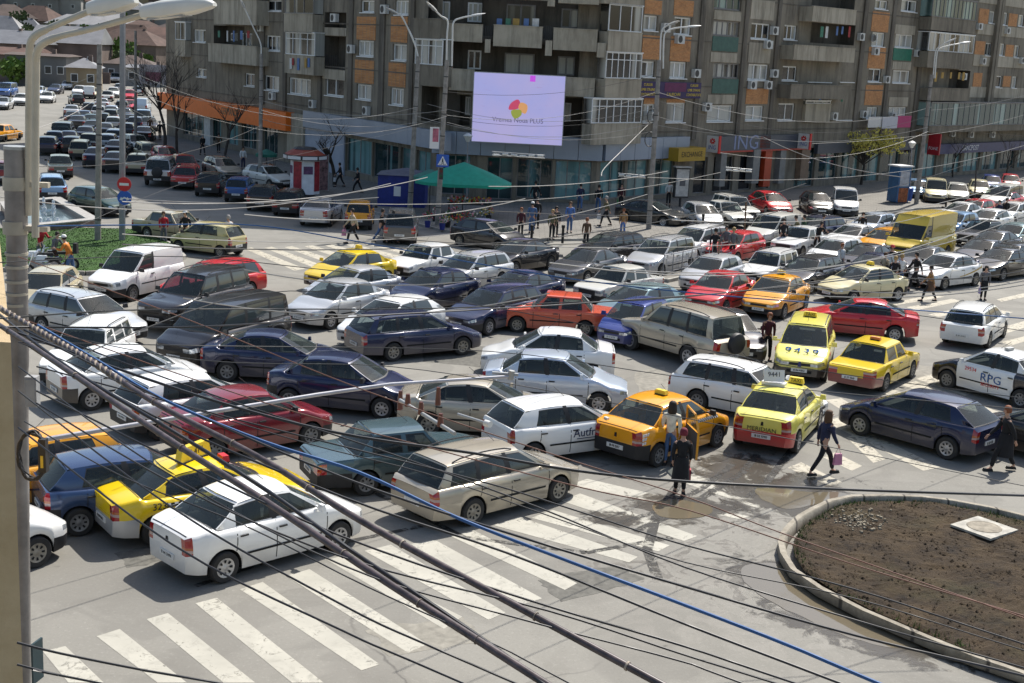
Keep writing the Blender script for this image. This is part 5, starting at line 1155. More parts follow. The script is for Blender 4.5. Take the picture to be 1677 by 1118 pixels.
lamp_post(1062,378,1080,98,.16,.12,CONCP,'concrete lamp post with two lamps in front of the navy banner, hung with cables',[dict(p=[(1081,112,0),(1082,65,0),(1085,48,0),(1092,42,-.1),(1097,40,-.3)],s=1.1),dict(p=[(1086,112,0),(1087,66,0),(1091,52,0),(1105,46,.1),(1126,44,.2)],s=1.1)])
lamp_post(1500,336,1526,122,.17,.13,CONCP,'concrete lamp post with two lamps at the right beside the advertising kiosk',[dict(p=[(1528,128,0),(1531,92,0),(1534,80,0),(1542,74,-.2),(1548,71,-.3)],s=1.2),dict(p=[(1531,128,0),(1534,92,0),(1538,80,0),(1555,74,.2),(1572,71,.4)],s=1.2)])
def small_lamp(bx_,by_,tx,ty,label):
    B=at(bx_,by_,0); T=atd(tx,ty,B.y)-B; e=empty('path_lamp',label,'lamp',B); m=MB(); m.tube([(0,0,0),T],[.055,.04],8); m.obj('pole',POLEG,e,40)
    m=MB(); m.lathe([(.10,0),(.26,.32),(.30,.36),(.29,.40),(.1,.52),(.0,.54)],14,o=tuple(T)); m.obj('lantern',LAMPW,e,30)
small_lamp(764,340,766,232,'small mushroom-topped lamp behind the green stall umbrella')
small_lamp(1490,330,1493,242,'small mushroom-topped lamp left of the pole by the advertising kiosk')
small_lamp(1018,330,1022,252,'small white-topped lamp in front of the glazed corner shop')
lamp_post(1594,352,1600,262,.07,.05,METAL,'thin dark post between the parked cars at the far right',bands=False,name='post',cat='post')
lamp_post(1218,400,1222,330,.05,.05,plain('rusty_post',(.16,.10,.06),.8),'thin rusty post rising behind the median railing',bands=False,name='post',cat='post')
lamp_post(1174,468,1178,392,.04,.04,plain('rusty_post',(.16,.10,.06),.8),'short rusty post on the median behind the silver hatchback',bands=False,name='post',cat='post')
# signs
WH=plain('sign_white',(.72,.72,.72),.4,var=.03); SR=plain('sign_red',(.55,.015,.02),.4,var=.05); SB=plain('sign_blue',(.015,.10,.45),.4,var=.05)
def disc(r,y,n=28): return [(r*math.cos(2*pi*i/n),y,r*math.sin(2*pi*i/n)) for i in range(n)]
e=empty('road_sign','round red no entry sign on the grey pole by the lawn','road sign',atd(203.5,301.5,61.3)); m=MB(); m.lathe([(0,-.02),(.33,-.02),(.33,.0),(0,.0)],28,axis='y'); m.obj('plate',SR,e,30); m=MB(); m.box((0,-.03,0),(.44,.012,.12)); m.obj('white_bar',WH,e)
e=empty('road_sign','round blue arrow sign just below the no entry sign','road sign',atd(204,323.5,61.3)); m=MB(); m.lathe([(0,-.02),(.34,-.02),(.34,.0),(0,.0)],28,axis='y'); m.obj('plate',SB,e,30); m=MB()
for a in(R(-20),R(205)):
    M=Matrix.Rotation(-a,4,'Y'); m.quad([M@Vector(p) for p in((-.04,-.032,-.035),(.12,-.032,-.035),(.12,-.032,-.10),(.25,-.032,0),(.12,-.032,.10),(.12,-.032,.035),(-.04,-.032,.035))]) if a<0 else m.quad([M@Vector(p) for p in((-.02,-.034,-.035),(.12,-.034,-.035),(.12,-.034,-.10),(.25,-.034,0),(.12,-.034,.10),(.12,-.034,.035),(-.02,-.034,.035))])
m.obj('arrow',WH,e,weld=False)
e=empty('road_sign','square blue pedestrian crossing sign on the pole by the green umbrella','road sign',atd(725,263,71.6)); m=MB(); m.box((0,0,0),(.68,.03,.68)); m.obj('plate',SB,e); m=MB(); m.quad([(-.27,-.02,-.24),(.27,-.02,-.24),(0,-.02,.26)]); m.obj('triangle',WH,e,weld=False)
m=MB(); m.box((0,-.025,.10),(.05,.004,.05)); m.box((0,-.025,.0),(.07,.004,.14)); m.box((-.03,-.025,-.12),(.03,.004,.12)); m.box((.035,-.025,-.12),(.03,.004,.12))
for x in(-.14,-.07,.07,.14): m.box((x,-.024,-.20),(.035,.003,.05))
m.obj('walking_figure',BLK,e)
m=MB(); m.box((0,0,0),(.22,.2,.62),taper=.95); 
e=m.obj('traffic_light',METAL,loc=atd(722.5,284,71.5),smooth=30); tag(e,'black pedestrian traffic light under the blue crossing sign','traffic light')
for z,c in((.15,plain('signal_red_off',(.10,.01,.01),.3)),(-.13,plain('signal_green_off',(.01,.07,.03),.3))):
    g=MB(); g.lathe([(0,-.13),(.07,-.125),(.085,-.10)],14,axis='y',o=(0,0,z)); g.obj('signal_lens',c,e,30)
e=empty('poster_board','narrow pink and white poster hung on the lamp post left of the crossing sign','poster',atd(711.5,225.5,71.7)); m=MB(); m.box((0,0,0),(.5,.04,1.15)); m.obj('board',WH,e); m=MB(); m.box((.06,-.024,.15),(.32,.006,.72)); m.obj('picture',plain('pink_print',(.42,.12,.17),.6,var=.6,sc=3),e)
# ---------------- kiosks and stalls ----------------
ROOFR=plain('kiosk_roof_red',(.30,.055,.03),.6)
def kiosk():
    B=at(499,316,.12); e=empty('advertising_kiosk','octagonal white kiosk with a red roof on the pavement by the grey block','kiosk',B); m=MB(); m.lathe([(.95,0),(.95,2.2)],8); m.obj('wall',plain('kiosk_white',(.75,.75,.77),.6,var=.12,sc=2),e)
    m=MB(); m.lathe([(1.0,2.2),(1.42,2.21),(1.42,2.5),(1.0,2.51)],8); m.obj('sign_band',METAL,e); m=MB(); m.lathe([(1.35,2.51),(.75,2.85),(0.0,2.88)],8); r=m.obj('roof',ROOFR,e)
    m=MB(); m.lathe([(.8,2.84),(.65,2.96),(0,2.98)],8); m.obj('cap',METAL,r)
    for i in range(8):
        a=(i+.5)*2*pi/8
        if math.sin(a)<.2:
            m=MB(); rr=1.42*math.cos(pi/8)+.01; m.box((0,0,0),(.95,.02,.2)); o=m.obj('sign_panel',WH,e); o.location=(rr*math.cos(a),rr*math.sin(a),2.355); o.rotation_euler=(0,0,a+pi/2)
            m=MB(); rr=.95*math.cos(pi/8)+.02; m.box((0,0,0),(.6,.02,1.9 if i%2 else .5)); o=m.obj('poster',plain('red_poster' if i%2 else 'dark_poster',(.36,.03,.04) if i%2 else (.12,.05,.12),.5,var=.5,sc=4),e); o.location=(rr*math.cos(a),rr*math.sin(a),1.15 if i%2 else 1.55); o.rotation_euler=(0,0,a+pi/2)
kiosk()
B=at(527,312,.12); e=empty('poster_stand','printed poster stand directly right of the octagonal kiosk','poster',B); m=MB(); m.box((0,0,1.2),(.8,.06,2.3)); m.obj('board',plain('poster_collage',(.22,.12,.12),.6,var=.8,sc=5),e); m=MB()
for x in(-.42,.42): m.box((x,0,1.2),(.05,.08,2.4))
m.obj('frame',STEEL,e)
def umbrella(px,py,zt_,rx,ry,label,mat,n=8,hh=.9,name='parasol'):
    B=at(px,py,.12); e=empty(name,label,'umbrella',B); m=MB(); m.tube([(0,0,0),(0,0,zt_)],.03,8); m.obj('pole',METAL,e,40); m=MB(); k=len(m.v)
    m.v.append((0,0,zt_)); M_=24
    for ring_,f in enumerate((.5,1.0)):
        for i in range(n*3):
            a=2*pi*i/(n*3)+pi/n; sag=1-.07*(1 if i%3 else 0); m.v.append((rx*f*math.cos(a)*sag,ry*f*math.sin(a)*sag,zt_-hh*f**1.15))
    for i in range(n*3):
        j=(i+1)%(n*3); m.f.append((0,1+i,1+j)); m.mi.append(0); m.f.append((1+i,1+n*3+i,1+n*3+j,1+j)); m.mi.append(0)
    k=len(m.v)
    for i in range(n*3): x,y,z=m.v[1+n*3+i]; m.v.append((x,y,z-.16-.03*(i%2)))
    for i in range(n*3): j=(i+1)%(n*3); m.f.append((1+n*3+i,k+i,k+j,1+n*3+j)); m.mi.append(0)
    m.obj('canopy',mat,e,50); return e
GREENU=plain('green_canvas',(.008,.30,.20),.7,var=.12)
umbrella(757,352,3.15,3.15,2.2,'big green square parasol over the flower stall',GREENU,4,1.15)
umbrella(703,346,2.55,1.1,.9,'smaller faded green parasol left of the big one',plain('faded_green_canvas',(.05,.19,.15),.7),6,.45)
umbrella(436,300,2.35,.75,.75,'little dark green parasol over the orange snack cart',plain('dark_green_canvas',(.01,.13,.09),.7),8,.35)
B=at(437,300,.12); e=empty('snack_cart','orange snack cart beneath the little dark green parasol','cart',B); m=MB(); m.box((0,0,.55),(1.1,.7,.9)); m.obj('counter',plain('cart_orange',(.38,.12,.04),.6,var=.4,sc=4),e); m=MB()
for x in(-.5,.5):
    for y in(-.3,.3): m.tube([(x,y,1),(x,y,1.9)],.02,6)
m.obj('frame',METAL,e); m=MB()
for i in range(14): m.box((random.uniform(-.45,.45),random.uniform(-.25,.25),1.08+random.uniform(0,.25)),(.12,.1,.16),rz=i)
m.obj('goods',plain('snack_goods',(.30,.14,.08),.6,var=.8,sc=9),e)
BLUEC=plain('blue_tarpaulin',(.018,.032,.21),.65,var=.2)
B=at(657,338,.12); e=empty('market_tent','blue tarpaulin market tent with a grey sloping top between the lamp posts','tent',B); m=MB(); m.box((0,1.0,.95),(2.9,2.4,1.9)); m.obj('tarpaulin_wall',BLUEC,e)
m=MB(); m.v+=[(-1.55,-.35,1.91),(1.65,-.35,1.91),(1.65,2.4,1.91),(-1.55,2.4,1.91),(.2,1.0,2.3)]; m.f+=[(0,1,4),(1,2,4),(2,3,4),(3,0,4)]; m.mi+=[0]*4; m.obj('roof',plain('grey_canvas',(.13,.13,.16),.8),e); m=MB(); m.box((-.25,-.21,.95),(.42,.01,.6)); m.obj('notice',WH,e)
# flower stall: table, buckets, bouquets
FL=[plain('flower_'+n,c,.8,var=.5,sc=9) for n,c in(('red',(.42,.03,.03)),('pink',(.5,.2,.24)),('white',(.6,.57,.5)),('yellow',(.5,.33,.03)),('leaf',(.05,.11,.03)))]
cnt=0
for x,y,n_ in((700,372,5),(712,362,5),(733,372,6),(748,376,6),(760,370,6),(775,372,6),(790,365,5),(800,362,4),(742,360,5),(724,376,4)):
    B=at(x,y,.12); lab=('black','blue')[cnt%3==0]+' bucket of cut flowers at the stall, '+('leftmost','second from the left','third from the left','fourth from the left','fifth from the left','fourth from the right','third from the right','rightmost','in the back row centre','in front, left of centre')[cnt]
    e=empty('flower_bucket',lab,'flowers',B,0,'flower buckets at the stall'); m=MB(); m.lathe([(.13,0),(.17,.34),(.15,.34),(.12,.05)],12); m.obj('bucket',BLK if cnt%3 else BLUEC,e,30); m=MB(); rn=random.Random(cnt)
    for i in range(46):
        a=rn.uniform(0,6.28); r=rn.uniform(0,.30); z=.38+rn.uniform(.05,.55)*(1-r); s=rn.uniform(.04,.09); m.box((r*math.cos(a),r*math.sin(a),z),(s,s,s*.8),rn.choice((cnt%4,(cnt+1)%4,4)),rz=a,taper=.5)
    m.obj('bouquet',FL,e,weld=False); cnt+=1
B=at(768,356,.12); e=empty('stall_table','dark trestle table heaped with wreaths under the green parasol','table',B); m=MB(); m.box((0,0,.8),(2.6,.7,.05)); m.obj('tabletop',METAL,e)
for x in(-1.2,1.2):
    for y in(-.3,.3): m=MB(); m.box((x,y,.39),(.05,.05,.77)); m.obj('leg',METAL,e)
m=MB(); rn=random.Random(4)
for i in range(130): s=rn.uniform(.05,.12); m.box((rn.uniform(-1.25,1.25),rn.uniform(-.3,.3),.86+rn.uniform(0,.35)),(s,s,s),rn.randrange(5),rz=i,taper=.6)
m.obj('flower_heap',FL,e,weld=False)
# ad stands on the right
def adstand(px,py,w_,h_,label,z0=.5,rz=0):
    B=at(px,py,.12); e=empty('advertising_stand',label,'sign',B,R(rz)); m=MB(); m.box((0,0,z0+h_/2),(w_,.28,h_)); m.obj('casing',METAL,e); m=MB(); m.box((0,-.15,z0+h_/2),(w_-.14,.02,h_-.2)); m.obj('poster',plain('pale_poster',(.45,.44,.42),.5,var=.3,sc=3),e); m=MB(); m.box((0,-.164,z0+h_*.5),(w_*.4,.006,h_*.2)); m.obj('picture',plain('dark_print',(.10,.10,.11),.6),e); m=MB(); m.tube([(0,0,0),(0,0,z0)],.08,8); m.obj('foot',METAL,e); m=MB(); m.box((.0,0,z0+h_+.05),(w_+.15,.5,.08)); m.obj('cap',STEEL,e)
adstand(1113,338,1.05,2.0,'tall white advertising stand behind the double lamp post by the pale cars',.6,20)
B=at(1469,331,.12); e=empty('advertising_kiosk','square blue advertising kiosk on the pavement left of the right-hand pole','kiosk',B,R(25)); m=MB(); m.box((0,0,1.35),(1.1,1.1,2.6)); m.obj('casing',plain('blue_casing',(.04,.12,.25),.5),e); m=MB(); m.box((0,0,2.72),(1.35,1.35,.1)); m.obj('roof',WH,e)
for i,(x,y,r) in enumerate(((0,-.56,0),(.56,0,90))):
    m=MB(); m.box((0,0,.45),(.85,.02,1.1)); m.box((0,0,-.75),(.85,.022,1.05),1); o=m.obj('poster',[plain('pale_poster2',(.42,.43,.46),.5,var=.3,sc=3),plain('brown_print',(.30,.09,.03),.6,var=.7,sc=4)],e); o.location=(x,y,1.35); o.rotation_euler=(0,0,R(r))
def bin_(px,py,label):
    B=at(px,py,.12); e=empty('litter_bin',label,'bin',B); m=MB(); m.lathe([(.24,.12),(.30,.95),(.27,.97)],14); m.obj('drum',plain('bin_blue',(.02,.08,.35),.4),e,30); m=MB(); m.lathe([(.31,.95),(.28,1.08),(.12,1.15),(0,1.16)],14); m.obj('lid',plain('bin_blue',(.02,.08,.35),.4),e,30)
bin_(1136,362,'round blue litter bin beside the lamp post in front of the pale car'); bin_(1487,331,'round blue litter bin behind the advertising kiosk')
# bollards on the corner
for i,(x,y) in enumerate(((921,398),(870,398),(795,392),(1150,377),(1548,345),(1580,347))):
    e=empty('bollard','short black bollard '+('at the kerb right of the man in blue','at the kerb by the man in denim','behind the dusty hatchback','behind the white seven-seater','right of the advertising kiosk','rightmost on the pavement')[i],'bollard',at(x,y,.12),0,'bollards along the corner pavement'); m=MB(); m.lathe([(.07,0),(.07,.8),(.10,.85),(.09,.95),(0,.98)],10); m.obj('post',BLK,e,30)
# railings along the median
RAILM=plain('grey_railing',(.30,.30,.31),.5,.3)
def railing(P,label,n):
    A,Bv=at(*P[0],.12),at(*P[1],.12); e=empty('railing',label,'railing',A); L=Bv-A; 
    for z in(.15,.55,.95): m=MB(); m.tube([Vector((0,0,z)),L+Vector((0,0,z))],.028 if z>.9 else .018,6); m.obj('rail',RAILM,e,60)
    for i in range(n+1): m=MB(); p=L*i/n; m.tube([p+Vector((0,0,-.1)),p+Vector((0,0,1.0))],.025,6); m.obj('railing_post',RAILM,e,60)
railing(((1165,432),(1262,412)),'grey tubular railing on the median behind the white off-roader',7)
railing(((1264,411),(1352,393)),'grey tubular railing on the median beside the waiting pedestrians',7)
railing(((1356,392),(1448,376)),'grey tubular railing on the median left of the yellow van',7)
railing(((1590,372),(1677,352)),'grey tubular railing on the median at the right edge',7)
railing(((1085,452),(1160,434)),'grey tubular railing on the median tip behind the silver hatchback',5)
md=[at(*p) for p in((1070,444),(1090,462),(1170,444),(1290,418),(1450,386),(1600,362),(1720,345),(1720,338),(1600,354),(1445,378),(1280,408),(1160,430))]
slab('median',md,.14,PAVE)
# ---------------- cars (pixels of the photograph) ----------------
TBL=plain('plate_text',(.02,.02,.02),.6); YS=plain('sign_yellow',(.75,.55,.03),.45,var=.04)
RZ90=(R(90),0,0)
def onrear(e,c,body,size,z,mat,y=0,name='lettering',sx=1.0,dx=.012):
    p=c['p']; return text(body,size,mat,e,(c['X'](p['L'])-dx,y,z),(R(90),0,R(-90)),name,sx=sx)
def onside(e,c,body,size,s,z,mat,sg,sx=1.0,name='lettering',ital=0):
    y=c['side'](s,z)+.014; return text(body,size,mat,e,(c['X'](s),sg*y,z),(R(90),0,0 if sg<0 else pi),name,sx=sx,ext=.004)
def plates(txt):
    def f(e,c):
        p=c['p']
        text(txt,.085,TBL,e,(c['X'](p['L'])-.024,0,.50),(R(90),0,R(-90)),'plate_lettering',sx=.95); text(txt,.085,TBL,e,(c['X'](0)+.024,0,.42),(R(90),0,R(90)),'plate_lettering',sx=.95)
    return f
def roofsign(e,c,s,w_,h_,mat,txt=None,tm=None,dz=0,end=True,size=.12,rz=0,y=0):
    z=c['zt'](s)+.075+dz; x=c['X'](s); m=MB(); m.box((0,0,h_/2),(.16,w_,h_),taper=.85); m.box((0,0,-.02),(.2,w_*.8,.04),1); o=m.obj('taxi_sign',[mat,BLK],e); o.location=(x,y,z); o.rotation_euler=(0,0,rz)
    if txt:
        for sg in(1,-1): text(txt,size,tm,o,(sg*.084,0,h_*.5),(R(90),0,R(90)*sg),'sign_lettering',ext=.002)
    return o
def chk(sg=-1,s0=1.5,s1=3.3,z=.86):
    def f(e,c):
        m=MB(); n=26
        for i in range(n):
            for j in(0,1):
                a=s0+(s1-s0)*i/n; b=s0+(s1-s0)*(i+1)/n; z0=z+j*.04; z1=z0+.04; m.quad([(c['X'](a),sg*(c['side'](a,z0)+.004),z0),(c['X'](b),sg*(c['side'](b,z0)+.004),z0),(c['X'](b),sg*(c['side'](b,z1)+.004),z1),(c['X'](a),sg*(c['side'](a,z1)+.004),z1)],(i+j)%2)
        m.obj('checker_strip',[WH,BLK],e,weld=False)
    return f
def ex(*fs):
    def g(e,c):
        for f in fs: f(e,c)
    return g
def badge(z=.80):
    def f(e,c):
        m=MB(); m.box((c['X'](c['p']['L'])-.01,0,z),(.02,.07,.10),taper=.7); m.obj('badge',BLK,e)
    return f
def lower(mat,names=('front_bumper','rear_bumper')):
    def f(e,c):
        for o in e.children:
            if o.name.split('.')[0] in names: o.material_slots[0].link='OBJECT'; o.material_slots[0].material=mat
    return f
GM=plain('grey_bumper',(.15,.15,.155),.5)
def driver(sg=1,colour='grey',hair='dark',label=None):
    def f(e,c):
        p=c['p']; s=p['B'][0]-.22; m=MB(); P=POSE['stand']
        w_=e.matrix_basis@Vector((c['X'](s),sg*.36,0))
        o=empty('person',label,'person',Vector((w_.x,w_.y,-.42+(0 if p['H']<1.6 else .2))),e.rotation_euler.z); 
        for n,k,mt in(('body','body',None),('jacket','top',cloth(colour)),('hair','hair',HAIRS[hair])):
            # only the seated upper body is needed: cut the legs away
            key=(k,'cut')
            if key not in P:
                b=bmesh.new(); b.from_mesh(P[k]); bmesh.ops.bisect_plane(b,geom=b.verts[:]+b.edges[:]+b.faces[:],plane_co=(0,0,.98),plane_no=(0,0,-1),clear_outer=True); me=bpy.data.meshes.new(n); b.to_mesh(me); b.free(); me.materials.append(P[k].materials[0]); P[key]=me
            q=bpy.data.objects.new(n,P[key]); COL.objects.link(q); q.parent=o
            if mt: q.material_slots[0].link='OBJECT'; q.material_slots[0].material=mt
        o.scale=(.93,.93,.93)
    return f
C=car
C('sedan','white',368,953,551,901,'white saloon nearest the camera in the left foreground, at the zebra crossing','WR',bump_c='body',extra=ex(plates('B 44 LWN'),badge()))
def t323(e,c):
    roofsign(e,c,2.5,.95,.29,YS,'9 414',TBL,size=.19,rz=R(-62)); o=roofsign(e,c,1.95,.30,.12,SR,None,None,y=-.25)
    onside(e,c,'323',.20,3.55,.84,TBL,-1)
C('sleek','yellow',308,751,150,-22,'yellow taxi saloon numbered 323 with a checker strip, beside the near white saloon',cat='taxi',bump_c='silver',extra=ex(t323,chk(-1,1.3,3.4,.80),plates('B 09 TXC')))
C('hatch','dull_blue',168,740,150,-16,'dull blue hatchback behind the foreground pole, left of the numbered yellow taxi')
C('hatch','orange',98,702,-150,22,'orange taxi mostly hidden behind the dull blue hatchback at the left',cat='taxi')
C('sedan','white',-148,987,40,934,'white car whose front pokes out from behind the foreground pole','WR')
C('sedan','maroon',353,757,504,731,'maroon saloon in the left middle with black side trim','WR',extra=badge())
C('sedan','white',148,672,304,652,'white boxy-tailed saloon with dark bumpers at the left under the twisted cable','WR',bump_c='dark_grey')
C('hatch','white',278,612,150,-20,'white hatchback just above the maroon saloon')
C('boxwagon','white',160,524,-60,34,'small white car with a sunroof heading toward the lower left, under the wires')
C('wagon','silver',115,474,100,20,'silver estate at the left facing the camera, behind the white sunroof car')
C('hatch','beige',85,437,-40,22,'beige hatchback at the far left by the motorcycles and the lawn')
C('suv','black',345,437,-150,32,'black off-roader with chrome wheel arches left of the black people carrier',skip=('spare_wheel',))
C('minivan','black',395,482,-150,34,'black people carrier with tinted windows in the left middle',bump_c='body')
C('wagon','red',372,424,-150,22,'red estate mostly hidden behind the black off-roader',bump_c='body')
C('smallvan','white',243,402,-150,28,'white panel van waiting beside the lawn',cat='van',extra=driver(1,'grey','dark','driver in a grey top leaning at the window of the white panel van'))
C('boxy','beige',280,344,100,14,'beige old saloon parked between the fountain and the yellow-beige hatchback')
C('mini','panda',355,364,-100,-12,'yellow-beige small hatchback parked at the corner with roof rails')
C('sedan','yellow',585,408,-150,18,'yellow taxi with roof bars crossing the far zebra, left of the white saloon',cat='taxi',bump_c='dark_grey',extra=lambda e,c:roofsign(e,c,2.5,.3,.16,YS))
C('boxy','white',704,398,-150,24,'white saloon queueing directly behind the yellow taxi with roof bars')
C('wagon','silver',788,411,-150,24,'silver estate queueing below the dark parked hatchback')
C('sedan','silver',592,434,-150,17,'silver-grey saloon half hidden behind the nearer silver saloon')
C('sedan','silver',566,456,-150,25,'silver saloon in the middle left, right of the black people carrier',bump_c='body',extra=driver(1,'black','dark','driver in black inside the nearer silver saloon'))
C('longhatch','white',660,484,-150,30,'white three-door hatchback with red tail lamps in the middle left',bump_c='body',extra=driver(1,'red','red','red-haired passenger at the window of the white three-door hatchback'))
C('sedan','navy',722,438,-150,24,'navy saloon between the silver estate and the dark blue estate',bump_c='body',extra=driver(1,'blue','brown','driver in blue inside the navy saloon'))
C('wagon','navy',832,466,-150,28,'dark blue estate with black roof rails left of the orange-red old saloon')
C('sleek','navy',862,442,-150,26,'navy saloon tucked behind the dark blue estate with rails',bump_c='body')
C('sleek','dark_grey',860,390,-120,16,'dark grey saloon queueing just beyond the grey saloon')
C('sleek','grey',972,404,-150,26,'grey saloon with large clear headlights near the middle top',bump_c='body',extra=driver(1,'maroon','dark','driver in maroon inside the grey saloon'))
C('wagon','dark_grey',1015,380,-120,14,'dark grey estate between the grey saloon and the silver seven-seater')
C('mcv','silver',1098,386,-150,28,'silver seven-seat estate with roof bars by the lamp post',bump_c='body')
C('mcv','white',1156,368,-120,18,'white seven-seat estate just behind the silver one')
C('hatch','red',1216,377,-120,20,'deep red hatchback behind the median railing',bump_c='body')
C('boxy','dirty_white',1022,434,-150,22,'old white boxy saloon with small round headlights in the middle',extra=driver(1,'brown','dark','driver in brown at the window of the old white saloon'))
C('longhatch','aqua',1062,464,-150,26,'pale teal car partly behind the small blue hatchback',bump_c='body')
C('hatch','silver',1178,416,-150,36,'silver tall hatchback right of the old white boxy saloon',bump_c='body',extra=driver(1,'white','dark','driver in white inside the silver tall hatchback'))
C('sedan','red',1188,443,-130,38,'bright red saloon in the middle right facing the camera',bump_c='body')
C('mini','blue',1052,488,-120,36,'small bright blue hatchback with a decal, right of the orange-red old saloon',bump_c='body')
C('boxy','orange_red',1002,554,802,541,'orange-red old boxy saloon in the centre heading away to the left','WL',bump_c='orange_red',extra=driver(1,'navy','dark','driver in navy inside the orange-red old saloon'))
C('sedan','white',918,538,-150,-8,'white saloon with round tail lamps between the orange-red saloon and the pale silver one',bump_c='body')
C('sedan','ice',893,575,150,10,'pale silver saloon in the centre with black door handles',bump_c='body',extra=driver(-1,'grey','dark','driver in grey inside the pale silver saloon'))
C('sleek','champagne',768,617,150,8,'champagne saloon left of the white hatchback with lettering',bump_c='body')
C('sleek','navy',436,540,150,8,'dark blue saloon at middle left, the upper left of the two dark blue saloons',bump_c='body')
C('sedan','navy',548,578,150,14,'dark blue saloon at middle left with tall red tail lamps, the lower right one',extra=driver(-1,'grey','dark','driver inside the lower dark blue saloon'))
def bright(e,c):
    CR=plain('bright_trim',(.6,.6,.6),.25,.4); p=c['p']
    for sg in(1,-1):
        m=MB(); n=12; s0,s1=p['A0']+.2,p['C0']-.45
        m.tube([(c['X'](s0+(s1-s0)*i/n),sg*(c['side'](s0+(s1-s0)*i/n,9)*.945),c['zs'](s0+(s1-s0)*i/n)+.035) for i in range(n+1)],.012,5)
        m.tube([(c['X'](s0+.75+(s1-.25-s0-.75)*i/n),sg*(p['wt']+.012),c['zt'](s0+.75+(s1-.25-s0-.75)*i/n)-.055) for i in range(n+1)],.010,5); m.tube([(c['X'](s1),sg*c['side'](s1,9)*.945,c['zs'](s1)+.035),(c['X'](s1-.25),sg*(p['wt']-.015),c['zt'](s1-.25)-.055)],.010,5); m.obj('window_trim',CR,e,60)
C('wagon','navy',639,592,760,581,'dark blue estate with bright window surrounds and muddy sills in the middle','WR',bump_c='body',extra=ex(bright,driver(-1,'black','blond','driver resting an arm at the window of the muddy dark blue estate')))
C('boxy','teal',640,692,150,-12,'teal saloon in front of the champagne saloon, lower middle')
def polo(e,c):
    onside(e,c,'Autfro',.30,1.75,.72,plain('dark_blue_letter',(.02,.025,.08),.5),-1,sx=1.0); m=MB(); m.box((c['X'](1.75),-c['side'](1.75,.6)-.01,.58),(.6,.008,.018)); m.obj('underline',plain('dark_blue_letter',(.02,.025,.08),.5),e)
C('hatch','white',888,652,150,-16,'white hatchback with blue company lettering on its door',bump_c='body',extra=ex(polo,plates('B 61 FWZ'),driver(-1,'blue','dark','driver in blue inside the white hatchback with lettering')))
C('wagon','champagne',775,859,909,823,'champagne estate at the near zebra crossing with roof rails','WR',bump_c='body',extra=plates('B 48 VAC'))
def otx(e,c):
    roofsign(e,c,2.3,.34,.10,YS)
    m=MB(); 
    for i in range(3):
        for j in range(3): m.box((c['X'](3.95)+i*.1-.1,-c['side'](3.95,.8)-.004,.72+j*.1),(.075,.01,.07))
    m.obj('tariff_sticker',WH,e)
    # rear right door swung open
    d=MB(); n=8; L_=.95
    for i in range(n):
        a,b=L_*i/n,L_*(i+1)/n
        for z0,z1,mi in((.28,.5,0),(.5,.75,0),(.75,.98,0)): d.quad([(-a,-.0,z0),(-b,0,z0),(-b,0,z1),(-a,0,z1)],mi); d.quad([(-a,.06,z0),(-a,.06,z1),(-b,.06,z1),(-b,.06,z0)],1)
    for q in((0,-.9,.98,-.84,1.42),):
        d.tube([(0,.03,.98),(-.1,.08,1.44)],.03,6); d.tube([(-.1,.08,1.44),(-.78,.08,1.40)],.03,6); d.tube([(-.78,.08,1.40),(-L_,.03,.98)],.03,6)
    d.quad([(0,-.0,.28),(0,.06,.28),(0,.06,.98),(0,0,.98)]); d.quad([(-L_,0,.28),(-L_,0,.98),(-L_,.06,.98),(-L_,.06,.28)]); d.quad([(0,0,.98),(0,.06,.98),(-L_,.06,.98),(-L_,0,.98)])
    o=d.obj('door',[pt('orange'),plain('door_lining',(.09,.09,.09),.9)],e,weld=False); o.location=(c['X'](c['p']['B'][0]+.03),-c['side'](c['p']['B'][0],.7)-.02,0); o.rotation_euler=(0,0,R(52)); o['label']='orange rear door standing open'
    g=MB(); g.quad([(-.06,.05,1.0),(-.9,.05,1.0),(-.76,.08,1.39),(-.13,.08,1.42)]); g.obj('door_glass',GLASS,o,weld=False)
    g=MB(); y=-c['side'](2.8,.7)-.006; g.quad([(c['X'](2.48),y,.34),(c['X'](3.12),y,.34),(c['X'](3.12),y+.03,.96),(c['X'](2.48),y+.03,.96)]); g.obj('doorway',UNDER,e,weld=False)  # near-black sheet on the body side stands in for the doorway's shade
C('sedan','orange',1073,765,1173,731,'orange taxi with its rear door open and people getting in',mode='WR',cat='taxi',extra=ex(otx,plates('B 73 JVD'),badge(),chk(-1,.9,2.1,.86)))
def mer(e,c):
    m=MB(); m.box((0,0,0),(.04,.56,.32)); M=Matrix.Translation((c['X'](2.55),.16,c['zt'](2.5)+.30))@Matrix.Rotation(R(28),4,'Z')@Matrix.Rotation(R(18),4,'Y')
    o=m.obj('roof_board',WH,e); o.matrix_local=M; text('9441',.18,TBL,o,(-.025,0,.03),(R(90),0,R(-90)),'sign_lettering'); m=MB(); m.box((c['X'](2.5),.15,c['zt'](2.5)+.09),(.3,.62,.08)); m.obj('sign_base',WH,e)
    roofsign(e,c,1.95,.42,.15,YS,'TAXI',TBL,size=.13,y=-.32)
    onrear(e,c,'MERIDIAN',.155,.685,TBL,sx=1.1)
RB=paint('red_bumper',(.42,.03,.02))
C('sedan','pale_yellow',1299.6,745,1341,699,'yellow taxi with a red bumper and MERIDIAN across its boot',mode='WR',cat='taxi',bump_c='red',extra=ex(mer,plates('B 50 TMD'),badge(.84)))
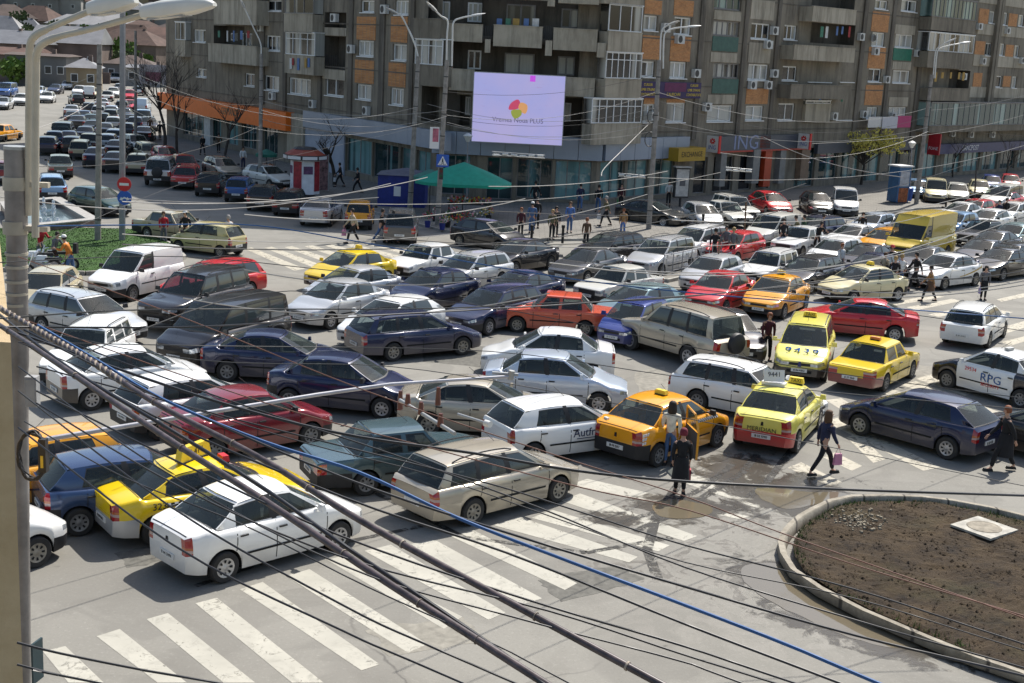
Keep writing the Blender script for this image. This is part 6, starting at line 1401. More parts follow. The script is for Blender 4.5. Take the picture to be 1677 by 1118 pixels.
def mcvt(e,c):
    roofsign(e,c,2.9,.46,.15,YS,'TAXI',TBL,size=.14)
    for i,ch in enumerate('9439'):
        s=.52; text(ch,.46,plain('pale_blue_number',(.01,.08,.30),.9,spec=.1),e,(c['X'](.62),-.44+.29*i,c['zs'](.62)+.075),(R(9),0,R(90)),'bonnet_number',ext=.003)
    m=MB(); m.box((c['X'](0)+.012,0,.62),(.03,.12,.16),taper=.6); m.obj('badge',plain('badge_blue',(.02,.03,.15),.4),e)
    for sg in(1,-1): text('9439',.2,TR,e,(c['X'](.95),sg*(c['side'](.95,.85)+.012),.84),(R(90),0,0 if sg<0 else pi),'lettering')
C('mcv','pale_yellow',1265,606,1352,616,'yellow estate taxi facing the camera with 9439 on its bonnet',mode='F',cat='taxi',bump_c='dark_grey',extra=ex(mcvt,plates('B 04 KZG')))
C('boxy','yellow',1447,641,1490.8,619,'yellow taxi saloon with a dusty red lower body behind the numbered estate taxi',mode='WR',cat='taxi',bump_c='maroon',extra=ex(lambda e,c:roofsign(e,c,2.4,.34,.08,plain('orange_sign',(.5,.16,.02),.5)),plates('B 37 TMT')))
C('sleek','red',1461.7,560.5,1345,549,'red saloon behind the yellow taxis, upper right',mode='WL',bump_c='body')
C('wagon','white',1614,572,1645,550,'white estate with roof rails driving away at the right',mode='WR',bump_c='body',extra=plates('B 89 DWS'))
def rpg(e,c):
    m_,t,b=nodes('two_tone_paint'); sx=t.nodes.new('ShaderNodeSeparateXYZ'); t.links.new(t.nodes.new('ShaderNodeTexCoord').outputs['Object'],sx.inputs[0])
    k=math_(t,'MAXIMUM',math_(t,'GREATER_THAN',sx.outputs[0],c['X'](1.10)),math_(t,'MULTIPLY',math_(t,'LESS_THAN',sx.outputs[0],c['X'](3.12)),math_(t,'LESS_THAN',sx.outputs[2],1.06)))
    t.links.new(pmix(t,(.78,.78,.76),(.010,.012,.022),k),b.inputs['Base Color']); b.inputs['Roughness'].default_value=.25; b.inputs['Coat Weight'].default_value=.6
    for o in e.children:
        if o.name.split('.')[0]=='body': o.material_slots[0].material=m_
    onside(e,c,'RPG',.36,2.35,.68,plain('rpg_blue',(.02,.09,.28),.5),1,sx=1.15); onside(e,c,'SECURITY',.15,2.35,.47,TR,1); onside(e,c,'29534',.17,1.60,.84,TR,1)
    m=MB(); m.box((c['X'](2.3),0,c['zt'](2.3)+.10),(.14,.3,.08)); m.obj('roof_beacon',STEEL,e)
C('sedan','white',1666.6,668,1553.6,637,'white and black security company car at the right edge',mode='WL',bump_c='black',extra=ex(rpg,driver(1,'grey','dark','driver inside the white and black security car')))
C('longhatch','navy',1545.7,751,1410.5,713.5,'dark blue hatchback in the right foreground with silver wheel trims',mode='WL',bump_c='body',extra=ex(driver(1,'grey','brown','driver in grey inside the dark blue hatchback'),plates('B 20 PGX')))
C('longhatch','black',1771,778,1628,738,'black car cut off by the right edge behind the dark blue hatchback',mode='WL',bump_c='body')
C('wagon','white',1190,588,150,28,'white estate with roof rails behind the MERIDIAN taxi',bump_c='body',extra=driver(-1,'maroon','brown','driver in maroon inside the white estate behind the yellow taxi'))
C('suv','champagne',1115,598,1041.7,576,'champagne off-roader with a spare wheel on its tailgate',mode='WL',bump_c='body')
C('sleek','dark_grey',1192,505,55,42,'dark grey saloon between the champagne off-roader and the orange taxi',bump_c='body')
C('sedan','orange',1326,503,1272,527,'orange taxi facing the camera to the right of the bright red saloon',mode='WL',cat='taxi',extra=lambda e,c:roofsign(e,c,2.4,.34,.14,YS))
C('sedan','cream',1460,494,1404,498,'cream taxi with black bumpers beside the group of pedestrians',mode='WL',cat='taxi',extra=lambda e,c:roofsign(e,c,2.4,.34,.14,YS))
def gold(e,c):
    m=MB(); n=14
    for i in range(n):
        a,b=1.9+i*.15,1.9+(i+1)*.15; z0,z1=.55+.35*(i/n)**1.5,.55+.35*((i+1)/n)**1.5; h0,h1=.03+.07*i/n,.03+.07*(i+1)/n
        m.quad([(c['X'](a),c['side'](a,z0)+.006,z0),(c['X'](a),c['side'](a,z0+h0)+.006,z0+h0),(c['X'](b),c['side'](b,z1+h1)+.006,z1+h1),(c['X'](b),c['side'](b,z1)+.006,z1)])
    m.obj('gold_stripe',plain('gold_stripe',(.45,.28,.03),.4),e,weld=False)
C('sedan','white',1594.9,468,1545.7,475,'white saloon with a sweeping gold stripe at the right',mode='WL',bump_c='body',extra=gold)
C('sleek','black',1690,452,1634,461,'dark saloon at the right edge next to the gold-striped saloon',mode='WL',bump_c='body')
C('wagon','dark_grey',1340,417,-150,30,'dark grey estate with a silver window line behind the cream taxi',bump_c='body')
C('boxwagon','white',1272,408,-110,28,'small white off-roader with a bonnet scoop in front of the railing')
C('sleek','dark_grey',1425,398,-120,20,'dark grey saloon in front of the yellow van, left of the navy one')
C('sleek','navy',1440,413,-130,26,'navy saloon directly behind the knot of pedestrians')
C('sleek','dark_grey',1520,401,-130,26,'charcoal saloon under the rear corner of the yellow van')
C('bigvan','van_yellow',1522,346,-120,20,'large yellow delivery van with a tall roof',cat='van',bump_c='body',name='van')
C('smallvan','dirty_white',1278,348,-120,16,'white box-backed van with a pale blue emblem behind the median',cat='van')
C('boxy','white',1318,370,-120,20,'white square saloon behind the median left of the tall pedestrian in black')
C('wagon','navy',1350,352,-120,12,'navy estate beyond the white box-backed van')
C('sleek','white',1405,366,-120,16,'white saloon behind the median railing left of the yellow van')
C('hatch','ice',1440,347,-110,14,'pale silver hatchback just left of the yellow van roof')
C('hatch','orange',1462,372,-110,14,'orange taxi almost wholly hidden by the nose of the yellow van',cat='taxi')
C('longhatch','red',1258,312,90,26,'red hatchback parked in front of the bank')
C('longhatch','black',1336,312,60,32,'black hatchback parked right of the red one before the shops')
C('smallvan','white',1384,306,40,46,'white van parked facing the camera with sun glinting off its windscreen',cat='van')
C('boxwagon','dirty_white',1196,318,90,22,'old white estate with a roof rack parked behind the pale saloon')
C('boxy','dirty_white',1186,328,90,22,'dirty white square saloon parked between the old estate and the pale pickup')
C('hatch','silver',1146,330,80,30,'silver small car parked by the tall advertising stand')
C('sleek','black',1012,362,1096.8,373.5,'long black saloon parked on the corner pavement by the lamp post','WR',bump_c='body')
C('longhatch','dark_grey',790,357,100,16,'dark dusty hatchback parked by the flower stall')
C('mcv','grey',657,343,10,-30,'silver-grey people carrier parked nose-in beside the blue tent',bump_c='body')
C('mini','orange',589,328,14,-26,'orange small taxi parked nose-in left of the silver-grey people carrier',cat='taxi')
C('sleek','silver',525,323,50,-26,'silver saloon parked nose-in left of the orange small taxi',bump_c='body')
C('boxwagon','dark_brown',474,310,50,-26,'dark brown old estate parked nose-in below the octagonal kiosk')
C('hatch','dark_grey',432,302,46,-26,'dark grey hatchback parked nose-in next to the dark brown old estate')
C('mini','mid_blue',392,289,46,-26,'mid-blue small car in the nose-in row, its back window pale')
C('hatch','black',345,281,46,-26,'black hatchback in the nose-in row between the blue and the red car')
C('boxy','red',306,271,44,-26,'red saloon in the nose-in row beside the silver off-roader')
C('suv','silver',263,256,44,-26,'silver off-roader with a covered spare wheel in the nose-in row')
C('boxy','beige',226,251,40,-26,'beige saloon in the nose-in row right of the tall grey pole')
C('sleek','black',190,247,40,-26,'black saloon with a big back window between the two poles')
C('hatch','red',268,238,70,26,'pink-red hatchback parked behind the silver off-roader')
C('boxy','red',300,252,60,30,'dark red car squeezed behind the red saloon near the bare tree')
C('wagon','champagne',358,255,80,24,'champagne old car parked under the second bare tree')
C('hatch','dirty_white',430,268,90,14,'white car half hidden behind the snack cart')
C('sleek','navy',158,240,40,-28,'navy saloon directly left of the concrete pole')
C('boxwagon','beige',131,229,34,-28,'beige estate in the shaded lot')
C('hatch','dark_grey',118,222,34,-28,'dark grey car between the beige estate and the blue hatchback')
C('hatch','dull_blue',90,213,34,-28,'dull blue hatchback at the near left corner of the shaded lot')
C('wagon','dull_blue',102,205,34,-28,'dark blue estate just beyond the dull blue hatchback')
C('minivan','dark_grey',102,198,34,-26,'black minibus at the left edge of the shaded lot',cat='van')
C('sleek','black',140,206,34,-26,'black saloon right of the minibus in the shaded lot')
C('boxy','grey_green',98,253,-6,-30,'grey-green old saloon driving away past the fountain')
C('wagon','light_blue',84,285,-10,-36,'pale blue estate just beyond the fountain')
C('hatch','green',152,304,60,10,'dark green car under a tarpaulin beyond the fountain')
C('hatch','maroon',-2,262,10,-30,'maroon car at the left edge beyond the foreground pole')
C('boxy','orange',2,203,40,-4,'orange-yellow taxi entering at the left edge in the shade',cat='taxi')
lot=[('sleek','silver',118,171,30,-20,'silver-beige saloon at the sunlit far edge of the lot'),('sleek','dull_blue',138,180,34,-22,'dark blue saloon behind the silver-beige one in the lot'),('sleek','green',150,186,34,-22,'dark green saloon in the middle of the lot'),('sleek','dark_grey',128,188,34,-22,'charcoal saloon just beyond the black minibus'),
('hatch','black',168,184,34,-22,'black hatchback touching the concrete pole from behind'),('sleek','ice',183,172,34,-22,'pale blue saloon between the two poles, third row'),('wagon','dark_grey',182,178,34,-22,'dark estate between the two poles, fourth row'),('hatch','silver',186,190,30,-24,'silver hatchback between the two poles, fifth row'),
('wagon','ice',188,210,30,-24,'pale blue estate with red lamps between the two poles'),('boxy','dirty_white',220,219,44,10,'white square car behind the thin dark pole'),('boxwagon','beige',240,232,40,14,'pale old car parked low behind the thin dark pole'),('sleek','red',212,162,40,8,'dark red saloon right of the tall grey pole'),
('smallvan','ice',232,160,30,-10,'pale blue van near the end of the orange shop front'),('smallvan','light_blue',234,178,20,20,'light van parked on the far pavement corner'),('hatch','black',243,190,20,20,'black car beside the walking pair near the orange shop'),('sleek','black',212,186,34,-20,'black saloon behind the tall grey pole'),('hatch','grey',208,200,34,-20,'grey hatchback behind the tall grey pole, nearer')]
for k_,c_,x_,y_,l_ in [('sleek', 'dark_grey', 120, 181, 'dark saloon just right of the silver-beige one'), ('wagon', 'silver', 162, 172, 'silver estate touching the concrete pole, far row'), ('sleek', 'black', 152, 196, 'black saloon in the middle row left of the concrete pole'), ('hatch', 'navy', 78, 222, 'navy car at the nearest left corner, half hidden by the lamp arms'), ('sleek', 'dull_blue', 112, 213, 'dark blue saloon behind the beige estate'), ('boxy', 'dark_grey', 146, 218, 'dark square car left of the concrete pole, near row'), ('sleek', 'grey', 172, 200, 'grey saloon right behind the concrete pole'), ('hatch', 'silver', 176, 218, 'silver hatchback between the poles, near row'), ('sleek', 'dark_grey', 204, 176, 'charcoal saloon just right of the tall grey pole, far row'), ('hatch', 'navy', 222, 190, 'navy hatchback behind the thin dark pole'), ('sleek', 'black', 236, 206, 'black saloon at the right end of the lot'), ('sleek', 'dark_grey', 192, 228, 'charcoal saloon between the poles, nearest'), ('wagon', 'black', 200, 164, 'black estate at the far end right of the grey pole'), ('sleek', 'silver', 168, 160, 'silver saloon at the far end left of the grey pole'), ('hatch', 'dark_grey', 146, 167, 'dark hatchback at the sunlit far edge'), ('boxy', 'white', 176, 148, 'white square car on the far road between the poles'), ('smallvan', 'white', 146, 140, 'white van on the far road left of the concrete pole'), ('hatch', 'silver', 196, 136, 'silver hatchback on the far road by the grey pole'), ('wagon', 'white', 226, 140, 'white estate on the far road right of the thin pole')]: lot.append((k_,c_,x_,y_,32,-22,l_+''))
for a in lot: C(*a)
road=[('hatch','dark_grey',126,153,-24,-8,'dark hatchback with lit brake lamps on the sunlit far road'),('hatch','white',79,149,-40,10,'white taxi on the far road left of the brake lamps'),('sleek','navy',92,137,-40,6,'dark blue saloon on the far road behind the white taxi'),('wagon','white',132,139,-40,8,'white estate on the far road'),
('hatch','white',36,152,-40,10,'white car on the far road just left of the lamp arms'),('sleek','silver',6,158,-40,8,'silver saloon on the far road at the left edge'),('sedan','cream',158,143,-34,10,'cream taxi on the far road left of the tall grey pole'),('hatch','silver',152,132,-34,8,'silver car on the far road behind the cream taxi'),
('sedan','white',186,142,-20,14,'white taxi facing the camera between the far poles'),('minivan','white',190,118,-14,12,'white minibus coming over the rise between the poles'),('minivan','white',212,118,-14,12,'second white minibus right of the tall grey pole'),('hatch','white',112,131,-40,8,'white hatchback far along the road'),('sedan','red',214,146,-20,12,'red car far off right of the tall grey pole'),('hatch','ice',64,140,-40,8,'pale car far along the road behind the lamp arms')]
for a in road: C(*a)
C('minivan','mid_blue',14,134,-40,4,'blue delivery van on the far road at the left edge',cat='van',name='van',bump_c='body')
rt=[('hatch','light_blue',1502,292,26,34,'pale blue car parked facing out behind the advertising kiosk'),('smallvan','cream',1533,291,26,34,'cream van parked facing out right of the double lamp post'),('hatch','dirty_white',1568,298,26,34,'white car with its bonnet raised, parked facing out'),('hatch','cream',1604,293,26,32,'cream-white car parked right of the raised bonnet'),
('hatch','blue',1624,285,26,32,'deep blue car parked among pale ones at the far right'),('hatch','red',1655,284,26,32,'orange-red car parked at the far right under the shops'),('minivan','dirty_white',1650,300,-60,8,'white minibus in the far carriageway at the right edge'),('sleek','white',1580,330,-100,12,'white saloon coupé left of the pale blue taxi in the far carriageway'),
('mini','light_blue',1577,346,-90,12,'pale blue small taxi behind the yellow van roof'),('longhatch','white',1628,341,-110,14,'white estate-like car in the far carriageway beside two men in dark clothes'),('hatch','red',1606,325,-80,10,'red car in the far carriageway, right of the white saloon'),('sleek','red',1650,312,-90,10,'red saloon with a pale roof far right'),
('hatch','white',1665,330,-90,10,'white hatchback at the right edge of the far carriageway'),('sleek','dark_grey',1545,349,-90,12,'dark saloon showing behind the white coupé'),('sleek','dark_grey',1490,349,-100,14,'dark car behind the roof of the yellow van, left'),('sleek','grey',1636,376,-120,16,'grey saloon right of the yellow van'),('sleek','dark_grey',1618,390,-120,18,'charcoal saloon in front of the grey one right of the van'),
('wagon','black',1668,396,-120,18,'black estate at the right edge above the dark saloon'),('sleek','navy',1560,412,-120,22,'navy saloon just behind the gold-striped saloon'),('hatch','aqua',1672,364,-110,14,'aqua hatchback cut by the right edge'),('hatch','white',1380,388,-110,18,'white hatchback half hidden behind the railing and a pedestrian'),('boxy','dark_grey',1615,360,-110,12,'dark square car between the railing and the white estate-like car')]
for a in rt: C(*a)
# ---------------- people in the photograph ----------------
Pn=person
Pn(1344,778,20,'woman in dark jacket and black trousers striding over the crossing with a pink bag','stride','navy','black','brown',1.68,longhair=True,bag=('pink','pink carrier bag held by the striding woman'))
Pn(1112,810,85,'woman in a long black coat and maroon hat standing behind the open taxi door','idle','black','black','maroon',1.62,lower='coat',bag=('red','red patterned shopping bag of the woman in the long coat'))
Pn(1097,768,75,'dark-haired woman in a cream jacket and jeans getting into the orange taxi','stand','cream','denim','dark',1.68,P0=at(1098,770)+Vector((-.02,.35,0)),longhair=True)
Pn(1641,771,175,'person in a long black coat crossing at the right edge','walk','black','black','red',1.74,lower='coat')
Pn(1254,590,-85,'woman in a maroon blouse and black trousers standing left of the numbered taxi','idle','maroon','black','red',1.68,bag=('black','black handbag of the woman in the maroon blouse'))
Pn(1521,494,160,'woman in a tan coat crossing with a brown bag','walk','tan','brown','dark',1.62,lower='skirt')
Pn(1609,491,-95,'elderly woman in a grey coat with a violet bag at the far crossing','stand','grey','black','dark',1.56,lower='skirt',bag=('violet','violet bag held by the elderly woman in grey'))
Pn(1497,475,190,'policeman in black crossing in front of the gold-striped saloon','walk','black','black','dark',1.78)
Pn(1444,470,30,'woman in a pale top in the knot of people by the cream taxi','idle','beige','grey','brown',1.64)
Pn(1455,462,-90,'tall man in a red cap at the centre of the knot of people','idle','black','black','dark',1.8,cap='redcap')
Pn(1461,478,70,'fair-haired person in a black jacket in the knot of people','idle','black','navy','blond',1.66)
Pn(1472,474,110,'fair-haired woman in a white top in the knot of people','idle','white','denim','blond',1.66)
Pn(1374,452,-60,'woman in white between the dark grey estate and the navy saloon','idle','white','grey','red',1.62)
Pn(578,398,200,'man in a beige jacket crossing with a pink bag behind the yellow taxi','walk','beige','black','dark',1.76,bag=('pink','pink plastic bag of the man in the beige jacket'))
Pn(623,397,0,'walker in a black jacket and blue jeans, left of a pair','stride','black','denim','dark',1.74)
Pn(642,399,10,'walker in a black jacket and pale jeans, right of a pair','walk','black','denim','dark',1.70,bag=('white','white bag carried by the right-hand walker of the pair'))
Pn(374,412,120,'man in a white shirt and white cap standing behind the yellow-beige hatchback','idle','white','denim','grey',1.74)
Pn(304,404,-100,'policeman in a white cap beside the yellow-beige hatchback','idle','black','black','dark',1.74,cap='white')
Pn(268,400,-60,'woman in a pink top behind the white panel van','idle','red','grey','brown',1.6)
Pn(117,456,180,'man in an orange T-shirt and white cap with a backpack by the lawn','stoop','orange','denim','dark',1.78,cap='white')
Pn(66,428,-30,'seated-looking youth in red at the lawn edge near the motorcycles','stoop','red','grey','dark',1.6)
Pn(88,440,-20,'youth in a grey shirt among the motorcycles','stoop','grey','denim','dark',1.6)
Pn(870,382,90,'man in a denim jacket and pale cap on the corner pavement','stand','denim','denim','dark',1.74,z=.12,cap='white')
Pn(878,374,100,'man in black just behind the man in denim','stand','black','black','dark',1.74,z=.12)
Pn(903,392,-80,'woman in a patterned dark top with fair hair at the kerb','stand','olive','black','blond',1.62,z=.12)
Pn(909,388,-70,'dark-haired person behind the fair-haired woman at the kerb','stand','black','black','dark',1.68,z=.12)
Pn(932,381,-90,'man in a blue jacket and jeans standing on the sunlit corner','stand','blue','denim','brown',1.74,z=.12)
Pn(959,406,100,'brown-haired woman in a brown jacket at the kerb','stand','brown','black','red',1.6)
Pn(992,370,180,'man in an olive coat walking past the black saloon with a white bag','walk','olive','black','grey',1.76,z=.12,bag=('white','white bag of the man in the olive coat'))
Pn(1019,388,95,'red-haired woman in an orange-brown top at the kerb by the lamp post','idle','tan','blue','red',1.62)
Pn(852,388,-90,'dark-haired person beside the dusty hatchback','idle','maroon','black','red',1.6,z=.12)
Pn(949,345,90,'person in a dark jacket close to the shop glass, left','walk','navy','denim','dark',1.74,z=.12)
Pn(979,348,90,'person in black walking before the shop glass','walk','black','denim','dark',1.76,z=.12)
Pn(1016,342,-90,'shopper with a green bag at the shop glass','stand','maroon','black','dark',1.66,z=.12,bag=('green','bright green shopping bag near the shop glass'))
Pn(1094,336,-90,'person in a white top by the advertising stand','stand','white','black','dark',1.7,z=.12)
Pn(875,340,60,'person in dark clothes near the shop door','walk','black','black','dark',1.72,z=.12)
Pn(557,306,180,'woman in black walking with a white bag past the kiosk','walk','black','black','dark',1.66,z=.12,bag=('white','white bag of the woman in black by the kiosk'))
Pn(586,316,170,'dark figure walking behind the orange small taxi','walk','black','black','dark',1.68,z=.12)
Pn(398,277,-60,'man in a pale shirt near the snack cart','stand','white','navy','dark',1.7,z=.12)
Pn(332,254,120,'dark figure near the white pillar of the orange shop','walk','black','black','grey',1.7,z=.12)
Pn(358,250,100,'figure in brown between the bare trees','walk','brown','black','dark',1.68,z=.12)
Pn(246,221,100,'walker in brown beyond the shaded lot, left of a pair','walk','brown','black','dark',1.74,z=.12)
Pn(262,229,100,'walker in black beyond the shaded lot, right of a pair','walk','black','black','dark',1.74,z=.12)
for a in((1168,430,'woman in black seated on the median railing',60,'black'),(1186,424,'man in grey behind the railing by the deep red hatchback',-90,'grey'),(1198,428,'woman with fair hair in a striped top behind the railing',100,'grey'),(1280,410,'man in black leaning on the railing',-90,'black'),(1307,404,'person in olive bending by the railing',170,'olive'),(1314,402,'man in dark green standing behind the railing',180,'green'),(1344,400,'person in a dark jacket with a white bag behind the railing',0,'navy'),(1336,414,'person in black crouched before the railing',-60,'black'),(1409,396,'tall pedestrian in a long black coat behind the railing',-90,'black'),(1632,370,'man in navy standing at the right-hand railing',-90,'navy'),(1644,366,'man in black standing at the right-hand railing',-80,'black')):
    Pn(a[0],a[1],a[3],a[2],'stoop' if 'bending' in a[2] or 'crouch' in a[2] else 'idle',a[4],'black','blond' if 'fair' in a[2] else 'dark',1.72,z=.14,lower='coat' if 'coat' in a[2] else 'trousers')
Pn(1416,288,90,'figure in red before the shops under the yellow tree','idle','red','black','dark',1.7,z=.12)
Pn(1310,290,-90,'figure in black by the tan shop pillar','idle','black','black','dark',1.7,z=.12)
# backpack of the man in orange
o=MB(); o.box((-.20,0,1.25),(.17,.28,.42),taper=.8); q=o.obj('backpack',BLK,None,40); q.location=at(117,456); q.rotation_euler=(0,0,pi); tag(q,'black backpack on the man in the orange T-shirt','backpack')
# motorcycles at the left
def moto(px,py,rz,col,label):
    e=empty('motorcycle',label,'motorcycle',at(px,py),R(rz))
    for x in(.68,-.68):
        m=MB(); M=Matrix.Translation((x,0,.31)); m.lathe([(.20,-.05),(.30,-.05),(.31,0),(.30,.05),(.20,.05)],20,axis='y',M=M); w_=m.obj('wheel',RUBBER,e,40); m=MB(); m.lathe([(0,-.03),(.2,-.03),(.2,.03),(0,.03)],12,axis='y',M=M); m.obj('rim',RIM,w_,40)
    m=MB(); m.box((.1,0,.82),(.5,.28,.24),taper=.7); m.obj('tank',pt(col),e,40); m=MB(); m.box((-.35,0,.82),(.7,.26,.10),taper=.85); m.obj('seat',BLK,e,40); m=MB(); m.box((0,0,.42),(.5,.3,.4),taper=.8); m.obj('engine',STEEL,e,40)
    m=MB(); m.tube([(.68,.08,.31),(.42,.08,1.0)],.025,6); m.tube([(.68,-.08,.31),(.42,-.08,1.0)],.025,6); m.obj('fork',CHROME,e,40); m=MB(); m.tube([(.30,.36,1.1),(.42,0,1.02),(.30,-.36,1.1)],.016,6); m.obj('handlebar',CHROME,e,40); m=MB(); m.lathe([(0,-.02),(.09,0),(.07,.12)],12,axis='y',M=Matrix.Translation((.55,0,.92))@Matrix.Rotation(R(-90),4,'Z')); m.obj('headlight',HEADL,e,40); m=MB(); m.tube([(-.2,-.18,.3),(-.9,-.2,.42)],[.03,.05],8); m.obj('exhaust',CHROME,e,40)
moto(60,448,200,'white','white motorcycle parked at the kerb of the lawn'); moto(74,456,190,'silver','silver motorcycle parked next to the white one'); moto(90,446,210,'black','black motorcycle parked nearest the man in orange')
# ---------------- trees ----------------
BARK=plain('dark_bark',(.055,.045,.038),.95,var=.3); 
def bare(px,py,top,label,seed,spread=.9,D=None,leaf=None,cat='tree',r0=.13,z=.12,dens=1.0,name='bare_tree',nleaf=0,lm=None,bark=None,tl=.5):
    rn=random.Random(seed); B=at(px,py,z); H=atd(px,top,B.y).z-B.z; e=empty(name,label,cat,B); m=MB(); cr=MB(); tips=[]
    def br(p,d,l,r,lv):
        n=4; P=[p]; rs=[r]; q=p; dd=d.copy()
        for i in range(n): dd=(dd+Vector((rn.uniform(-.16,.16),rn.uniform(-.16,.16),rn.uniform(-.02,.12)))).normalized(); q=q+dd*l/n; P.append(q); rs.append(r*(1-.5*(i+1)/n))
        (m if lv==0 else cr).tube(P,rs,6 if lv<2 else 4,cap=False); tips.append((q,lv))
        if lv<4:
            for k in range(int((4 if lv==0 else 3)*dens+.5)):
                f=rn.uniform(.45,1.0) if lv else rn.uniform(.7,1.0); b=P[min(n,int(f*n))]; a=rn.uniform(0,2*pi); nd=(dd*.9+Vector((math.cos(a),math.sin(a),rn.uniform(-.1,.5)))*spread*.75).normalized(); br(b,nd,l*rn.uniform(.55,.78),r*.45,lv+1)
    br(Vector((0,0,0)),Vector((rn.uniform(-.05,.05),0,1)),H*tl,r0,0); m.obj('trunk',bark or BARK,e,60); c=cr.obj('crown',bark or BARK,e,60)
    if nleaf:
        lf=MB(); T=[t for t in tips if t[1]>=2]
        for i in range(nleaf):
            t=rn.choice(T)[0]; s=rn.uniform(.06,.14); p=t+Vector((rn.gauss(0,.22),rn.gauss(0,.22),rn.gauss(0,.18))); a=Vector((rn.uniform(-1,1),rn.uniform(-1,1),rn.uniform(-1,1))).normalized(); b=a.cross(Vector((rn.uniform(-1,1),1,.3))).normalized(); lf.quad([p-a*s,p+b*s*.6,p+a*s,p-b*s*.6])
        lf.obj('leaves',lm,c,weld=False)
    return e
bare(290,262,78,'bare dark tree at the far end of the orange shop front',3,.8)
bare(367,270,118,'bare dark tree before the middle of the orange shop front',5,.9)
bare(548,302,178,'small bare tree with spreading twigs in front of the grey block',9,1.25,r0=.16)
YL=plain('yellow_green_leaves',(.62,.54,.12),.8,var=.3,sc=5); YL2=plain('fresh_green_leaves',(.13,.20,.03),.8,var=.4,sc=2)
def yellow_tree():
    rn=random.Random(12); B=at(1410,302,.12); H=atd(1410,195,B.y).z-B.z; e=empty('leafy_tree','tree with sparse yellow-green young leaves before the right-hand shops','tree',B); m=MB(); m.tube([(0,0,0),(.1,0,H*.28),(0,.1,H*.5)],[.13,.10,.07],8); m.obj('trunk',BARK,e,60); c=MB(); lf=MB()
    for i in range(22):
        a=i*2.4; rr=rn.uniform(1.2,4.0); z=H*(.62+.36*rn.random()*(1-rr/5)); T=Vector((math.cos(a)*rr,math.sin(a)*rr*.7,z)); b0=Vector((0,0,H*rn.uniform(.3,.5))); mid=b0.lerp(T,.5)+Vector((0,0,.35)); c.tube([b0,mid,T],[.06,.035,.012],5,cap=False)
        for k in range(9):
            p=b0.lerp(T,rn.uniform(.4,1)) ; q=p+Vector((rn.gauss(0,.6),rn.gauss(0,.5),rn.uniform(-.1,.7))); c.tube([p,(p+q)/2+Vector((0,0,.06)),q],[.016,.012,.006],3,cap=False)
            for _ in range(int(26*rn.random()**.7)):
                w0=p.lerp(q,rn.uniform(.2,1.1))+Vector((rn.gauss(0,.12),rn.gauss(0,.12),rn.gauss(0,.10))); s_=rn.uniform(.06,.13); a1=Vector((rn.uniform(-1,1),rn.uniform(-1,1),rn.uniform(-1,1))).normalized(); b1=a1.cross(Vector((rn.uniform(-1,1),1,.3))).normalized(); lf.quad([w0-a1*s_,w0+b1*s_*.6,w0+a1*s_,w0-b1*s_*.6])
    c=c.obj('crown',BARK,e,60); lf.obj('leaves',YL,c,weld=False)
yellow_tree()
bare(1560,290,208,'bare thin tree before the blue fascia at the far right',15,1.1,r0=.09)
bare(1645,300,206,'bare thin tree at the far right edge before the shops',17,1.1,r0=.09)
# ---------------- distant town on the left ----------------
def hill():
    m=MB(); nx,ny=40,30; X0,X1,Y0,Y1=-420,120,225,1100
    def z(x,y): f=max(0,(y-250)/500); return -.5+34*min(1,f)**1.3+2*math.sin(x*.02)*min(1,f*3)
    V=[[(X0+(X1-X0)*i/nx,Y0+(Y1-Y0)*j/ny) for i in range(nx+1)] for j in range(ny+1)]
    for row in V: m.v+=[(x,y,z(x,y)) for x,y in row]
    for j in range(ny):
        for i in range(nx): a=j*(nx+1)+i; m.f.append((a,a+1,a+nx+2,a+nx+1)); m.mi.append(0)
    o=m.obj('hill',plain('scrubby_hill',(.10,.105,.06),1,var=.5,sc=.05),smooth=60); struct(o); return z
HZ=hill()
ROOFS=[plain('brown_tiles',(.085,.05,.038),.9,var=.35,sc=.8),plain('grey_metal_roof',(.19,.19,.195),.5,.2,var=.2,sc=.5),plain('rust_roof',(.10,.055,.042),.9,var=.4,sc=.6),plain('dark_tiles',(.09,.065,.055),.9,var=.3,sc=.6)]
HW=[plain('house_cream',(.28,.22,.14),.9,var=.25,sc=.4),plain('house_grey',(.17,.165,.16),.9,var=.25,sc=.3),plain('house_white',(.30,.29,.27),.9,var=.15,sc=.4),plain('house_brown',(.16,.12,.10),.9,var=.3,sc=.3)]
def house(x,D,w_,d_,h_,rh,wall,roof,label,rz=0,zb=None,hip=True,nw=3):
    b=atd(x,100,D); z=HZ(b.x,D) if (zb is None and D>250) else (zb or 0); e=empty('house',label,'house',(b.x,D,z),R(rz)); m=MB(); m.box((0,0,h_/2-.5),(w_,d_,h_+1)); m.obj('wall',HW[wall],e,weld=False)
    o=.5; r=MB(); A=[(-w_/2-o,-d_/2-o,h_),(w_/2+o,-d_/2-o,h_),(w_/2+o,d_/2+o,h_),(-w_/2-o,d_/2+o,h_)]; k=d_/2 if hip else 0; k=min(k,w_/2-.1); T=[(-w_/2+k,0,h_+rh),(w_/2-k,0,h_+rh)]
    r.v+=A+T; r.f+=[(0,1,5,4),(1,2,5),(2,3,4,5),(3,0,4),(3,2,1,0)]; r.mi+=[0]*5; ro=r.obj('roof',ROOFS[roof],e,weld=False)
    c=MB(); c.box((w_*.2,0,h_+rh*.8),(.6,.6,1.6)); c.obj('chimney',HW[3],ro,weld=False)
    for i in range(nw):
        u=-w_/2+w_*(i+.5)/nw; q=MB(); q.box((u,-d_/2-.03,h_*.55),(1.1,.06,1.3)); f=q.obj('window',WF,e,weld=False); q=MB(); q.box((u,-d_/2-.07,h_*.55),(.9,.03,1.1)); q.obj('pane',plain('far_pane',(.03,.035,.04),.2),f,weld=False)
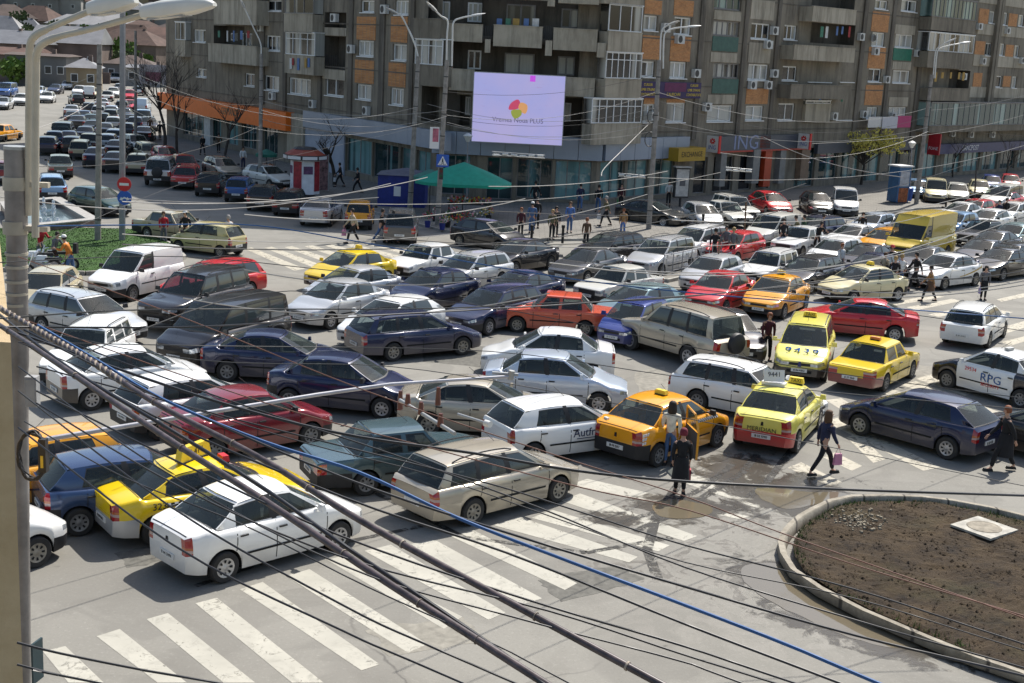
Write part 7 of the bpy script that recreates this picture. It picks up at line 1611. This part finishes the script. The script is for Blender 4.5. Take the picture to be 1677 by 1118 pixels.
house(70,222,9.8,8,4.9,.35,1,3,'long low grey building with a flat top beyond the far road',4,0,False,5)
house(138,214,4.9,6,3.5,1.5,0,1,'square cream house with a pale hipped roof beyond the far road',12,0,True,2)
house(118,262,13,12,6.6,3.2,3,1,'wide shed with a big pale metal roof above the grey building',5,0,False,4)
house(14,250,13,11,6.2,2.4,3,1,'house with a silvery roof at the left edge',-6,0,False,3)
house(8,232,14,9,4.6,1.2,3,2,'brown-roofed low building at the left edge under the silvery roof',0,0,False,3)
house(246,240,7.5,6,3.2,.5,2,1,'low white building with a pale roof right of the far poles',0,0,False,3)
house(215,250,9,8,3.5,1.6,1,3,'small dark-roofed house between the far poles',8,0)
house(215,285,16,10,6.5,3.2,3,0,'brown-roofed house behind the thin dark pole',-10)
house(262,300,14,11,7,3,1,2,'grey house with a rusty roof left of the apartment block',6)
rn=random.Random(21); k=0
names=['brown','silver-grey','rust-red','dark']
for D,ys in((330,((0,6),(45,5),(95,7),(150,6),(205,6),(260,7))),(400,((20,7),(70,6),(125,7),(180,6),(235,7),(285,7))),(490,((0,8),(50,7),(105,8),(160,7),(215,8),(265,8))),(600,((25,9),(85,8),(140,9),(200,9),(255,9))),(730,((0,10),(60,10),(120,10),(180,10),(240,10)))):
    for x,hh in ys:
        r=rn.randrange(4); w=rn.randrange(4); house(x+rn.uniform(-8,8),D+rn.uniform(-18,18),rn.uniform(13,20)*D/400,rn.uniform(9,12)*D/400,hh*.8*rn.uniform(.8,1.1),rn.uniform(2.5,4.5),w,r,'far house with a %s roof in row %s of the hill, %s'%(names[r],{330:'one',400:'two',490:'three',600:'four',730:'five'}[D],['far left','left','left of centre','middle','right of centre','right'][ys.index((x,hh))]),rn.uniform(-25,25),nw=3)
GLF=plain('spring_foliage',(.09,.15,.025),.9,var=.5,sc=.9); GLD=plain('dull_foliage',(.07,.095,.035),.9,var=.5,sc=.9)
def leafy(x,D,h,w_,label,seed,mat=GLF,n=900):
    rn=random.Random(seed); b=atd(x,100,D); z=HZ(b.x,D) if D>250 else 0; e=empty('leafy_tree',label,'tree',(b.x,D,z)); m=MB(); m.tube([(0,0,0),(.1,0,h*.35),(0,.1,h*.7)],[.25,.18,.08],7)
    for i in range(6): a=i*1.05; m.tube([(0,0,h*.3),(math.cos(a)*w_*.3,math.sin(a)*w_*.3,h*.65)],[.1,.03],5)
    m.obj('trunk',BARK,e,60); c=MB(); cl=[(Vector((rn.gauss(0,w_*.24),rn.gauss(0,w_*.24),h*(.62+rn.gauss(0,.14)))),rn.uniform(.14,.24)*w_) for _ in range(14)]
    for i in range(n):
        p,r=rn.choice(cl); v=Vector((rn.gauss(0,1),rn.gauss(0,1),rn.gauss(0,1))).normalized()*r*rn.uniform(.6,1.1); p=p+v; s=rn.uniform(.18,.42)*w_/5; a=Vector((rn.uniform(-1,1),rn.uniform(-1,1),rn.uniform(-1,1))).normalized(); q=a.cross(Vector((.3,1,rn.uniform(-1,1)))).normalized(); c.quad([p-a*s,p+q*s*.7,p+a*s,p-q*s*.7])
    c.obj('crown',mat,e,weld=False)
leafy(17,215,4.8,5.5,'bright green bushy tree at the left edge beyond the blue van',1)
for i,(x,D,h,w_,l) in enumerate(((78,290,9,8,'green tree above the big metal roof'),(104,300,8,7,'second green tree right beside the one above the metal roof'),(190,270,8,7,'green tree between the two tall poles'),(212,262,7,6,'green tree right of the tall grey pole'),(236,268,6,6,'green tree beside the low white building'),(150,330,9,8,'green tree behind the square cream house'),(30,340,9,8,'green tree high behind the silvery roof'),(258,330,9,8,'green tree near the top left of the apartment block'),(180,420,11,10,'distant green tree at the top between the lamp heads'))): leafy(x,D,h,w_,l,30+i,GLF if i%3 else GLD)
bare(270,250,60,'bare tree with fine twigs at the end of the apartment block',44,.9,r0=.16,dens=1.2)
B=at(262,165,0); e=empty('billboard','wide grey billboard with dark print beyond the orange shop','billboard',Vector((atd(262,120,205).x,205,0))); m=MB(); m.box((0,0,3.2),(6.3,.25,3.0)); m.obj('board',plain('billboard_grey',(.26,.25,.27),.7,var=.4,sc=1),e); m=MB(); m.box((1.8,-.15,3.7),(2,.04,.9)); m.box((-1,-.15,2.9),(2.4,.04,1.4),1); m.obj('print',[plain('dark_print',(.10,.10,.11),.6),plain('maroon_print',(.16,.06,.09),.6)],e)
for x in(-2.5,2.5): m=MB(); m.box((x,.1,.9),(.2,.2,1.8)); m.obj('leg',METAL,e)
m=MB(); a,b=at(-30,128,0),at(170,128,0); m.box(((a.x+b.x)/2,a.y+3,1.0),((b-a).length,.3,2.0)); o=m.obj('wall',HW[3],weld=False); tag(o,'low dark brown wall running along the far side of the road','wall')
# ---------------- cables ----------------
CB=plain('black_cable',(.015,.015,.018),.45); CBL=plain('blue_cable',(.02,.09,.25),.6); CBR=plain('brown_cable',(.16,.065,.04),.6); CGR=plain('grey_wire',(.36,.35,.33),.6,.2); CDK=plain('dark_wire',(.05,.05,.05),.6); TWM=plain('aged_tape',(.28,.23,.18),.8,var=.6,sc=12)
def cpt(x,y,D,zz=6.2):
    # a wire stays well above the carriageway: D is its distance, kept only where that leaves it high enough
    p=atd(x,y,D)
    return p if p.z>5.4 else at(x,y,zz)
def npt(x,y,D): return at(x,y,8.35-.75*max(0,x)/1677)
def cable(pts,r,mat,label,name='cable',n=6,group=None,sag=0.0,cat='cable',near=False):
    P=[(npt if near else cpt)(x,y,D) for x,y,D in pts]
    if near: P.append(P[-1]+(P[-1]-P[-2]).normalized()*2.5)
    if sag and len(P)==2:
        a,b=P; P=[a.lerp(b,i/12)-Vector((0,0,sag*4*(i/12)*(1-i/12))) for i in range(13)]
    else: P=smooth(P,5)
    O=P[0].copy(); m=MB(); m.tube([p-O for p in P],r,n); o=m.obj(name,mat,loc=O,smooth=60); return tag(o,label,cat,group)
# thick taped bundles leaving the wall corner
def bundle(pts,r,label,twist=None):
    P=[npt(*p) for p in pts]; P.append(P[-1]+(P[-1]-P[-2]).normalized()*2.5); P=smooth(P,14); O=P[0].copy(); e=empty('cable_bundle',label,'cable',O); m=MB(); Q=[p-O for p in P]; m.tube(Q,r,10); m.obj('sheath',plain('brown_black_sheath',(.075,.055,.055),.35,var=.6,sc=20),e,60)
    L=len(Q)
    for i in range(8,L-3,11): t=MB(); d=(Q[i+1]-Q[i]); t.tube([Q[i],Q[i]+d*.09],[r*1.25,r*1.25],10); t.obj('clip',TWM,e,60)
    if twist:
        a0,a1=twist; w=MB(); N=150
        for ph in(0,pi):
            pp=[]
            for k in range(N):
                f=a0+(a1-a0)*k/N; x=f*(L-1); i=int(x); p=Q[i].lerp(Q[min(i+1,L-1)],x-i); a=ph+k*.62; d=(Q[min(i+1,L-1)]-Q[i]).normalized(); u_=d.cross(Vector((0,0,1))).normalized(); v_=d.cross(u_); pp.append(p+(u_*math.cos(a)+v_*math.sin(a))*r*.85)
            w.tube(pp,r*.55,6)
        w.obj('twisted_wrap',TWM,e,60)
bundle([(-20,492,6.8),(60,540,7.2),(150,592,7.8),(262,664,8.6),(430,752,9.6),(590,852,10.6),(860,1000,12.4),(1100,1130,14.0)],.0145,'thick dark cable bundle with twisted tape running down from the left edge',(.02,.32))
bundle([(-20,520,6.9),(60,572,7.3),(270,715,8.8),(440,824,10.0),(610,938,11.2),(760,1034,12.4),(910,1130,13.6)],.0145,'second thick dark cable bundle below the twisted one')
cable([(-20,500,6.9),(110,600,7.6),(300,716,9),(440,805,10),(570,898,11),(700,985,12),(820,1068,13),(900,1128,13.8)],.009,CB,'dark cable clinging just above the second thick bundle',near=True)
cable([(62,532,7.4),(160,590,8),(270,655,9),(430,722,10.2),(590,774,11.6),(750,848,13),(940,922,14.6),(1120,990,16),(1290,1056,17.4),(1460,1128,19)],.0075,CBL,'bright blue cable sweeping from the wall corner across the near crossing',near=True)
cable([(62,370,20),(250,368,26),(420,369,32),(600,398,36),(820,438,40),(1000,465,44),(1220,487,48),(1440,503,52),(1700,523,56)],.0065,CBL,'blue cable crossing the whole queue from the fountain to the right edge',near=True)
FAN=[([(40,540,8),(270,655,10),(560,781,13),(830,872,16),(1120,960,19),(1400,1040,22),(1700,1112,25)],0.0055),([(40,560,8),(250,680,10),(560,813,13),(830,905,16),(1120,1021,19),(1400,1128,22)],0.0051),
([(60,540,8),(330,640,11),(638,742,14),(880,830,17),(1120,928,20),(1400,1015,23),(1700,1100,26)],0.0039),([(30,545,8),(300,640,12),(540,706,15),(776,742,18),(940,770,20),(1120,788,22),(1400,802,25),(1700,812,28)],0.0075),
([(60,600,8),(400,690,12),(773,784,16),(950,838,18),(1120,892,20),(1400,965,23),(1700,1062,26)],0.0039),([(60,640,8),(300,760,11),(560,878,14),(864,982,17),(1120,1058,20),(1330,1128,22)],0.0044),
([(60,660,8),(300,800,11),(570,915,14),(898,1000,17),(1120,1072,20),(1300,1128,22)],0.0039),([(30,600,7.5),(250,760,10),(560,925,13),(840,1010,16),(1120,1084,19),(1240,1128,20)],0.0035),
([(30,640,7.5),(280,830,10),(560,990,13),(700,1056,15),(870,1130,17)],0.0039),([(30,700,7.5),(280,890,10),(560,1032,13),(780,1128,15)],0.0039),([(40,690,8),(200,780,10),(400,860,12),(600,960,15),(820,1060,18),(950,1128,20)],0.0028),
([(28,1052,9),(100,1070,9),(240,1098,11),(380,1122,13)],0.0035),([(28,1088,9),(100,1106,9),(200,1126,11)],0.0031),([(30,560,8),(260,650,10),(500,725,14),(700,776,16),(915,850,18),(1120,920,20),(1400,980,23),(1700,1072,26)],0.0028),
([(30,420,8),(300,520,20),(600,640,22),(900,742,24),(1120,812,26),(1300,880,28),(1700,1020,32)],0.0031),([(30,520,8),(420,655,18),(700,732,21),(960,800,23),(1130,836,25),(1400,925,28),(1700,1015,32)],0.0031)]
ORD=('the pair of lines just above the blue cable','just under the blue cable from the wall','thin, above the grey island water','thick, topmost, running just over the soil island','thin, passing the tail of the champagne estate','meeting the thick bundle in the middle bottom','close below the one meeting the bundle','third below the thick bundle','leaving the bottom edge under the twisted bundle','lowest long one, left of the bottom centre','thin, crossing both thick bundles','short one in the lower left corner','lowest short one in the lower left corner','thin, over the zebra beside the open-door taxi')
ORB=('uppermost','middle one, crossing the soil','lower one, crossing the champagne estate')
for i,(p,r) in enumerate(FAN):
    br_=i>=14
    cable(p,r,CBR if br_ else CB,('thin brown wire slanting over the queue toward the soil island, '+ORB[min(2,i-14)] if br_ else 'black overhead cable crossing the near zebra, '+ORD[i]),group='thin brown wires' if br_ else 'black cables fanning over the near crossing',near=True)
BK=[([(-10,522,8),(200,508,14),(420,506,20),(700,505,26),(900,496,32),(1200,478,38),(1700,410,48)],0.0049),([(-10,535,10),(260,536,16),(400,531,20),(640,515,26),(800,506,30),(1000,493,34),(1280,470,40),(1700,420,50)],0.0060),
([(-10,430,20),(300,420,24),(620,450,30),(820,456,36),(1100,470,42),(1420,505,48),(1700,545,52)],0.0037),([(110,590,14),(420,480,24),(700,490,30),(900,520,34),(1300,600,40),(1700,655,44)],0.0034),([(30,560,9),(330,566,18),(800,575,26),(1100,615,30),(1340,640,34),(1700,672,38)],0.0030),
([(60,400,20),(300,300,40),(500,250,60),(700,205,75)],0.0045),([(60,540,9),(330,590,16),(640,600,22),(900,640,26),(1200,700,30)],0.0026)]
BKL=('running level over the black people carrier','the thickest, just under the level one','crossing the silver saloon and sagging to the right edge','ending over the white and black security car','passing left of the numbered estate taxi','climbing from the lawn up to the left lamp posts','from the wall corner over the maroon saloon')
for i,(p,r) in enumerate(BK): cable(p,r,CDK if i!=1 else CB,'dark wire strung over the queue, '+BKL[i],group='dark wires strung over the queue',near=(i!=5))
# pale contact and span wires at middle distance
PW=[((400,351,60),(860,325,72),.3),((400,325,66),(1180,282,78),.5),((200,383,50),(1060,318,72),.6),((200,400,48),(1320,300,80),.8),((400,441,45),(820,453,52),.2),((300,488,40),(900,480,55),.3),((0,322,40),(640,300,70),.5),((560,380,55),(1340,325,80),.7),((820,400,60),(1677,300,90),.8),
((800,305,74),(1093,280,80),.15),((1060,290,80),(1677,238,120),.7),((800,345,70),(1600,262,110),.9),((900,430,56),(1677,330,90),1.0),((1000,440,50),(1677,352,80),.6),((1240,452,44),(1700,455,60),.3),((1480,455,46),(1700,438,56),.1),((1240,475,42),(1700,462,56),.2),
((1078,205,78),(1250,224,82),.1),((1250,224,82),(1480,290,95),.3),((1078,185,78),(660,176,76),.9),((1075,150,78),(730,188,72),.8),((1075,150,78),(1525,175,112),1.5),((1075,190,78),(1520,208,112),1.2),((1078,165,78),(1520,190,112),1.6),((732,180,72),(430,165,92),.6),((684,175,74),(200,110,62),1.4),((732,190,72),(200,140,62),1.6),((684,205,74),(428,195,92),.5),((700,170,74),(1078,175,78),.9),((732,200,72),(1068,215,78),.7),((684,190,74),(1075,200,78),1.0),
((200,120,62),(428,170,92),.5),((160,120,62),(0,160,70),.3),((160,160,62),(0,222,60),.3),((200,170,62),(427,230,92),.4),((0,270,50),(428,205,92),.6),((200,330,60),(700,290,72),.3),((206,325,61),(620,323,70),.12),((1525,180,112),(1700,150,130),.3),((1525,200,112),(1700,222,130),.3),((1330,235,86),(1700,180,130),.6),((1520,215,112),(1180,250,84),.8),((1100,360,70),(1677,290,100),.6),((732,150,72),(1075,120,78),.6),((428,180,92),(684,200,74),.5)]
PWL=['over the tail of the orange small taxi', "above the octagonal kiosk's foot to the corner pavement", 'over the lawn to the blue tent', 'longest, over the flower stall to the bank', 'over the yellow taxi with roof bars', 'over the silver saloon', 'in front of the far orange shop', 'above the walking pair and the corner pavement', 'over the median toward the right edge', 'starting below the screen fittings', 'across the bank doorway to the right edge', 'under the shop glass', 'over the orange-red old saloon', 'above the white seven-seater', 'over the cream taxi', 'lower one by the gold-striped saloon', 'upper thin one over the orange taxi', 'short, right of the middle lamp post above the bank sign', 'down past the yellow tree', 'to the tall left post across the screen', 'upper one across the screen', 'highest to the right-hand pole', 'lower one to the right-hand pole', 'middle one to the right-hand pole', 'left end, before the brick panels', 'long one over the orange fascia', 'second long one over the orange fascia', 'above the grey cladding, leftmost', 'tight one across the screen bottom', 'under the screen', 'across the screen emblem', 'between the grey pole and the orange shop post', 'leaving the left edge by the curved lamp arms', 'leaving the left edge above the pole top', 'down to the orange fascia end', 'across the shaded lot', "from the road signs' pole to the stall", 'level, starting at the arrow sign', 'upper one at the far right edge', 'lower one at the far right edge', 'rising to the far glazed balcony', 'before the yellow tree crown', 'over the far parked vans', 'top one, between lamp heads', 'over the grey shop cladding']
for i,(a,b,s) in enumerate(PW): cable([a,b],.010 if i%3 else .013,CGR if i%4!=3 else CDK,'pale tramway wire, '+PWL[i],sag=s,group='pale span wires between the poles',n=5,name='span_wire')
# hanging cable and loop by the middle pole
cable([(1078,188,77.5),(1050,215,77),(1020,245,76),(990,275,75),(985,288,75)],.016,CGR,'pale cable slanting down left from the middle double lamp post')
for x,y in((1068,190),(1064,228)):
    c=atd(x,y,77.6); m=MB(); m.tube([Vector((.28*math.cos(a*pi/10),.02*math.sin(a),.42*math.sin(a*pi/10))) for a in range(21)],.03,5); o=m.obj('cable_coil',CDK,loc=c,smooth=60); tag(o,'dark coil of cable on the middle double lamp post, '+('upper' if y<200 else 'lower'),'cable coil')
# trolley-wire crossing fittings
def fitting(px,py,D,label,n=6,w_=1.2):
    e=empty('wire_fitting',label,'wire fitting',atd(px,py,D)); m=MB(); rn=random.Random(px)
    m.tube([(-w_,0,.12),(w_,0,.06)],.03,6); m.tube([(-w_,0,-.06),(w_,.1,-.1)],.03,6); m.obj('bar',STEEL,e,60)
    for i in range(n): m=MB(); x=-w_+2*w_*(i+.5)/n; m.tube([(x-.16,0,rn.uniform(-.05,.05)),(x+.16,0,rn.uniform(-.05,.05))],.06,8); m.obj('insulator',LAMPW,e,40)
fitting(849,254,70,'cluster of pale insulators on the wires below the video screen',6,1.4); fitting(1210,278,80,'cluster of pale insulators on the wires before the bank',4,.8); fitting(1035,288,76,'pale insulators on the wires left of the middle lamp post',4,.8)
# long steel cross-arm reaching out from the foreground pole
P=[(76,719,0),(300,682,0),(520,646,0),(640,629,0),(838,616,0)]
e=empty('cross_arm','long pale steel tube reaching right from the foreground pole over the maroon saloon','cross arm',at(76,719,4.7)); Q=[at(p[0],p[1],4.7+.4*i/4)-e.location for i,p in enumerate(P)]; m=MB(); m.tube(Q,[.034,.032,.030,.028,.025],10); m.obj('tube',plain('pale_tube',(.42,.42,.45),.4,.5),e,60)
m=MB(); m.tube([Q[-1]-Vector((.02,0,.05)),Q[-1]+Vector((0,0,.09))],.05,8); m.tube([Q[-1]-Vector((.3,0,-.04)),Q[-1]+Vector((.1,0,.03))],.025,6); m.obj('end_insulator',STEEL,e,60)
for x,y,D in((656,640,22.4),(718,634,23)): q=at(x,y,4.9)-e.location; m=MB(); m.tube([q,q-Vector((0,0,.28))],[.03,.045],8); m.obj('insulator',plain('brown_insulator',(.12,.04,.03),.3),e,60)
e=empty('wire_hanger','pale slanting hanger bar with insulators over the champagne saloon','wire hanger',at(655,655,4.9)); m=MB(); L=at(745,710,4.9)-e.location; m.tube([(0,0,0),L],.028,8); m.obj('bar',STEEL,e,60)
for f in(.15,.4,.75): m=MB(); m.tube([L*f-Vector((0,0,.02)),L*f+Vector((0,0,.16))],[.05,.03],8); m.obj('insulator',plain('brown_insulator',(.12,.04,.03),.3),e,60)
e=empty('wire_hanger','second pale hanger bar further right over the champagne saloon','wire hanger',at(750,678,4.9)); m=MB(); L=at(800,694,4.9)-e.location; m.tube([(0,0,0),L],.022,8); m.obj('bar',STEEL,e,60); m=MB(); m.tube([L*.9,L*1.06],.05,8); m.obj('insulator',LAMPW,e,60)
